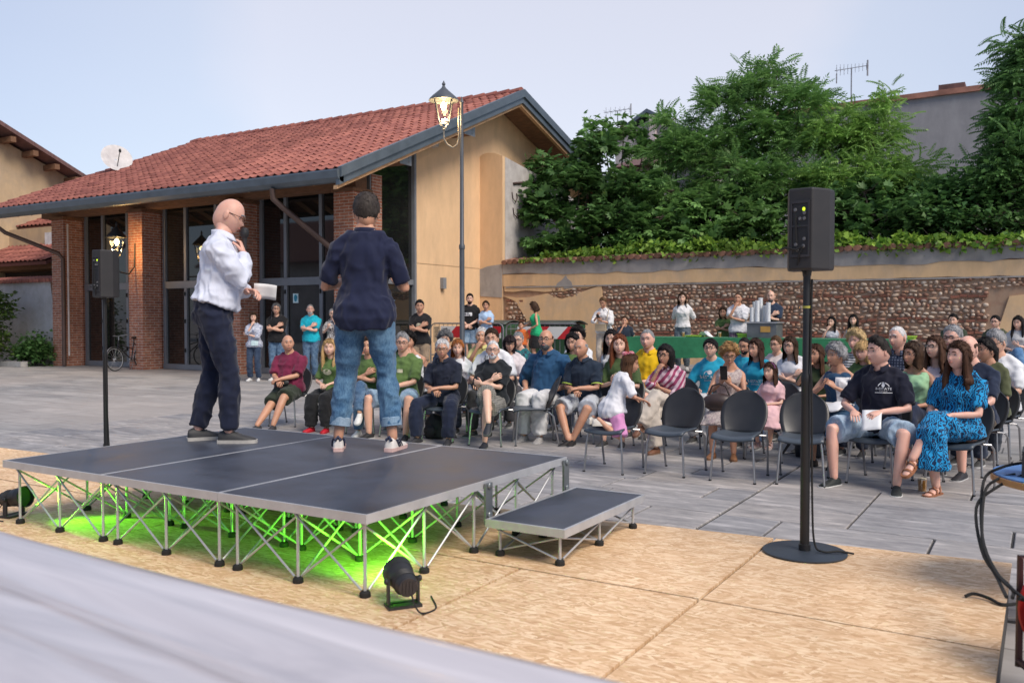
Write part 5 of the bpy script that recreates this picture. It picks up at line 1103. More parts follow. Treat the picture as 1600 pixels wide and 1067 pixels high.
# ---------- print on a garment: flat outlines pressed on to its front (or back) surface
def press(pinfo, polys, name, mat, cx, cz, part='shirt', off=.003, side=1):
    """polys: list of (verts2d, faces) in metres around (0,0): x to the viewer's right when looking at the wearer's chest"""
    so = pinfo['parts'][part]; me = so.data; bv = BVHTree.FromPolygons([v.co for v in me.vertices], [tuple(p.vertices) for p in me.polygons]); q = MB()
    for V, F in polys:
        vs = []
        for x, z in V:
            h, n, i, d = bv.ray_cast(Vector((cx-x, 1.2*side, cz+z)), Vector((0, -side, 0)))
            vs.append((h.x, h.y+off*side, h.z) if h else (cx-x, .12, cz+z))
        q.add(vs, F)
    return q.obj(name, mat, so, smooth=False)
def rect2(w, h, cx=0, cz=0, nx=4, nz=2):
    V = [(cx-w/2+w*i/nx, cz-h/2+h*j/nz) for j in range(nz+1) for i in range(nx+1)]; return V, [(j*(nx+1)+i, j*(nx+1)+i+1, (j+1)*(nx+1)+i+1, (j+1)*(nx+1)+i) for j in range(nz) for i in range(nx)]
def disc2(rx, rz, cx=0, cz=0, n=16): return [(cx, cz)]+[(cx+rx*math.cos(2*math.pi*i/n), cz+rz*math.sin(2*math.pi*i/n)) for i in range(n)], [(0, 1+i, 1+(i+1) % n) for i in range(n)]
def arc2(r0, r1, a0, a1, cx=0, cz=0, n=8):
    V = []
    for i in range(n+1): a = R_(a0+(a1-a0)*i/n); V += [(cx+r0*math.cos(a), cz+r0*math.sin(a)), (cx+r1*math.cos(a), cz+r1*math.sin(a))]
    return V, [(2*i, 2*i+1, 2*i+3, 2*i+2) for i in range(n)]
def text2(s, size, cx=0, cz=0):
    c = bpy.data.curves.new('t', 'FONT'); c.body = s; c.size = size; c.align_x = 'CENTER'; c.align_y = 'CENTER'; c.resolution_u = 2; o = bpy.data.objects.new('t', c); TMP.collection.objects.link(o)
    with bpy.context.temp_override(scene=TMP, view_layer=TMP.view_layers[0]): me = bpy.data.meshes.new_from_object(o.evaluated_get(bpy.context.evaluated_depsgraph_get()))
    V = [(v.co.x+cx, v.co.y+cz) for v in me.vertices]; F = [tuple(p.vertices) for p in me.polygons]
    bpy.data.objects.remove(o); bpy.data.curves.remove(c); bpy.data.meshes.remove(me); return V, F
# ================================================================== THINGS ON THE SQUARE
BLK = M('black_plastic', (.018, .018, .020), .5, 0, .2, 10, bmp=.1, bscale=120, bdist=.001)
CHB = M('chair_back_plastic', (.022, .022, .024), .38, 0, .15, 6, bmp=.1, bscale=150, bdist=.001); CHS = M('chair_seat_plastic', (.055, .07, .09), .42, 0, .12, 6, bmp=.1, bscale=150, bdist=.001)
CHR = M('chrome_tube', (.36, .36, .37), .34, .9, .06, 10, bmp=0); ALU = M('aluminium', (.50, .51, .53), .42, .45, .1, 8, bmp=.05); RUB = M('rubber', (.012, .012, .012), .8, bmp=.1)
DECK = M('deck_phenolic', (.042, .050, .072), .42, 0, .40, 2.6, (1, 1, 1), .25, 400, .0008)
# ---- stacking chair: facing +Y, hips at the origin
def make_chair():
    c = empty('chair'); c['category'] = 'chair'
    q = MB(); w0 = .19
    def seat(u, v):          # slightly dished seat, waterfall front edge
        x = (u-.5)*2; y = -.17+v*.43; w = w0*(1-.10*(1-v)**2); z = .437-.014*(1-x*x)*(1-(v-.45)**2)+.012*(x*x)-(.03*max(0, v-.82)**2/.0324 if v > .82 else 0); return (x*w, y, z)
    q.grid(13, 13, seat); so = q.obj('seat', CHS, c, angle=None); m = so.modifiers.new('s', 'SOLIDIFY'); m.thickness = .018; m.offset = -1
    q = MB()
    def back(u, v):          # tall rounded shell, curved round the body, leaning back
        x = (u-.5)*2; z = .415+v*.395; w = w0*(.80+.36*math.sin(math.pi*min(1, v*.85+.10)))*(1-.62*max(0, v-.72)**2/.0784*.55); y = -.165-.16*v**1.2-.02*math.sin(v*math.pi)+.055*x*x*(1-.4*v); return (x*w, y, z-.03*x*x*v)
    q.grid(13, 13, back); bo = q.obj('backrest', CHB, c, angle=None); m = bo.modifiers.new('s', 'SOLIDIFY'); m.thickness = .012
    for sx in (-1, 1):
        q = MB(); q.tube([(sx*.165, .20, .410), (sx*.18, .215, .30), (sx*.20, .235, .012)], .0105, 8); q.obj('leg', CHR, c); 
        q = MB(); q.tube([(sx*.16, -.11, .410), (sx*.21, -.15, .405), (sx*.22, -.20, .36), (sx*.21, -.27, .012)], .0105, 8); q.obj('leg', CHR, c)
        for y, x in ((.235, .20), (-.27, .21)): q = MB(); q.tube([(sx*x, y, 0), (sx*x, y, .03)], .014, 8); q.obj('foot_cap', RUB, c)
    q = MB(); q.tube([(-.165, .20, .408), (.165, .20, .408)], .009, 6); q.tube([(-.16, -.11, .408), (.16, -.11, .408)], .009, 6); q.obj('seat_frame', CHR, c); return c
CH0 = make_chair(); CHUSED = [False]
def chair(x, y, rz, label, z=0, group='black plastic stacking chairs'):
    c = CH0 if not CHUSED[0] else copy_tree(CH0); CHUSED[0] = True; c.location = (x, y, z); c.rotation_euler = (0, 0, rz); tag(c, label, 'chair', group); return c
# ---- stage
SX0, SX1, SY0, SY1, SH = -5.74, -2.69, 3.13, 5.14, .415
stage = empty('stage', (SX0, SY0, PZ), 0, 'low modular stage of three dark decks on silver scissor legs', 'stage')
strutme = {}
def riser(parent, x0, x1, y0, y1, zt, nx, ny, foot=True):
    xs = np.linspace(x0, x1, nx); ys = np.linspace(y0, y1, ny); pv = MB(); pv.tube([(0, 0, 0), (0, 0, zt-.03)], .0085, 8); vm = pv.mesh('post', ALU); ft = MB(); ft.lathe([(.026, 0), (.028, .006), (.026, .024), (.016, .032)], (0, 0, 0), 10); fm = ft.mesh('foot', RUB)
    for x in xs:
        for y in ys: link('post', vm, parent, (x, y, .03)); link('foot', fm, parent, (x, y, 0))
    def strut(a, b):
        L = (Vector(b)-Vector(a)).length; k = round(L, 3)
        if k not in strutme: q = MB(); q.tube([(0, 0, 0), (0, 0, L)], .0062, 7); strutme[k] = q.mesh('strut', ALU)
        o = link('strut', strutme[k], parent); o.matrix_local = Matrix.Translation(a) @ (Vector(b)-Vector(a)).to_track_quat('Z', 'Y').to_matrix().to_4x4()
    for i in range(nx):
        for j in range(ny):
            for (i2, j2) in ((i+1, j), (i, j+1)):
                if i2 < nx and j2 < ny and (i in (0, nx-1) or j in (0, ny-1) or i2 != i):
                    a, b = (xs[i], ys[j]), (xs[i2], ys[j2]); o = .012
                    strut((a[0]+o, a[1]+o, .035), (b[0]+o, b[1]+o, zt-.015)); strut((b[0]-o, b[1]-o, .035), (a[0]-o, a[1]-o, zt-.015))
pw = (SX1-SX0)/3; dl = SY1-SY0
for i in range(3):
    d = MB(); d.bx(i*pw+.010, (i+1)*pw-.010, .014, dl-.014, SH-.028, SH-.002); dk = d.obj('deck', DECK, stage, smooth=False)
    for a, b in (((i*pw+.001, .0), ((i+1)*pw-.001, .0135)), ((i*pw+.001, dl-.0135), ((i+1)*pw-.001, dl)), ((i*pw+.001, .014), (i*pw+.0095, dl-.014)), (((i+1)*pw-.0095, .014), ((i+1)*pw-.001, dl-.014))):
        q = MB(); q.bx(a[0], b[0], a[1], b[1], SH-.045, SH); q.obj('edge_rail', ALU, dk, smooth=False)
    riser(stage, i*pw+.07, (i+1)*pw-.07, .07, dl-.07, SH-.045, 3, 5)
# ---- step with its brackets
stp = empty('stage_step', (-2.66, 4.10, PZ), 0, 'small lower step deck hooked on to the right side of the stage', 'step')
q = MB(); q.bx(.018, .482, .018, 1.082, .187, .208); dk = q.obj('deck', DECK, stp, smooth=False)
for a, b in (((0, 0), (.5, .0175)), ((0, 1.0825), (.5, 1.1)), ((0, .018), (.0175, 1.082)), ((.4825, .018), (.5, 1.082))): q = MB(); q.bx(a[0], b[0], a[1], b[1], .165, .21); q.obj('edge_rail', ALU, dk, smooth=False)
riser(stp, .06, .44, .06, 1.04, .165, 2, 3)
for y in (.06, 1.0): q = MB(); q.bx(-.026, -.012, y-.035, y+.035, .17, .40); q.ell((-.008, y, .385), (.01, .02, .02)); q.ell((-.008, y, .22), (.01, .02, .02)); q.obj('bracket', M('bracket_steel', (.22, .24, .25), .45, .7), stp, smooth=False)
# ---- loudspeakers on round-base poles
def loudspeaker(pole_xy, z0, zb, zt, rz, lab_p, lab_s, yellow=True, base_r=.228):
    p = empty('speaker_stand', (*pole_xy, z0), 0, lab_p, 'stand', 'speaker stands')
    q = MB(); q.lathe([(base_r, 0), (base_r+.003, .004), (base_r+.003, .010), (base_r-.004, .014), (.03, .016)], (0, 0, 0), 48); q.obj('base_plate', M('stand_base', (.035, .045, .06), .5, .3, .1, 5, bmp=.1, bscale=200, bdist=.0005), p)
    H_ = zb-z0; q = MB(); q.lathe([(.033, .014), (.033, .05), (.0265, .052), (.0265, H_*.6), (.028, H_*.61), (.028, H_*.63), (.021, H_*.64), (.021, H_-.0)], (0, 0, 0), 16); q.obj('pole', M('pole_black', (.02, .02, .022), .4, .3, bmp=.05), p)
    q = MB(); q.tube(crv([(.028, .0, H_*.97), (.026, -.01, H_*.7), (.036, -.02, .9), (.04, .0, .3), (.055, .0, .06), (.11, -.02, .024), (.18, .03, .026), (.25, .08, .01)]), .006, 6); q.obj('cable', RUB, p)
    if yellow: q = MB(); q.lathe([(.0225, H_*.868), (.023, H_*.876)], (0, 0, 0), 12, cap=False); q.obj('tape', M('yellow_tape', (.35, .33, .06), .6), p)
    s = empty('loudspeaker', (*pole_xy, zb), rz, lab_s, 'loudspeaker', 'loudspeakers on stands'); s.scale = (.77, .77, 1); h = zt-zb
    # cabinet: front (+Y) wide, tapering to the back panel (-Y)
    o = [(-.155, .13), (.155, .13), (.155, .02), (.085, -.14), (-.085, -.14), (-.155, .02)]; q = MB(); q.prism([(x, y, .0) for x, y in o], (0, 0, h)); co = q.obj('cabinet', M('speaker_cabinet', (.022, .020, .021), .55, 0, .15, 10, bmp=.35, bscale=260, bdist=.001), s, smooth=False); b = co.modifiers.new('b', 'BEVEL'); b.width = .012; b.segments = 3
    q = MB(); q.bx(-.15, .15, .128, .142, .012, h-.012); q.obj('grille', M('grille_mesh', (.03, .03, .032), .5, .4, bmp=.8, bscale=500, bdist=.002), s, smooth=False)
    q = MB()
    for x0, x1, z_0, z_1 in ((-.068, -.058, .07, h-.07), (.058, .068, .07, h-.07), (-.058, .058, h-.085, h-.07), (-.058, .058, .07, .085), (-.058, .058, h-.215, h-.205)): q.bx(x0, x1, -.152, -.1405, z_0, z_1)
    rp_ = q.obj('rear_panel', M('panel_dark', (.035, .032, .036), .45, .2), s, smooth=False)
    q = MB(); q.bx(-.057, .057, -.1445, -.141, .086, h-.086); q.obj('panel_plate', M('panel_plate', (.012, .011, .013), .5), rp_, smooth=False)
    for k, (x, z, m_) in enumerate(((-.03, .14, 'panel_plate'), (.025, .13, 'panel_dark'), (.03, .17, 'panel_dark'), (-.02, .11, 'panel_dark'), (.03, h-.17, 'panel_dark'), (.0, h-.17, 'panel_dark'), (-.035, h-.12, 'panel_dark'), (.03, h-.14, 'panel_dark'))):
        q = MB(); q.tube([(x, -.1446, z), (x, -.158, z)], [.011, .009], 10); q.obj('knob', M('knob_grey', (.12, .12, .13), .4), rp_)
    q = MB(); q.ell((.025, -.146, h-.118), (.011, .005, .011)); q.obj('status_light', emit('status_green', (.55, .8, .02), .9), rp_)
    q = MB(); q.tube([(-.16, -.10, .12), (-.10, -.165, .125), (-.02, -.17, .11), (.03, -.165, .13), (.0, -.165, .09), (-.02, -.14, .03), (.0, -.03, -.02)], .006, 6); q.tube([(-.03, -.155, h-.15), (-.025, -.16, h-.25), (-.02, -.155, .15)], .004, 6); q.obj('lead', RUB, s)
    q = MB(); q.lathe([(.03, -.03), (.035, .0)], (0, 0, 0), 12); q.obj('socket', BLK, s); return s
spk = on(1257, 863, 2, PZ); loudspeaker((spk.x, spk.y), PZ, on(1265, 423, 1, spk.y).z, on(1265, 297, 1, spk.y).z, R_(-7), 'black pole stand on a round base plate at right on the boards', 'black loudspeaker on the right-hand pole showing its rear panel')
spl = on(166, 700, 2, 0); loudspeaker((spl.x, spl.y), 0, on(166, 465, 1, spl.y).z, on(166, 391, 1, spl.y).z, R_(8), 'black pole stand behind the far left corner of the stage', 'black loudspeaker before the lantern, left of the stage', False, .2)
# ---- LED floor spots
GREEN = (.16, 1.0, .015)
def floor_spot(name, loc, rz, pitch, label, energy, lit):
    s = empty(name, loc, rz, label, 'spotlight', 'green floor spotlights'); s.scale = (.8, .8, .8); Rm = Euler((pitch-math.pi/2, 0, 0)).to_matrix(); c = Vector((0, 0, .155))
    q = MB(); q.lathe([(.028, -.105), (.055, -.095), (.066, -.07), (.068, .0), (.074, .01), (.076, .06), (.082, .07), (.082, .095)], c, 20, rot=Rm); 
    for k in range(5): q.lathe([(.069, -.06+k*.013), (.0715, -.058+k*.013), (.0715, -.054+k*.013), (.069, -.052+k*.013)], c, 20, rot=Rm, cap=False)
    q.obj('lamp_body', BLK, s)
    q = MB(); q.lathe([(.055, -.112), (.058, -.106), (.02, -.104)], c, 16, rot=Rm)
    for k in range(4): q.box(c+Rm @ Vector((-.03+.02*k, 0, -.113)), (.01, .07, .006), rot=Rm)
    q.obj('rear_cap', M('panel_dark'), s)
    q = MB(); q.lathe([(.07, .088), (.0705, .0885), (.001, .089)], c, 20, rot=Rm); q.obj('lens', emit('green_lens', (.25, 1, .04), 14), s)
    q = MB(); q.lathe([(.083, .07), (.09, .13), (.088, .13), (.081, .07)], c, 20, rot=Rm, cap=False); q.obj('snoot', BLK, s)
    for sx in (-1, 1):
        q = MB(); q.bx(sx*.088-.006, sx*.088+.006, -.02, .02, .02, .165); q.ell((sx*.1, 0, .155), (.014, .02, .02)); q.obj('yoke_arm', BLK, s)
    q = MB(); q.bx(-.1, .1, -.055, -.030, 0, .018); q.bx(-.1, .1, .030, .055, 0, .018); q.bx(-.1, -.075, -.03, .03, 0, .017); q.bx(.075, .1, -.03, .03, 0, .017); q.bx(-.06, .06, -.025, .025, .004, .013); q.obj('yoke_foot', BLK, s, smooth=False)
    q = MB(); q.tube(crv([(.02, -.10, .10), (.03, -.15, .04), (.06, -.18, .008), (.16, -.12, .006), (.2, .1, .006)]), .005, 6); q.obj('lead', RUB, s)
    l = bpy.data.lights.new('green_beam', 'SPOT'); l.color = GREEN; l.energy = energy; l.spot_size = R_(70); l.spot_blend = .6; l.shadow_soft_size = .05; o = bpy.data.objects.new('green_beam', l); col.objects.link(o); o.parent = s; o.location = c+Rm @ Vector((0, 0, .135)); o.rotation_euler = (Rm @ Matrix.Rotation(math.pi, 3, 'X')).to_euler(); return s
sr = on(630, 947, 2, PZ); floor_spot('floor_spot', (sr.x, sr.y, PZ), R_(54), R_(8), 'black floor spotlight at the near stage corner seen from behind', 120, 1)
s2 = on(22, 806, 2, PZ); floor_spot('floor_spot', (s2.x, s2.y, PZ), R_(-76), R_(8), 'black floor spotlight glowing green at the left edge of the picture', 110, 1)
# ---- lamp post
lpz = on(722, 500, 1, 14.6); lpx = lpz.x
lamp = empty('street_lamp', (lpx, 14.6, 0), 0, 'tall dark lamp post with a lit lantern on a hooked arm before the yellow wall', 'street lamp')
ztop = on(722, 155, 1, 14.6).z; q = MB(); q.lathe([(.13, 0), (.13, .06), (.09, .10), (.085, .9), (.06, 1.0), (.052, 1.02), (.05, on(722, 385, 1, 14.6).z-.06), (.06, on(722, 385, 1, 14.6).z-.05), (.06, on(722, 385, 1, 14.6).z+.02), (.042, on(722, 385, 1, 14.6).z+.05), (.034, ztop-.35), (.03, ztop-.10), (.045, ztop-.07), (.03, ztop-.03), (.005, ztop+.05)], (0, 0, 0), 14); POST = M('lamp_post_grey', (.085, .095, .11), .5, .3, .12); q.obj('post', POST, lamp)
CRv = CR*-1
lz0, lz1 = on(690, 196, 1, 14.6).z, on(690, 166, 1, 14.6).z; off = CRv*.36
q = MB(); zc = on(690, 232, 1, 14.6).z; q.tube([tuple(CRv*.06+Vector((0, 0, zc+.75))), tuple(CRv*.06+Vector((0, 0, zc+.15))), tuple(CRv*.09+Vector((0, 0, zc+.03))), tuple(CRv*.18+Vector((0, 0, zc-.04))), tuple(CRv*.29+Vector((0, 0, zc+.03))), tuple(off+Vector((0, 0, zc+.14))), tuple(off+Vector((0, 0, lz0-.12)))], .017, 8); q.obj('hook_arm', M('lamp_arm', (.30, .26, .20), .4, .5), lamp)
lan = empty('lantern_head', tuple(off)+() if False else (off.x, off.y, lz0)); lan.parent = lamp; lan.rotation_euler = (0, 0, YAW)
lantern_mesh(lan, (0, 0, 0), .13, .235, lz1-lz0+.04, POST, LIT)
point('lantern_light', (off.x, off.y, lz0+.10), (1, .66, .30), 60, lamp, .08)
# ---- crowd barrier with striped board, bins
def stripes():
    m, t, b = newmat('red_white_board'); wv = N(t, 'ShaderNodeTexWave', Scale=.62); wv.bands_direction = 'DIAGONAL'; t.links.new(coords(t, (1, 0, -1)), wv.inputs[0]); t.links.new(mix(t, ramp(t, wv.outputs[1], [(.49, 0.), (.51, 1.)]), (.55, .02, .03), (.70, .70, .70)), b.inputs['Base Color']); b.inputs['Roughness'].default_value = .5; return m
RW = stripes(); GALV = M('galvanised_tube', (.26, .27, .29), .45, .6, .15); ZP = .27*UNIT
def barrier(x0, x1, y, label, board=True):
    L = x1-x0; b = empty('crowd_barrier', ((x0+x1)/2, y, ZP), 0, label, 'barrier', 'crowd barriers by the bins'); a = L/2
    q = MB(); q.tube([(-a, 0, .02), (-a, 0, .92), (-a+.03, 0, 1.0), (-a+.12, 0, 1.05), (a-.12, 0, 1.05), (a-.03, 0, 1.0), (a, 0, .92), (a, 0, .02)], .021, 8); q.tube([(-a, 0, .22), (a, 0, .22)], .016, 6); q.obj('frame', GALV, b)
    for k in range(int(L/.14)): q = MB(); q.tube([(-a+.14*(k+1), 0, .22), (-a+.14*(k+1), 0, 1.04)], .008, 6); q.obj('bar', GALV, b)
    for s in (-1, 1): q = MB(); q.tube([(s*(a-.2), -.28, .015), (s*(a-.2), -.05, .1), (s*(a-.2), .05, .1), (s*(a-.2), .28, .015)], .018, 6); q.obj('foot', GALV, b)
    if board: q = MB(); q.bx(-a+.35, a-.05, -.032, -.022, .68, .98); q.obj('striped_board', RW, b, smooth=False)
    return b
bL = on(673, 520, 1, 18.9).x; bR = on(905, 520, 1, 18.9).x; bM = bL+(bR-bL)*.52
b1 = barrier(bL, bM-.03, 18.9, 'grey crowd barrier with red and white board behind the lamp post'); barrier(bM+.03, bR, 18.95, 'grey crowd barrier with striped board before the green bin')
q = MB(); q.bx(-(bM-bL)/2+.12, -(bM-bL)/2+.34, -.03, -.022, .55, .98); pb = q.obj('notice_plate', M('plate_cream', (.60, .46, .30), .6), b1, smooth=False)
for k, w_ in enumerate((.16, .10, .12, .07, .13)): q = MB(); q.bx(-(bM-bL)/2+.23-w_/2, -(bM-bL)/2+.23+w_/2, -.034, -.031, .93-.055*k-.01, .93-.055*k+.008); q.obj('notice_line', M('ink_grey', (.12, .10, .09), .7), pb, smooth=False)
def bin_(x, y, label):
    b = empty('wheelie_bin', (x, y, ZP), 0, label, 'bin', 'green bins by the wall'); G_ = M('bin_green', (.025, .085, .04), .5, 0, .2, 4)
    q = MB(); q.add([(-.55, -.36, .16), (.55, -.36, .16), (.55, .36, .16), (-.55, .36, .16), (-.66, -.44, 1.02), (.66, -.44, 1.02), (.66, .44, 1.02), (-.66, .44, 1.02)], [(3, 2, 1, 0), (4, 5, 6, 7), (0, 1, 5, 4), (1, 2, 6, 5), (2, 3, 7, 6), (3, 0, 4, 7)]); bd = q.obj('body', G_, b, smooth=False); m = bd.modifiers.new('b', 'BEVEL'); m.width = .04; m.segments = 3
    q = MB(); q.grid(9, 7, lambda u, v: ((u-.5)*1.38, (v-.5)*.96, 1.035+.10*math.sin(math.pi*v))); l = q.obj('lid', M('bin_lid', (.06, .075, .07), .5), b); l.modifiers.new('s', 'SOLIDIFY').thickness = .02
    q = MB(); q.bx(-.15, .15, -.452, -.44, .55, .9); q.obj('label_sheet', M('bin_label', (.5, .5, .5), .6), b, smooth=False)
    for sx in (-1, 1):
        for sy in (-1, 1): q = MB(); q.tube([(sx*.45-.025, sy*.27, .08), (sx*.45+.025, sy*.27, .08)], .08, 14); q.obj('wheel', RUB, b)
        q = MB(); q.tube([(sx*.66, -.3, .9), (sx*.72, -.3, .9), (sx*.72, .3, .9), (sx*.66, .3, .9)], .015, 6); q.obj('handle', GALV, b)
bin_(on(868, 520, 1, 19.9).x, 19.9, 'large green wheeled bin right of the woman in the green top'); bin_(on(770, 520, 1, 20.2).x, 20.2, 'large green wheeled bin half hidden behind the striped barrier')
# ---- refreshment tables under green cloth
GCL = cloth('table_green', (.030, .19, .085)); ty = 18.3
def cloth_table(x0, x1, y, label, lab2, zt=.78):
    t = empty('trestle_table', ((x0+x1)/2, y, ZP), 0, label, 'table', 'trestle tables along the wall'); a = (x1-x0)/2
    q = MB(); q.bx(-a+.03, a-.03, -.37, .37, zt-.035, zt-.006); q.obj('table_top', WOODL, t, smooth=False)
    for sx in (-1, 1):
        for sy in (-1, 1): q = MB(); q.tube([(sx*(a-.25), sy*.30, 0), (sx*(a-.3), sy*.2, zt-.036)], .016, 8); q.obj('leg', GALV, t)
    c = MB(); n = 46; per = [(-a, -.385), (a, -.385), (a, .385), (-a, .385)]
    def drop(u, v):
        s = u*4; i = int(s) % 4; f = s-int(s); p = Vector(per[i]).lerp(Vector(per[(i+1) % 4]), f); w = .018*math.sin(u*95)*v+.012*math.sin(u*41+2)*v; o = Vector((0, -1)) if i == 0 else Vector((1, 0)) if i == 1 else Vector((0, 1)) if i == 2 else Vector((-1, 0)); p = p+o*(w+.012*v); return (p.x, p.y, zt-.44*v-.02*math.sin(u*23)*v)
    c.grid(120, 6, drop, closed_u=True); c.add([(-a, -.385, zt), (a, -.385, zt), (a, .385, zt), (-a, .385, zt)], [(0, 1, 2, 3)])
    o = c.obj('tablecloth', GCL, None, angle=50, loc=((x0+x1)/2, y, ZP)); tag(o, lab2, 'tablecloth', 'green tablecloths'); return t
tx0, tx1, tx2 = on(968, 530, 1, ty).x, on(1190, 530, 1, ty).x, on(1420, 530, 1, ty).x
cloth_table(tx0, tx1-.01, ty, 'long trestle table left of the cup stacks by the cobble wall', 'green cloth over the table behind the man in yellow'); cloth_table(tx1+.01, tx2, ty+.05, 'long trestle table right of the cup stacks by the cobble wall', 'green cloth over the table behind the speaker pole')
TZ = ZP+.78
def on_t(px, dy=0): return on(px, 520, 1, ty+dy).x
LIME = M('lime_plastic', (.36, .60, .06), .45, bmp=.05)
def tray(px, w, h, label, dy=0):
    q = MB(); q.box((0, 0, h/2), (w, .3, h), taper=1.06); q.box((0, 0, h+.008), (w*1.12, .36, .014)); tag(q.obj('crate_tray', LIME, None, loc=(on_t(px), ty+dy, TZ+.002), smooth=False), label, 'tray', 'lime trays on the tables')
tray(1172, .42, .07, 'stack of lime green trays before the man in white'); tray(1086, .3, .02, 'flat lime green tray left of the paper bag'); tray(1412, .4, .05, 'lime green tray behind the white-haired man')
def beer(x, y, z, label, fill=.09, r=.036):
    b = empty('beer_cup', (x, y, z), 0, label, 'cup', 'plastic beer cups'); q = MB(); q.lathe([(r*.8, 0), (r, .115), (r*.96, .115), (r*.78, .003)], (0, 0, 0), 16, cap=False); q.obj('cup', thinglass('clear_plastic', .18), b)
    q = MB(); q.lathe([(r*.74, .006), (r*.74+fill*.05, fill)], (0, 0, 0), 14); q.obj('beer', M('beer', (.50, .24, .03), .3, bmp=0), b); q = MB(); q.lathe([(r*.76, fill+.001), (r*.78, fill+.014)], (0, 0, 0), 14); q.obj('foam', M('foam', (.75, .68, .52), .9), b)
beer(on_t(1070), ty-.1, TZ+.002, 'small beer cup on the table before the woman in white'); beer(on_t(1127), ty-.1, TZ+.002, 'beer cup on the table below the seated person in green')
bg_ = on(1441, 768, 2, .012); beer(bg_.x, bg_.y, .0145, 'beer cup standing on the paving by the woman in the blue dress', .10, .042)
q = MB(); q.grid(9, 7, lambda u, v: ((u-.5)*.34, (v-.5)*.2, .005+.13*math.sin(u*math.pi)*(.6+.4*math.sin(v*7+u*5)))); tag(q.obj('paper_bag', M('white_paper', (.72, .72, .73), .8), None, loc=(on_t(1102), ty, TZ+.002)), 'crumpled white paper bag on the left green table', 'bag')
# drink dispenser box with stacks of clear cups
dx = on_t(1195); dbx = empty('drinks_counter', (dx, ty, TZ), 0, 'grey drinks counter box standing on the tables', 'counter'); q = MB(); q.bx(-.30, .30, -.25, .25, .002, .30); q.obj('body', M('counter_grey', (.13, .14, .15), .5, .3), dbx, smooth=False); q = MB(); q.bx(-.33, .33, -.28, .28, .302, .33); q.obj('shelf', M('counter_top', (.33, .34, .36), .4, .4), dbx, smooth=False); q = MB(); q.bx(-.02, .18, -.262, -.252, .12, .24); q.obj('panel', M('amber_panel', (.45, .25, .06), .5), dbx, smooth=False)
CUPM = M('stacked_cups', (.62, .64, .66), .25, 0, .1, 30, (1, 1, 8), bmp=.1)
for k, (x, y, h_, cl) in enumerate(((-.24, -.1, .30, 'front left stack of clear plastic cups, the shortest on the counter'), (-.24, .1, .42, 'rear left stack of clear plastic cups on the counter'), (-.13, -.1, .44, 'second front stack of clear plastic cups from the left'), (-.12, .1, .50, 'tallest stack of clear plastic cups on the counter'), (-.01, .02, .34, 'low middle stack of clear plastic cups on the counter'), (.09, -.08, .40, 'stack of clear plastic cups furthest right on the counter'))):
    q = MB(); pr_ = [(.045, 0)]
    for i in range(int(h_/.02)): pr_ += [(.045+.0, i*.02+.004), (.050, i*.02+.006), (.050, i*.02+.014), (.046, i*.02+.018)]
    q.lathe(pr_, (0, 0, 0), 12); tag(q.obj('cup_stack', CUPM, None, loc=(dx+x, ty+y, TZ+.332)), cl, 'cups', 'cup stacks on the counter')
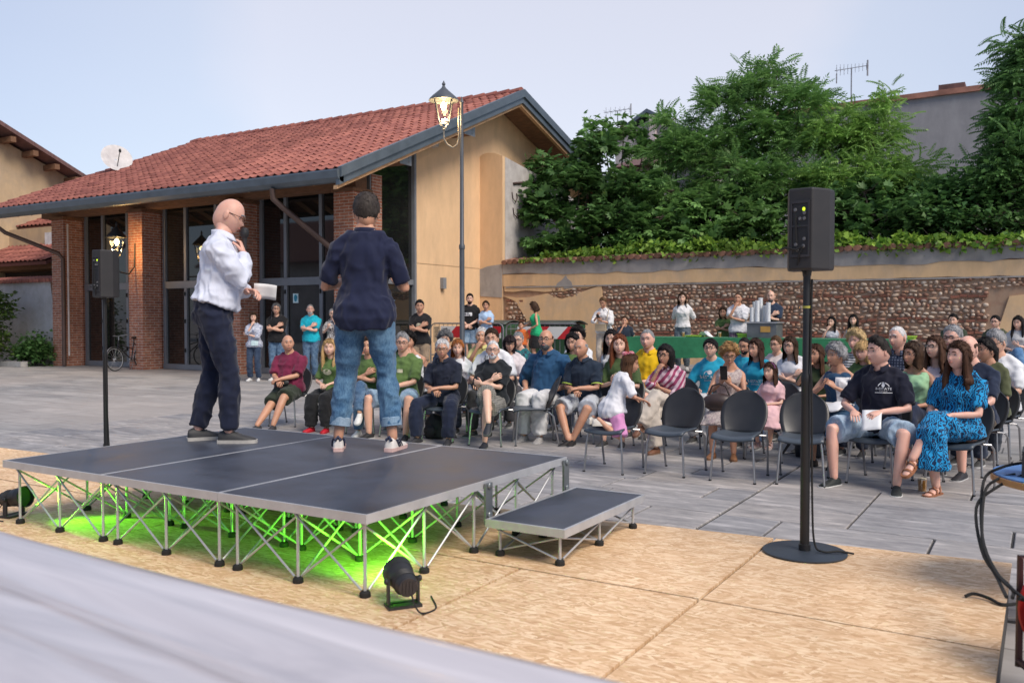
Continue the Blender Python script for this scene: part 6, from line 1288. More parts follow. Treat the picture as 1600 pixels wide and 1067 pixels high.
# ---- bicycles
def bicycle(loc, rz, label):
    b = empty('bicycle', loc, rz, label, 'bicycle', 'bicycles by the hall'); fr = M('bike_frame', (.03, .03, .035), .4, .4, .1); R0 = .335
    def ring(c, r, t, n=28): return [(c[0]+0, c[1]+r*math.cos(2*math.pi*i/n), c[2]+r*math.sin(2*math.pi*i/n)) for i in range(n+1)]
    fw_, rw_ = (0, .55, R0), (0, -.52, R0)
    for c in (fw_, rw_):
        w_ = empty('wheel'); w_.parent = b
        q = MB(); q.tube(ring(c, R0-.016, 0), .016, 6, cap=False, hint=(1, 0, 0)); q.obj('tyre', RUB, w_); q = MB(); q.tube(ring(c, R0-.037, 0), .009, 5, cap=False, hint=(1, 0, 0)); q.obj('rim', ALU, w_)
        q = MB(); [q.tube([c, (0, c[1]+(R0-.04)*math.cos(i*.4488), c[2]+(R0-.04)*math.sin(i*.4488))], .0018, 4) for i in range(14)]; q.tube([(-.05, c[1], c[2]), (.05, c[1], c[2])], .02, 8); q.obj('spokes', ALU, w_)
    bb, st, ht, hb = (0, -.08, .30), (0, -.22, .80), (0, .36, .86), (0, .40, .70)
    q = MB(); q.tube([bb, st], .015, 8); q.tube([bb, hb], .018, 8); q.tube([(0, -.17, .60), (0, .38, .76)], .016, 8); q.tube([hb, ht], .018, 8); q.tube([hb, (.05, .46, .6), (.05, .55, R0)], .011, 6); q.tube([hb, (-.05, .46, .6), (-.05, .55, R0)], .011, 6)
    for s in (-1, 1): q.tube([bb, (s*.05, -.52, R0)], .010, 6); q.tube([st, (s*.05, -.52, R0)], .009, 6)
    q.obj('frame', fr, b); q = MB(); q.tube([ht, (0, .35, .98)], .012, 6); q.tube([(-.28, .18, 1.02), (-.22, .32, 1.0), (0, .36, .98), (.22, .32, 1.0), (.28, .18, 1.02)], .011, 7); q.obj('handlebar', CHR, b)
    q = MB(); q.ell((0, -.27, .93), (.085, .13, .035)); q.tube([st, (0, -.235, .91)], .012, 6); q.obj('saddle', BLK, b)
    for c, a0, a1 in ((rw_, .5, 2.9), (fw_, .3, 2.4)): q = MB(); q.tube([(0, c[1]+(R0+.02)*math.cos(a), c[2]+(R0+.02)*math.sin(a)) for a in np.linspace(a0, a1, 10)], [(.025, .004)]*10, 6, hint=(1, 0, 0)); q.obj('mudguard', M('mudguard', (.25, .25, .26), .4, .6), b)
    q = MB(); [q.tube([(x, -.26, .72), (x, -.70, .70)], .006, 5) for x in (-.06, 0, .06)]; q.tube([(.06, -.66, .70), (.05, -.52, R0)], .006, 5); q.tube([(-.06, -.66, .70), (-.05, -.52, R0)], .006, 5); q.obj('rear_rack', CHR, b)
    q = MB(); q.lathe([(.075, -.006), (.08, 0), (.075, .006)], bb, 20, rot=Euler((0, math.pi/2, 0)).to_matrix()); q.tube([(.05, -.08, .30), (.06, -.02, .16), (.13, -.02, .16)], .009, 6); q.tube([(-.05, -.08, .30), (-.06, -.14, .44), (-.13, -.14, .44)], .009, 6); q.obj('crank', CHR, b)
    q = MB(); q.tube([(.04, -.2, .28), (.16, -.22, .01)], .008, 6); q.obj('kickstand', CHR, b); return b
bk_ = on(208, 578, 2, 0); b_ = bicycle((bk_.x, bk_.y-.1, 0), R_(186), 'dark city bicycle parked by the second brick column'); b_.rotation_euler = (0, R_(4), R_(192))
bk2 = on(432, 582, 2, 0); bicycle((bk2.x, bk2.y+.35, 0), R_(70), 'bicycle parked behind the standing woman in the flowered blouse')
# ---- near table under plastic sheet (bottom left)
def sheet_mat():
    m, t, b = newmat('plastic_sheet'); n = noise(t, coords(t, (.5, 4, 1)), 2.6, 4, .6, .6); t.links.new(ramp(t, n, [(.3, (.36, .345, .38)), (.7, (.58, .55, .58))]), b.inputs['Base Color']); b.inputs['Roughness'].default_value = .32; b.inputs['Coat Weight'].default_value = .5; b.inputs['Coat Roughness'].default_value = .18; bump(t, b, n, .25, .02); return m
hz_ = PZ+.80; e0, e1 = on(0, 828, 2, hz_), on(950, 1067, 2, hz_)
dsk = empty('covered_table', (e0.x*.5+e1.x*.5, e0.y-.5, PZ), math.atan2(e1.y-e0.y, e1.x-e0.x), 'table covered with milky plastic sheet in the near left corner', 'table')
Lx = 3.6; q = MB(); q.bx(-Lx/2+.05, Lx/2+.25, -.62, .42, .74, .775); q.obj('table_top', WOODL, dsk, smooth=False)
for x in (-Lx/2+.15, Lx/2+.1):
    for y in (-.55, .34): q = MB(); q.tube([(x, y, 0), (x, y, .74)], .025, 8); q.obj('leg', ALU, dsk)
ye = (e0.y+e1.y)/2-(e0.y-.5)
def sheet(u, v):
    x = -Lx/2+u*(Lx+.4); s = v*1.62
    if s < .98: y = -.60+s*(ye+.60)/.98; z = .80+.010*math.sin(y*19+.9*math.sin(x*1.3))+.008*math.sin(x*1.9+y*11)+.007*math.sin(y*41+x*2)+.014*math.exp(-((y-ye+.05)/.03)**2)
    else: d = s-.98; y = ye+.018*math.sin(min(1, d/.05)*math.pi/2)+.015*math.sin(x*6)*d; z = .80-d*.9
    return (x, y, z)
q = MB(); q.grid(60, 60, sheet); so_ = q.obj('plastic_cover', sheet_mat(), dsk, angle=None)
# ---- right edge: round blue table, control box, cables, cable reel in a trolley
bt = on(1612, 750, 2, .72); BT = empty('round_table', (bt.x+.23, bt.y+.1, 0), 0, 'round blue-topped table with wooden edge at the right picture edge', 'table')
q = MB(); q.lathe([(.40, .735), (.40, .742), (.02, .744)], (0, 0, 0), 40); q.obj('blue_top', M('blue_laminate', (.10, .24, .55), .35, bmp=0), BT); q = MB(); q.lathe([(.398, .70), (.408, .705), (.408, .734), (.40, .7345)], (0, 0, 0), 40); q.obj('wood_rim', M('beech_rim', (.45, .24, .10), .5), BT); q = MB(); q.lathe([(.22, 0), (.22, .02), (.03, .03), (.03, .69), (.1, .699)], (0, 0, 0), 20); q.obj('pedestal', GALV, BT)
TBx, TBy = bt.x+.23, bt.y+.1
q = MB(); q.bx(-.09, .12, -.12, .08, 0, .12); q.bx(-.06, .09, -.125, -.12, .02, .10); cb = tag(q.obj('control_box', BLK, None, loc=(TBx-.18, TBy-.08, .746), smooth=False), 'black control box on the round blue table', 'box')
kx = Vector((TBx-.30, TBy-.12, .75)); gx = on(1592, 935, 2, PZ+.30)
cab = empty('cable_bundle', (kx.x, kx.y, 0), 0, 'black cables hanging from the blue table to the cable reel', 'cables')
for k, (a, c_, d_) in enumerate((((.0, 0, .745), (-.12, -.12, .66), .0), ((.03, -.02, .745), (-.15, -.18, .60), .02), ((.20, -.12, .745), (.10, -.25, .45), .05), ((.05, .06, .80), (-.13, -.02, .70), -.02))):
    e_ = Vector((gx.x-kx.x-.04+.02*k, gx.y-kx.y, gx.z)); A, B = Vector(a), Vector(c_); q = MB(); pts = crv([A, A.lerp(B, .6)+Vector((0, 0, .03)), B, B.lerp(e_, .35)+Vector((-.03+d_, 0, -.1)), B.lerp(e_, .7)+Vector((d_*2, 0, -.08)), e_]); q.tube([tuple(p) for p in pts], .007, 7); q.obj('cable', RUB, cab)
q = MB(); q.tube(crv([on(px_, py_, 2, PZ+.009+h_)-Vector((kx.x, kx.y, 0)) for px_, py_, h_ in ((1508, 931, 0), (1522, 927, .012), (1545, 934, .004), (1566, 944, 0), (1596, 942, .0))]), .008, 7); q.obj('loose_end', RUB, cab)
rl = on(1598, 1030, 2, PZ+.02); REEL = empty('cable_reel', (rl.x+.20, rl.y-.1, PZ), R_(25), 'red cable reel with coiled black cable in a black frame at bottom right', 'cable reel')
q = MB(); q.tube([(-.16, -.16, .0), (-.16, -.16, .42), (-.12, -.12, .46), (.12, -.12, .46), (.16, -.16, .42), (.16, -.16, 0)], .014, 8); q.tube([(-.16, .16, .0), (-.16, .16, .42), (.16, .16, .42), (.16, .16, 0)], .014, 8); q.tube([(-.16, -.16, .02), (-.16, .16, .02)], .014, 8); q.tube([(.16, -.16, .02), (.16, .16, .02)], .014, 8); q.obj('frame', M('frame_maroon', (.06, .02, .02), .5, .2), REEL)
for y in (-.11, .11): q = MB(); q.lathe([(.06, -.006), (.185, -.006), (.19, 0), (.185, .006), (.06, .006)], (0, y, .24), 28, rot=Euler((math.pi/2, 0, 0)).to_matrix()); q.obj('flange', M('reel_red', (.40, .02, .015), .4), REEL)
q = MB(); [q.tube([(math.cos(t)*.15, -.09+.03*k, .24+math.sin(t)*.15) for t in np.linspace(0, 2*math.pi, 22)], .014, 6, cap=False) for k in range(7)]; q.obj('coiled_cable', RUB, REEL)
# ================================================================== WHO IS WHERE
PI = math.pi; TGT = (-4.5, 4.7)
def wrap(a): return (a+PI) % (2*PI)-PI
def heading(x, y, t): return math.atan2(-(t[0]-x), t[1]-y)
INFO = {}
def dirs(x, y, look, turn, face=None):
    t = TGT if look is None else (0, 0) if look == 'cam' else look; ht = heading(x, y, t)
    f = face if face is not None else PI+turn*wrap(ht-PI); return f, max(-62, min(62, math.degrees(wrap(f-ht))))
def aud(short, label, px, top, Y, look=None, turn=.35, face=None, pitch=0, seat=True, z0=0., lo=None, hi=1.9, **kw):
    p = on(px, top, 1, Y); fem = kw.get('sex') == 'f'; kk = (p.z-z0-.455-.012)/.872; lo = lo if lo is not None else (1.48 if fem else 1.54); h = max(lo, min(hi, 1.75*kk))
    f, hy = dirs(p.x, Y, look, turn, face)
    if seat: chair(p.x, Y, f, 'black plastic chair under the '+short, z0)
    hy += rnd.uniform(-9, 9); pitch += rnd.uniform(-4, 5); kw.setdefault('tilt', rnd.uniform(-3.5, 3.5)); kw.setdefault('lean', rnd.uniform(0, 9)); far = Y > 10; kw.setdefault('vox', .0155 if not far else .018)
    i = person(label, (p.x, Y, z0), f, 'sit', h=h, head=(hy, pitch), **kw); INFO[short] = i; return i
def std(short, label, px, top, Y, z0=0., look=None, face=None, turn=.6, pitch=0, **kw):
    p = on(px, top, 1, Y); h = 1.75*(p.z-z0-.015)/1.757; f, hy = dirs(p.x, Y, look, turn, face); kw.setdefault('vox', .019); kw.setdefault('group', 'people standing at the back')
    i = person(label, (p.x, Y, z0), f, 'stand', h=h, head=(hy, pitch), lean=0, slouch=5, **kw); INFO[short] = i; return i
def world(i, p): b = i['base']; return Matrix.Translation(b.location) @ Matrix.Rotation(b.rotation_euler[2], 4, 'Z') @ Vector(p)
GRN, NAVY, BLACK, WHITE, TURQ = (.085, .145, .045), (.012, .016, .04), (.012, .012, .014), (.68, .69, .72), (.015, .30, .46)
DEN = ('denim', (.035, .085, .17), (.20, .30, .42)); DENL = ('denim', (.16, .27, .40), (.42, .52, .62)); JD = ('denim', (.018, .035, .075), (.06, .09, .15))
WS = ('sneaker', (.62, .61, .60), (.6, .6, .6)); BS = ('sneaker', (.02, .02, .022), (.5, .5, .5)); KS = ('sneaker', (.03, .03, .035), (.03, .03, .03))
CREAM = M('print_cream', (.62, .58, .42), .8, bmp=0); WPR = M('print_white', (.70, .71, .74), .8, bmp=0)
# ---- the two men on the stage
ZS = PZ+SH
a = on(336, 689, 2, ZS); hz = on(348, 309, 1, a.y).z
s1 = person('bald man in white shirt and navy trousers reading into a microphone on stage', (a.x, a.y, ZS), -.74, 'stand', h=1.75*(hz-ZS)/1.75, fat=.5, skin='pink', hair=('bald', 'grey'), glasses=('brown_spectacles', (.10, .04, .02), .4), shirt=('long', (.62, .65, .76), .024), pants=('long', (.010, .014, .035), -.004), shoes=('sneaker', (.03, .03, .032), (.42, .40, .37)), arms=('mic', ((.0, .22, .12), (.9, -.4, -.5), (-.5, .8, .0), (-.5, -.1, -.8), .7)), head=(8, -22), lean=2, slouch=9, stance=.11, feet=((.12, .10, .088), (.10, -.12, .088)), vox=.011, group='speakers on stage', tuck=True)
a = on(571, 703, 2, ZS); hz = on(572, 301, 1, a.y).z
s2 = person('man in navy polo and rolled blue jeans standing with his back to us on stage', (a.x, a.y, ZS), .50, 'stand', h=1.75*(hz-ZS)/1.77, fat=.0, skin='tan', hair=('short', (.04, .032, .028)), beard=('full', 'brown'), shirt=('polo', (.010, .014, .042), .014), pants=('rolled', ('denim', (.035, .10, .20), (.16, .29, .42)), -.004), shoes=('stripes', (.66, .62, .58), (.62, .42, .38), (.02, .025, .06)), arms=(((.18, .28, .20), (.38, -.95, -.25), (-.25, .8, .5), (-.5, -.1, .9), .35), ((.19, .28, .22), (.42, -.95, -.25), (-.1, .8, .6), (-.5, -.1, .9), .3)), head=(-16, -2), lean=0, slouch=4, stance=.19, vox=.011, group='speakers on stage')
# things in their hands
sh, el, wr, hd, pn, cu = s1['joints'][1]; mw = world(s1, wr+unit(wr-el)*.07); mo = world(s1, s1['hc']+s1['Rh'] @ np.array((.0, .140, -.060))); dv = (mo-mw).normalized()
mic = empty('microphone', mw, 0, 'black handheld microphone at the mouth of the man in white', 'microphone'); mic.rotation_euler = dv.to_track_quat('Z', 'Y').to_euler(); L = (mo-mw).length
q = MB(); q.lathe([(.010, -.13), (.013, -.12), (.015, .0), (.018, L-.06), (.019, L-.05)], (0, 0, 0), 12); q.obj('handle', BLK, mic); q = MB(); q.lathe([(.020, L-.055), (.030, L-.038), (.033, L-.015), (.026, L+.010), (.006, L+.02)], (0, 0, 0), 14); q.obj('head', M('grille_mesh'), mic)
wr = s1['joints'][-1][2]; pw_ = world(s1, wr+np.array((.02, .09, .0))); q = MB(); q.grid(5, 5, lambda u, v: ((u-.3)*.165, .02*math.sin(u*3), (v-.5)*.115)); po = tag(q.obj('paper_sheet', M('white_paper', (.72, .72, .73), .8), None, loc=pw_, rot=(R_(14), R_(6), YAW+R_(8))), 'white sheet of paper held by the man in the white shirt', 'paper'); po.modifiers.new('s', 'SOLIDIFY').thickness = .002
# pockets, seams on the jeans; shoe mark
for sx in (-1, 1):
    for dz in (0,): press(s2, [rect2(.125, .006, -sx*.085, .0, 6, 1), rect2(.005, .13, -sx*.085-.060, -.065, 1, 6), rect2(.005, .13, -sx*.085+.060, -.065, 1, 6), rect2(.125, .006, -sx*.085, -.13, 6, 1)], 'pocket_seam', M('seam_thread', (.20, .30, .40), .9), 0, s2['pel'][2]+.035, 'pants', .002, -1)
press(s2, [rect2(.38, .006, 0, 0, 14, 1)], 'waist_seam', M('seam_thread'), 0, s2['pel'][2]+.07, 'pants', .002, -1)
# ---- front row
i = aud('man in the burgundy T-shirt', 'bald man in burgundy T-shirt and dark shorts with legs stretched out', 453, 523, 8.8, fat=.75, skin='tan', hair=('bald', 'grey'), shirt=('tee', (.16, .016, .05), .03), pants=('shorts', (.03, .038, .025), .02), shoes=KS, arms=('lap', 'lap2'), feet=((.14, .72, .088), (.06, .62, .088)), vox=.013, lean=-2)
bw = world(i, i['spine'](.06)+np.array((.02, .235, .03))); q = MB(); q.ell((0, 0, 0), (.13, .045, .06), 14, 8); b_ = q.obj('waist_pouch', M('black_nylon', (.018, .018, .02), .6), None, loc=bw, rot=(0, 0, i['base'].rotation_euler[2])); tag(b_, 'black waist pouch on the lap of the man in burgundy', 'pouch')
def logo_oval(i, s=1.0, cz=.30, cx=0): return press(i, [disc2(.062*s, .036*s)], 'oval_print', CREAM, cx, i['spine'](cz)[2])
i = aud('blonde woman in green', 'woman with long blonde hair in green T-shirt, black trousers and red shoes', 519, 530, 8.75, sex='f', skin='light', hair=('longfront', 'blond'), shirt=('tee', GRN), pants=('long', BLACK, .012), shoes=('flat', (.45, .01, .025), (.45, .01, .025)), arms=('lap', 'thigh'), look=(-3, 2), vox=.013); logo_oval(i, 1.1)
i = aud('person in green hidden by the stage speaker', 'person in green T-shirt and blue jeans mostly hidden by the man in jeans', 575, 527, 8.75, skin='tan', hair=('short', 'brown'), shirt=('tee', GRN), pants=('long', DEN), shoes=WS, arms=('cross', 'cross2'), crossed=1, vox=.015)
i = aud('grey-haired man in green', 'grey-haired man with glasses in green T-shirt and light denim shorts', 628, 520, 8.75, fat=.55, skin='mid', hair=('short', 'grey'), glasses=True, shirt=('tee', (.10, .165, .05), .024), pants=('shorts', DENL, .018), shoes=BS, arms=('thigh', 'lap'), knees=(.25, .2), look='cam', vox=.013); press(i, [rect2(.075, .045, .03, 0)], 'badge_print', CREAM, 0, i['spine'](.31)[2])
press(i, [rect2(.028, .15, -.085, -.02, 2, 8)], 'lanyard', M('lanyard_brown', (.30, .13, .06), .8), 0, i['spine'](.33)[2])
i = aud('man in navy with clasped hands', 'white-haired man with dark glasses in navy polo and navy trousers, hands clasped', 695, 529, 8.7, skin='tan', hair=('short', 'white'), glasses=True, shirt=('polo', (.014, .018, .036), .02), pants=('long', (.012, .018, .042), .008), shoes=KS, arms=('lap', 'lap2'), look='cam', knees=(.15, .15), lean=8, vox=.013)
i = aud('man with crossed arms in black', 'white-haired bearded man in black T-shirt with crossed arms and crossed legs', 769, 531, 8.7, fat=.3, skin='light', hair=('buzz', 'white'), beard=('full', 'white'), glasses=True, shirt=('tee', (.014, .017, .022), .022), pants=('shorts', ('plaid', (.20, .19, .175), (.11, .105, .10), 1.6), .02), shoes=('sneaker', (.02, .022, .03), (.10, .11, .10)), arms=('cross', 'cross2'), crossed=1, look='cam', vox=.013)
i = aud('young man in the navy polo', 'young bearded man in dark navy polo and denim shorts holding a paper', 1375, 526, 8.45, skin='pink', hair=('quiff', (.028, .022, .02)), beard=('stubble', 'brown'), shirt=('polo', (.008, .009, .022), .02), pants=('shorts', ('denim', (.22, .33, .46), (.48, .57, .66)), .026), shoes=('sneaker', (.018, .022, .022), (.62, .62, .60)), arms=('thigh', ((.10, .27, .14), (.9, -.6, -.3), (-.35, .9, -.2), (-.2, -.2, -1), .5)), knees=(.22, .30), turn=.25, vox=.012, lean=2)
iz = i['spine'](.335)[2]; press(i, [text2('B-ESTATE', .030), rect2(.135, .006, 0, -.034, 6, 1), text2('CAVAGLIA', .013, 0, -.022), arc2(.040, .047, 12, 75, 0, .012), arc2(.040, .047, 82, 108, 0, .012), arc2(.040, .047, 115, 165, 0, .012), disc2(.014, .018, 0, .032)], 'chest_print', WPR, -.075, iz)
pp = world(i, np.array((-.06, .36, i['pel'][2]+.075))); q = MB(); q.grid(6, 7, lambda u, v: ((u-.5)*.16, (v-.5)*.24, .012*math.sin(v*3+u))); po = tag(q.obj('programme_sheet', M('white_paper'), None, loc=pp, rot=(R_(-38), R_(6), i['base'].rotation_euler[2]+R_(12))), 'white folded paper on the knee of the young man in navy polo', 'paper'); po.modifiers.new('s', 'SOLIDIFY').thickness = .002
i = aud('woman in the blue dress', 'curly-haired woman in vivid blue leaf-patterned dress and brown sandals, legs crossed', 1500, 532, 8.45, sex='f', fat=.35, skin='pink', hair=('wavy', (.05, .022, .012)), shirt=('dress', ('leafy', (.006, .025, .075), (.012, .27, .56), 1.3), .02, .36), pants=(None, 0), shoes=('sandal', (.26, .10, .04), (.28, .11, .05), (.26, .10, .045)), arms=('lap', 'lap2'), crossed=-1, turn=.3, lean=6, vox=.012)
# ---- empty chairs in the front row and the kneeling girl
for px_, (x, y), rz, lb in ((840, (-5.12, 8.95), PI-.95, 'empty black plastic chair turned sideways beside the man with crossed arms'), (1055, (-3.02, 7.98), PI-.06, 'empty black plastic chair right of the kneeling girl'), (1150, (-2.40, 7.98), PI+.06, 'empty black plastic chair in the middle of the front row'), (1245, (-1.86, 8.12), PI+.16, 'empty black plastic chair behind the right speaker pole')): chair(x, y, rz, lb)
gx_, gy_ = -3.58, 7.80; chair(gx_, gy_, PI+.02, 'black plastic chair on which the small girl kneels')
hz = on(981, 573, 1, 7.8).z
gi = person('small girl in white T-shirt and pink shorts kneeling backwards on a chair', (gx_+.02, gy_-.04, 0), -.75, 'kneel', h=1.16, sex='f', skin='tan', hair=('long', (.075, .035, .018)), shirt=('tee', (.66, .66, .70)), pants=('shorts', (.62, .26, .50), .008), shoes=('sneaker', (.62, .58, .52), (.62, .58, .5)), arms=('reach', 'reach'), head=(22, -10), lean=16, slouch=10, feet=((.11, -.28, .80), (.14, -.26, .80)), seatz=.50, vox=.011, group='children in the audience')
for sd in (1, -1): pass
bo = world(gi, gi['hc']+gi['Rh'] @ np.array((.03, -.05, .12))*gi['hs']); bow = empty('hair_bow', bo, .4, 'pink bow in the hair of the kneeling girl', 'bow'); q = MB(); q.ell((-.03, 0, 0), (.032, .014, .022), 10, 6); q.ell((.03, 0, .004), (.032, .014, .022), 10, 6); q.ell((0, 0, 0), (.012, .014, .012), 8, 6); q.obj('loops', cloth('bow_pink', (.42, .06, .10), 'floral', (.62, .35, .38), 2), bow)
# ---- second row
B = lambda *c: c
aud('boy in the white vest', 'curly dark-haired youth in white vest behind the grey-haired man in green', 646, 519, 9.6, skin='tan', hair=('curly', 'black'), shirt=('tank', WHITE), arms=('lap', 'mouth'), lo=1.4)
aud('ginger woman', 'young woman with straight ginger hair in white T-shirt behind the clasped hands man', 718, 530, 9.55, sex='f', skin='light', hair=('long', 'ginger'), shirt=('tee', WHITE), arms=('lap', 'lap'), look='cam', lo=1.42)
i = aud('man in white sports shirt', 'dark-haired man in white sports shirt with black shoulder stripes', 774, 514, 9.6, skin='mid', hair=('short', 'brown'), shirt=('tee', (.68, .69, .72), .022), pants=('long', (.03, .03, .035)), arms=('thigh', 'thigh')); z_ = i['spine'](.43)[2]; press(i, [rect2(.010, .13, -.105+.020*k, -.03, 1, 8) for k in range(3)], 'shoulder_stripes', M('stripe_black', (.015, .015, .018), .8), 0, z_)
i = aud('man in the blue shirt', 'stout bearded man with glasses in open blue shirt and white trousers', 855, 514, 9.55, fat=.62, skin='tan', hair=('fringe', 'brown'), beard=('full', 'salt'), glasses=True, shirt=('rolled', (.02, .075, .165), .03), pants=('long', (.62, .62, .63), .01), shoes=('sneaker', (.35, .34, .34), (.5, .5, .5)), arms=('rest', 'rest'), vox=.013)
i = aud('bald man in navy polo', 'bald man in navy polo with lime cuffs and pale shorts, hands on his lap', 917, 527, 9.5, fat=.35, skin='tan', hair=('fringe', 'grey'), shirt=('polo', (.016, .028, .05), .022), pants=('shorts', (.45, .48, .53), .02), shoes=('sneaker', (.012, .012, .014), (.3, .3, .3)), arms=('lap', 'lap2'), feet=((.02, .50, .088), (.02, .46, .088)), legx=.4, vox=.013)
for sd in (1, -1):
    sh, el, wr = i['joints'][sd][:3]; d_ = unit(el-sh); c_ = sh+(el-sh)*.845; q = MB(); q.tube([c_-d_*.006, c_+d_*.006], .071, 14, cap=False); q.obj('lime_cuff', M('lime_trim', (.45, .60, .10), .8), i['so'])
i = aud('red-haired woman in green', 'smiling woman with long wavy red hair in green T-shirt with oval print', 973, 522, 9.6, sex='f', skin='light', hair=('wavy', (.16, .05, .022)), shirt=('tee', (.06, .10, .035)), pants=('shorts', (.3, .28, .26)), arms=('phone_low', 'phone_low'), look='cam'); logo_oval(i, 1.0)
i = aud('woman in the striped blouse', 'dark-haired woman in pink striped blouse and beige trousers covering her mouth', 1052, 544, 9.3, sex='f', skin='tan', hair=('bob', 'black'), glasses=True, shirt=('rolled', ('stripe', (.60, .44, .50), (.30, .05, .12), 1.0), .022), pants=('long', (.52, .46, .40), .014), shoes=('flat', (.16, .07, .04), (.2, .12, .08)), arms=('mouth', 'under'), crossed=-1, lean=12, pitch=-8, vox=.013)
i = aud('curly blonde filming', 'curly blonde woman with glasses in pale lace dress filming with her phone', 1139, 538, 9.35, sex='f', skin='tan', hair=('curly', (.30, .17, .07)), glasses=True, shirt=('dress_sl', ('floral', (.50, .43, .40), (.34, .27, .28), 1.2), .014, .08), pants=(None, 0), shoes=('flat', (.20, .09, .04), (.2, .1, .05)), arms=('phone', 'phone'), look='cam', pitch=-14, vox=.013, turn=.5)
def gadget(i, name, label, off, sz, cat='phone', mat=None, tiltx=-15):
    w_ = (i['joints'][1][2]+i['joints'][-1][2])/2; P = world(i, w_+np.array(off)); q = MB(); q.box((0, 0, 0), sz); o = tag(q.obj(name, mat or M('phone_black', (.012, .012, .014), .15, bmp=0), None, loc=P, rot=(R_(tiltx), 0, i['base'].rotation_euler[2]), smooth=False), label, cat, 'phones in hands'); m = o.modifiers.new('b', 'BEVEL'); m.width = .004; return o
gadget(i, 'phone', 'black phone held up by the curly blonde woman', (0, .09, .11), (.075, .009, .155))
hb_ = world(i, i['pel']+np.array((.05, .34, .10))); hbg = empty('handbag', hb_, i['base'].rotation_euler[2], 'dark brown leather handbag on the lap of the curly blonde woman', 'handbag'); q = MB(); q.ell((0, 0, -.02), (.17, .085, .10), 18, 10); q.obj('bag_body', M('brown_leather', (.045, .028, .024), .4, 0, .3, 9, bmp=.3, bscale=30), hbg); q = MB(); q.tube([(-.11, -.01, .05), (-.07, -.01, .15), (0, -.01, .175), (.07, -.01, .15), (.11, -.01, .05)], .010, 8); q.obj('bag_handle', MATS['brown_leather'], hbg)
g = aud('girl in pink', 'small dark-haired girl in pink dress sitting beside the curly blonde woman', 1208, 575, 9.3, sex='f', skin='light', hair=('long', (.045, .022, .014)), shirt=('dress', (.66, .42, .44), .012, .10), pants=(None, 0), shoes=('sandal', (.5, .35, .35), (.5, .4, .38), (.55, .4, .4)), arms=('lap', 'lap2'), lo=1.10, hi=1.2, feet=((.10, .36, .34), (.10, .34, .34)), group='children in the audience', vox=.012)
q = MB(); q.tube([place(np.array([(math.sin(t)*.092, .02, .045+math.cos(t)*.092)])*g['hs'], g['Rh'], g['hc'])[0] for t in np.linspace(-1.5, 1.5, 12)], [(.006, .010)]*12, 6); q.obj('headband', M('purple_band', (.18, .05, .14), .5), g['base'])
i = aud('grey-haired woman in blue and white', 'grey-haired woman in sleeveless blue and white dress clapping', 1315, 537, 9.35, sex='f', skin='tan', hair=('curly', 'grey'), shirt=('dress_sl', (.016, .055, .12), .014, .16), pants=(None, 0), shoes=('flat', (.02, .012, .012), (.02, .02, .02)), arms=('clap', 'clap'), vox=.013, turn=.5, seed=40); z_ = i['spine'](.24)[2]; press(i, [rect2(.13, .32, .08, 0, 18, 34)], 'white_half', M('white_cloth', (.68, .68, .70), .85), 0, z_, off=.007)
pp = world(i, i['pel']+np.array((-.04, .30, .115))); q = MB(); q.grid(10, 10, lambda u, v: ((u-.5)*.30, (v-.5)*.30, .03*math.sin(u*6)*math.sin(v*4)-.10*max(0, v-.6))); tag(q.obj('white_shawl', M('white_cloth'), None, loc=pp, rot=(0, 0, i['base'].rotation_euler[2])), 'white cloth lying on the lap of the grey-haired woman', 'cloth').modifiers.new('s', 'SOLIDIFY').thickness = .008
i = aud('woman in pale green', 'brown-haired woman in pale green waistcoat and navy skirt, legs crossed', 1433, 534, 9.4, sex='f', skin='tan', hair=('bob', 'brown'), shirt=('tank', (.34, .58, .34)), pants=('skirt', (.014, .022, .05), .16), shoes=('flat', (.20, .07, .05), (.2, .08, .05)), arms=('lap', 'thigh'), crossed=1, vox=.013, turn=.5)
i = aud('bald man behind the blue dress', 'bald man in dark navy T-shirt sitting behind the woman in the blue dress', 1524, 522, 9.45, skin='pink', hair=('fringe', 'brown'), shirt=('tee', (.014, .022, .048)), pants=('shorts', (.09, .065, .045), .015), shoes=('sneaker', (.02, .02, .025), (.5, .5, .5)), arms=('knee', 'knee'), turn=.6)
# ---- third row and behind
i = aud('woman in the navy print shirt', 'grey and dark-haired woman in navy T-shirt with round print, half hidden', 698, 516, 10.6, sex='f', skin='mid', hair=('curly', 'salt'), shirt=('tee', (.018, .035, .075)), arms=('cross', 'cross2'), pitch=-12); logo_oval(i, .9)
aud('man in the yellow shirt scratching his face', 'white-haired man in pale yellow shirt with a hand at his face', 755, 512, 11.3, skin='tan', hair=('short', 'white'), shirt=('polo', (.60, .55, .22)), arms=('mouth', 'lap'))
aud('woman in white with dark fringe', 'woman with dark fringe and glasses in white T-shirt with a shoulder bag', 799, 524, 10.5, sex='f', fat=.4, skin='mid', hair=('bangs', (.02, .012, .014)), glasses=True, shirt=('tee', (.66, .60, .62)), pants=('long', (.05, .05, .06)), arms=('lap', 'lap'), look='cam')
aud('grey-haired woman in teal print', 'grey-haired woman with glasses in teal and black patterned top', 813, 518, 11.6, sex='f', skin='light', hair=('short', 'grey'), glasses=True, shirt=('tee', ('floral', (.02, .18, .20), (.03, .02, .04), 1)), arms=('lap', 'lap'))
aud('woman with dark curls in white', 'woman with a mass of dark curls in white shirt at the back', 901, 511, 11.7, sex='f', skin='light', hair=('curly', 'black'), shirt=('tee', WHITE), arms=('chin', 'lap'))
aud('woman with dark curls in green', 'dark-haired woman in green T-shirt just behind the bald man in navy polo', 897, 520, 10.5, sex='f', skin='mid', hair=('bob', 'black'), shirt=('tee', GRN), arms=('clap', 'clap'), pitch=-10)
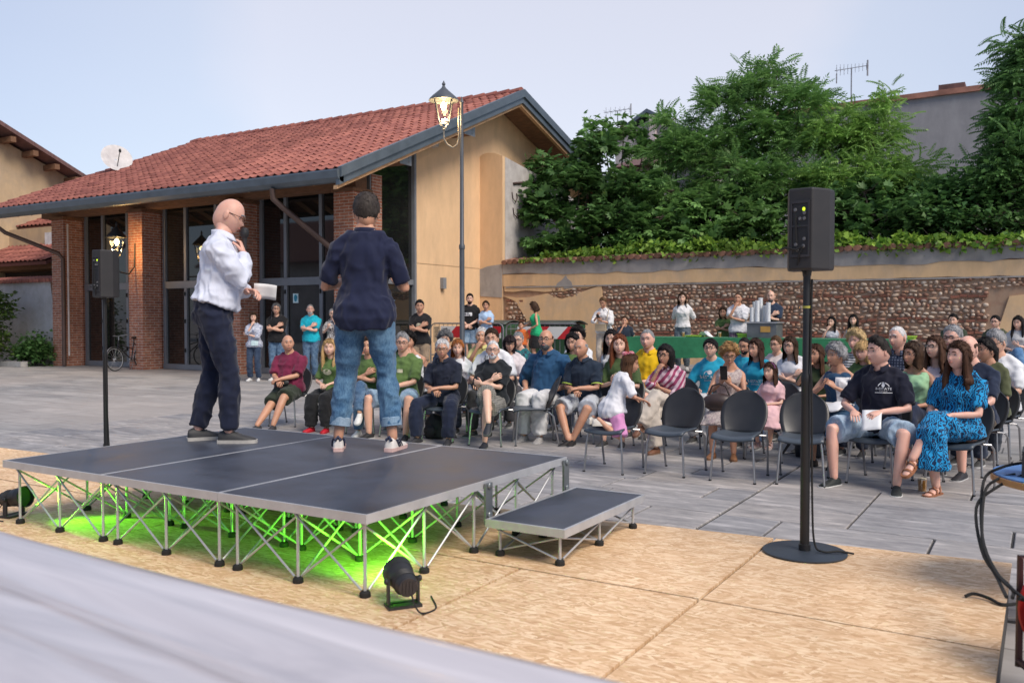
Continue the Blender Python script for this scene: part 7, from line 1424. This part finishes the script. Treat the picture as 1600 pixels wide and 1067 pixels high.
aud('dark-haired woman with black straps', 'smiling dark-haired woman in white top with black straps behind the red-haired woman', 959, 514, 11.0, sex='f', skin='light', hair=('long', 'black'), shirt=('tank', (.62, .62, .64)), arms=('lap', 'lap'))
aud('man in the yellow polo', 'grey-haired man in bright yellow polo shirt and pale shorts', 1016, 514, 10.5, fat=.4, skin='pink', hair=('buzz', 'grey'), shirt=('polo', (.74, .46, .008), .024), pants=('shorts', (.42, .40, .36)), arms=('lap', 'lap2'))
i = aud('woman in turquoise with glasses', 'dark-haired woman with glasses in turquoise T-shirt with white print', 1113, 528, 10.4, sex='f', fat=.3, skin='light', hair=('bun', 'black'), glasses=True, shirt=('tee', TURQ, .02), pants=('long', (.60, .60, .62)), arms=('thigh', 'thigh'), look=(-2.5, 2)); z_ = i['spine'](.28)[2]; press(i, [text2('B-ESTATE', .055), text2('CAVAGLIA', .024, 0, -.042), arc2(.05, .058, 60, 160, 0, .02), disc2(.03, .026, .02, .06)], 'chest_print', WPR, 0, z_)
aud('bearded man in turquoise', 'dark bearded man with short hair in turquoise T-shirt looking down', 1166, 526, 11.5, skin='tan', hair=('buzz', 'black'), beard=('full', 'black'), shirt=('tee', TURQ), arms=('lap', 'lap'), pitch=-15)
i = aud('woman in turquoise with long hair', 'smiling woman with long dark brown hair in turquoise T-shirt', 1190, 528, 10.3, sex='f', fat=.2, skin='mid', hair=('long', (.04, .018, .012)), shirt=('tee', TURQ, .02), pants=('long', (.06, .10, .2)), arms=('thigh', 'lap')); press(i, [text2('B-ESTATE', .045), text2('CAVAGLIA', .02, 0, -.035)], 'chest_print', WPR, .02, i['spine'](.25)[2])
aud('woman with glasses and crossed arms', 'woman with glasses and long brown hair in white V-neck with folded arms', 1243, 525, 11.2, sex='f', skin='light', hair=('long', 'brown'), glasses=True, shirt=('vneck', (.66, .66, .70)), arms=('cross', 'cross2'))
aud('short-haired woman with red glasses', 'short-haired woman with glasses in pale top left of the white V-neck woman', 1215, 525, 12.3, sex='f', skin='mid', hair=('short', 'lbrown'), glasses=True, shirt=('tee', (.60, .52, .50)), arms=('lap', 'lap'))
aud('woman laughing behind her hand', 'laughing woman with long brown hair in green T-shirt, hand before her mouth', 1284, 539, 10.2, sex='f', skin='tan', hair=('long', (.06, .028, .016)), shirt=('tee', (.05, .07, .03)), arms=('mouth', 'lap'), lean=10)
aud('woman in zebra stripes', 'short blonde woman in black and white striped top', 1342, 517, 11.4, sex='f', skin='pink', hair=('curly', (.48, .34, .17)), shirt=('tee', ('hstripe', (.62, .62, .62), (.02, .02, .02), 1.2)), arms=('lap', 'lap'))
aud('blonde woman in green with glasses', 'blonde woman with a bob in green T-shirt beside the young man in navy polo', 1352, 531, 10.3, sex='f', skin='pink', hair=('bangs', 'blond'), shirt=('tee', GRN), arms=('lap', 'lap'))
aud('white-haired man in checked shirt', 'white-haired man in dark checked shirt with folded arms', 1413, 508, 11.3, fat=.4, skin='pink', hair=('buzz', 'white'), shirt=('rolled', ('plaid', (.02, .03, .06), (.12, .14, .2), 1.2)), arms=('cross', 'cross2'))
aud('woman with glasses in pink', 'woman with glasses and long curly brown hair in pale pink top', 1466, 524, 10.4, sex='f', skin='light', hair=('wavy', (.07, .034, .02)), glasses=True, shirt=('tank', (.60, .48, .50)), arms=('lap', 'lap'), turn=.5)
aud('grey man with sunglasses', 'grey-haired man with dark glasses in khaki shirt near the back', 1489, 508, 11.6, skin='pink', hair=('short', 'grey'), glasses=True, shirt=('polo', (.20, .19, .13)), arms=('lap', 'lap'))
aud('dark-haired woman at right', 'dark-haired woman with tied hair seen from the side near the right edge', 1546, 526, 10.3, sex='f', skin='tan', hair=('pony', 'black'), shirt=('tee', (.09, .10, .05)), arms=('knee', 'lap'), turn=.6)
aud('grey man in the white T-shirt', 'grey-haired man with glasses in white T-shirt with dark cuffs at right edge', 1562, 515, 10.9, skin='mid', hair=('short', 'grey'), beard=('stubble', 'grey'), glasses=True, shirt=('tee', WHITE), pants=('long', (.04, .05, .07)), shoes=('sneaker', (.05, .05, .06), (.5, .5, .5)), arms=('lap', 'phone_low'), pitch=-14, turn=.5)
# ---- standing at the back, left
def at_feet(px, py): return on(px, py, 2, 0).y
i = std('woman in flowered blouse', 'woman in flowered blouse and dark jeans, hand at her mouth by the column', 397, 488, at_feet(394, 595), sex='f', skin='light', hair=('bob', 'brown'), shirt=('rolled', ('floral', (.55, .57, .64), (.16, .20, .32), 1.2), .022), pants=('long', JD), shoes=WS, arms=('mouth', 'under')); press(i, [rect2(.16, .12, .05, 0, 6, 4)], 'pale_pouch', M('mint_pouch', (.42, .55, .58), .6), 0, i['pel'][2]+.02, off=.02)
std('long-haired man in black', 'man with long grey hair and glasses in black T-shirt with folded arms', 433, 474, at_feet(432, 594), skin='mid', hair=('long', 'salt'), glasses=True, shirt=('tee', BLACK), pants=('long', DEN), shoes=WS, arms=('cross', 'cross2'), fat=.3)
std('man in turquoise polo', 'grey-bearded man in bright turquoise polo with folded arms standing by the door', 486, 475, at_feet(486, 592), skin='pink', hair=('buzz', 'grey'), beard=('full', 'white'), shirt=('polo', (.01, .42, .55)), pants=('long', DEN), shoes=KS, arms=('cross', 'cross2'), fat=.3)
std('woman in white print', 'short-haired woman in white printed top half hidden by the man in navy polo', 521, 482, at_feet(520, 592), sex='f', skin='light', hair=('short', 'grey'), glasses=True, shirt=('tee', ('floral', (.60, .58, .57), (.06, .05, .06), .8)), pants=('long', BLACK), shoes=KS, arms=('phone', 'chin'))
i = std('man with lanyard', 'young man in black T-shirt with lanyard and khaki shorts leaning at the glass', 657, 469, 15.2, skin='tan', hair=('short', 'black'), beard=('stubble', 'black'), shirt=('tee', BLACK), pants=('shorts', (.30, .22, .15)), shoes=KS, arms=('cross', 'cross2'), look='cam'); press(i, [disc2(.06, .045)], 'chest_print', CREAM, 0, i['spine'](.30)[2])
i = std('bearded man behind post', 'tall bearded man in black T-shirt with white lettered box behind the lamp post', 735, 459, 18.4, ZP, skin='light', hair=('short', 'black'), beard=('full', 'black'), shirt=('tee', BLACK), pants=('shorts', DENL, .015), shoes=KS, arms=('front', 'front'), look=(-3, 4)); z_ = i['spine'](.30)[2]; b_ = press(i, [rect2(.24, .085, -.04, 0, 6, 3)], 'white_box_print', WPR, 0, z_); press(i, [text2('dangdup', .05, -.04, 0)], 'box_lettering', M('ink_black', (.03, .03, .035), .8), 0, z_, off=.005)
std('woman in light blue', 'woman in light blue T-shirt and dark shoulder straps with folded arms', 760, 470, 18.4, ZP, sex='f', skin='tan', hair=('pony', 'brown'), shirt=('tee', (.36, .50, .70)), pants=('long', DEN), shoes=WS, arms=('cross', 'cross2'), look=(-3, 4))
std('woman in emerald top', 'woman with dark bob in emerald sleeveless top and black skirt reaching to a child', 838, 471, 18.2, ZP, sex='f', skin='tan', hair=('bob', 'brown'), shirt=('tank', (.015, .36, .15)), pants=('skirt', BLACK, .28), shoes=('flat', (.05, .03, .02), (.05, .03, .02)), arms=('reach', 'rest'), face=PI-1.1, look=(-16, 17), pitch=-22)
std('child in orange', 'small child in orange top below the striped board', 815, 503, 18.0, ZP, skin='tan', hair=('short', 'brown'), shirt=('tee', (.55, .13, .03)), pants=('shorts', (.05, .05, .06)), shoes=WS, arms=('side', 'side'), group='children in the audience')
i = std('woman with phone', 'woman in white blouse and pale trousers looking down at her phone by the wall', 944, 464, 18.6, ZP, sex='f', skin='tan', hair=('short', 'lbrown'), shirt=('rolled', (.68, .67, .68), .028), pants=('long', (.50, .44, .38)), shoes=WS, arms=('phone', 'phone_low'), pitch=-25, look=(-8, 8)); gadget(i, 'phone', 'phone in the hands of the woman in the white blouse by the wall', (0, .07, .05), (.075, .009, .15), tiltx=-50)
hb_ = world(i, i['pel']+np.array((0, .19, .06))); q = MB(); q.box((0, 0, 0), (.26, .08, .16)); q.tube([(-.12, 0, .08), (-.16, -.08, .4), (-.02, -.12, .55)], .008, 5); tag(q.obj('shoulder_bag', M('beige_leather', (.42, .33, .22), .5), None, loc=hb_, rot=(0, 0, i['base'].rotation_euler[2]), smooth=False), 'beige shoulder bag of the woman with the phone by the wall', 'bag')
std('boy by table', 'small dark-haired boy in dark T-shirt by the left end of the green table', 977, 495, 18.0, ZP, skin='tan', hair=('short', 'brown'), shirt=('tee', (.02, .03, .05)), pants=('shorts', (.05, .05, .06)), shoes=WS, arms=('mouth', 'side'), group='children in the audience')
std('woman in white behind table', 'tall woman in white T-shirt and grey jeans with hands behind her back', 1067, 457, 19.2, ZP, sex='f', skin='light', hair=('long', 'brown'), shirt=('tee', (.68, .67, .68)), pants=('long', (.11, .14, .17)), shoes=WS, arms=('behind', 'behind'), tuck=True, look=(-3, 3))
std('person in green behind table', 'dark-haired person in green T-shirt with folded arms left of the man in white', 1131, 481, 19.4, ZP, skin='tan', hair=('bob', 'brown'), shirt=('tee', GRN), pants=('long', (.03, .03, .03)), shoes=KS, arms=('cross', 'cross2'))
i = std('man in white behind table', 'man in white lettered T-shirt with a hand on his chin behind the table', 1154, 457, 19.2, ZP, skin='tan', hair=('buzz', 'brown'), shirt=('tee', (.66, .66, .70), .024), pants=('shorts', ('plaid', (.12, .06, .12), (.3, .28, .32), 1)), shoes=KS, arms=('mouth', 'under'), look=(-3, 3)); press(i, [text2('ELLO', .075)], 'chest_print', M('print_grey', (.16, .17, .22), .8), -.02, i['spine'](.36)[2])
std('bald man behind cups', 'bald man in dark blue shirt with folded arms behind the cup stacks', 1206, 454, 19.2, ZP, skin='light', hair=('fringe', 'brown'), beard=('full', 'salt'), shirt=('tee', (.016, .03, .06)), pants=('long', BLACK), shoes=KS, arms=('cross', 'cross2'))
aud('dark-haired woman leaning on her hand', 'young dark-haired woman in white leaning on her hand behind the right table', 1301, 495, 19.15, sex='f', z0=ZP, skin='light', hair=('long', 'black'), shirt=('tank', (.60, .62, .68)), arms=('chin', 'lap'), group='people seated at the back')
aud('long-haired woman at the wall', 'young woman with very long dark hair in white waistcoat behind the right table', 1334, 491, 19.15, sex='f', z0=ZP, skin='light', hair=('longfront', 'black'), shirt=('tank', (.62, .62, .66)), arms=('lap', 'lap'), group='people seated at the back')
aud('young man at the wall', 'young dark-haired man in dark green shirt before the end of the cobbles', 1491, 491, 18.6, z0=ZP, skin='light', hair=('short', 'black'), shirt=('tee', (.035, .05, .03)), arms=('lap', 'lap'), group='people seated at the back')
aud('young man with glasses at the plaster', 'young man with glasses in olive T-shirt before the yellow plaster', 1556, 493, 18.0, z0=ZP, skin='light', hair=('short', 'black'), glasses=True, shirt=('tee', (.06, .07, .035)), arms=('lap', 'lap'), group='people seated at the back')
aud('woman with long hair at the plaster', 'young woman with long dark hair and blue jeans at the right picture edge', 1590, 494, 17.6, sex='f', z0=ZP, skin='light', hair=('longfront', 'black'), shirt=('tee', (.5, .5, .5)), pants=('long', ('denim', (.05, .14, .30), (.22, .36, .52))), arms=('lap', 'phone_low'), crossed=1, group='people seated at the back', pitch=-10)
# ---- bags on the paving
def backpack(x, y, rz, c, label, s=1.0):
    b = empty('backpack', (x, y, .012), rz, label, 'backpack', 'bags on the paving'); nm = M('nylon_%d' % int(c[2]*1000), c, .6, 0, .25, 9, bmp=.3, bscale=60)
    q = MB(); q.tube([(0, 0, .0), (0, .01, .12*s), (0, .02, .28*s), (0, .03, .38*s)], [(.15*s, .10*s), (.165*s, .115*s), (.15*s, .10*s), (.06*s, .05*s)], 14, hint=(1, 0, 0), roundcap=False); me = remesh('bag', q, .02, nm, 3, .01, 5); link('bag_body', me, b)
    q = MB(); q.ell((0, -.11*s, .13*s), (.10*s, .045*s, .09*s), 12, 8); q.obj('front_pocket', nm, b)
    for sx in (-1, 1): q = MB(); q.tube([(sx*.07, .12*s, .36*s), (sx*.16, .18*s, .2*s), (sx*.26, .10*s, .02), (sx*.12, .12*s, .03)], [(.018, .004)]*4, 6); q.obj('strap', BLK, b)
p_ = on(1262, 716, 2, .012); backpack(p_.x, p_.y+.05, .3, (.016, .022, .036), 'dark blue backpack on the paving behind the right speaker pole', .85)
p_ = on(955, 660, 2, .012); backpack(p_.x, p_.y, 1.2, (.012, .012, .013), 'black bag on the paving beside the kneeling girl', .7)
p_ = on(655, 690, 2, .012); backpack(p_.x, p_.y+.3, .1, (.014, .014, .016), 'black bag under the chair of the clasped hands man', .8)
bpy.data.scenes.remove(TMP)
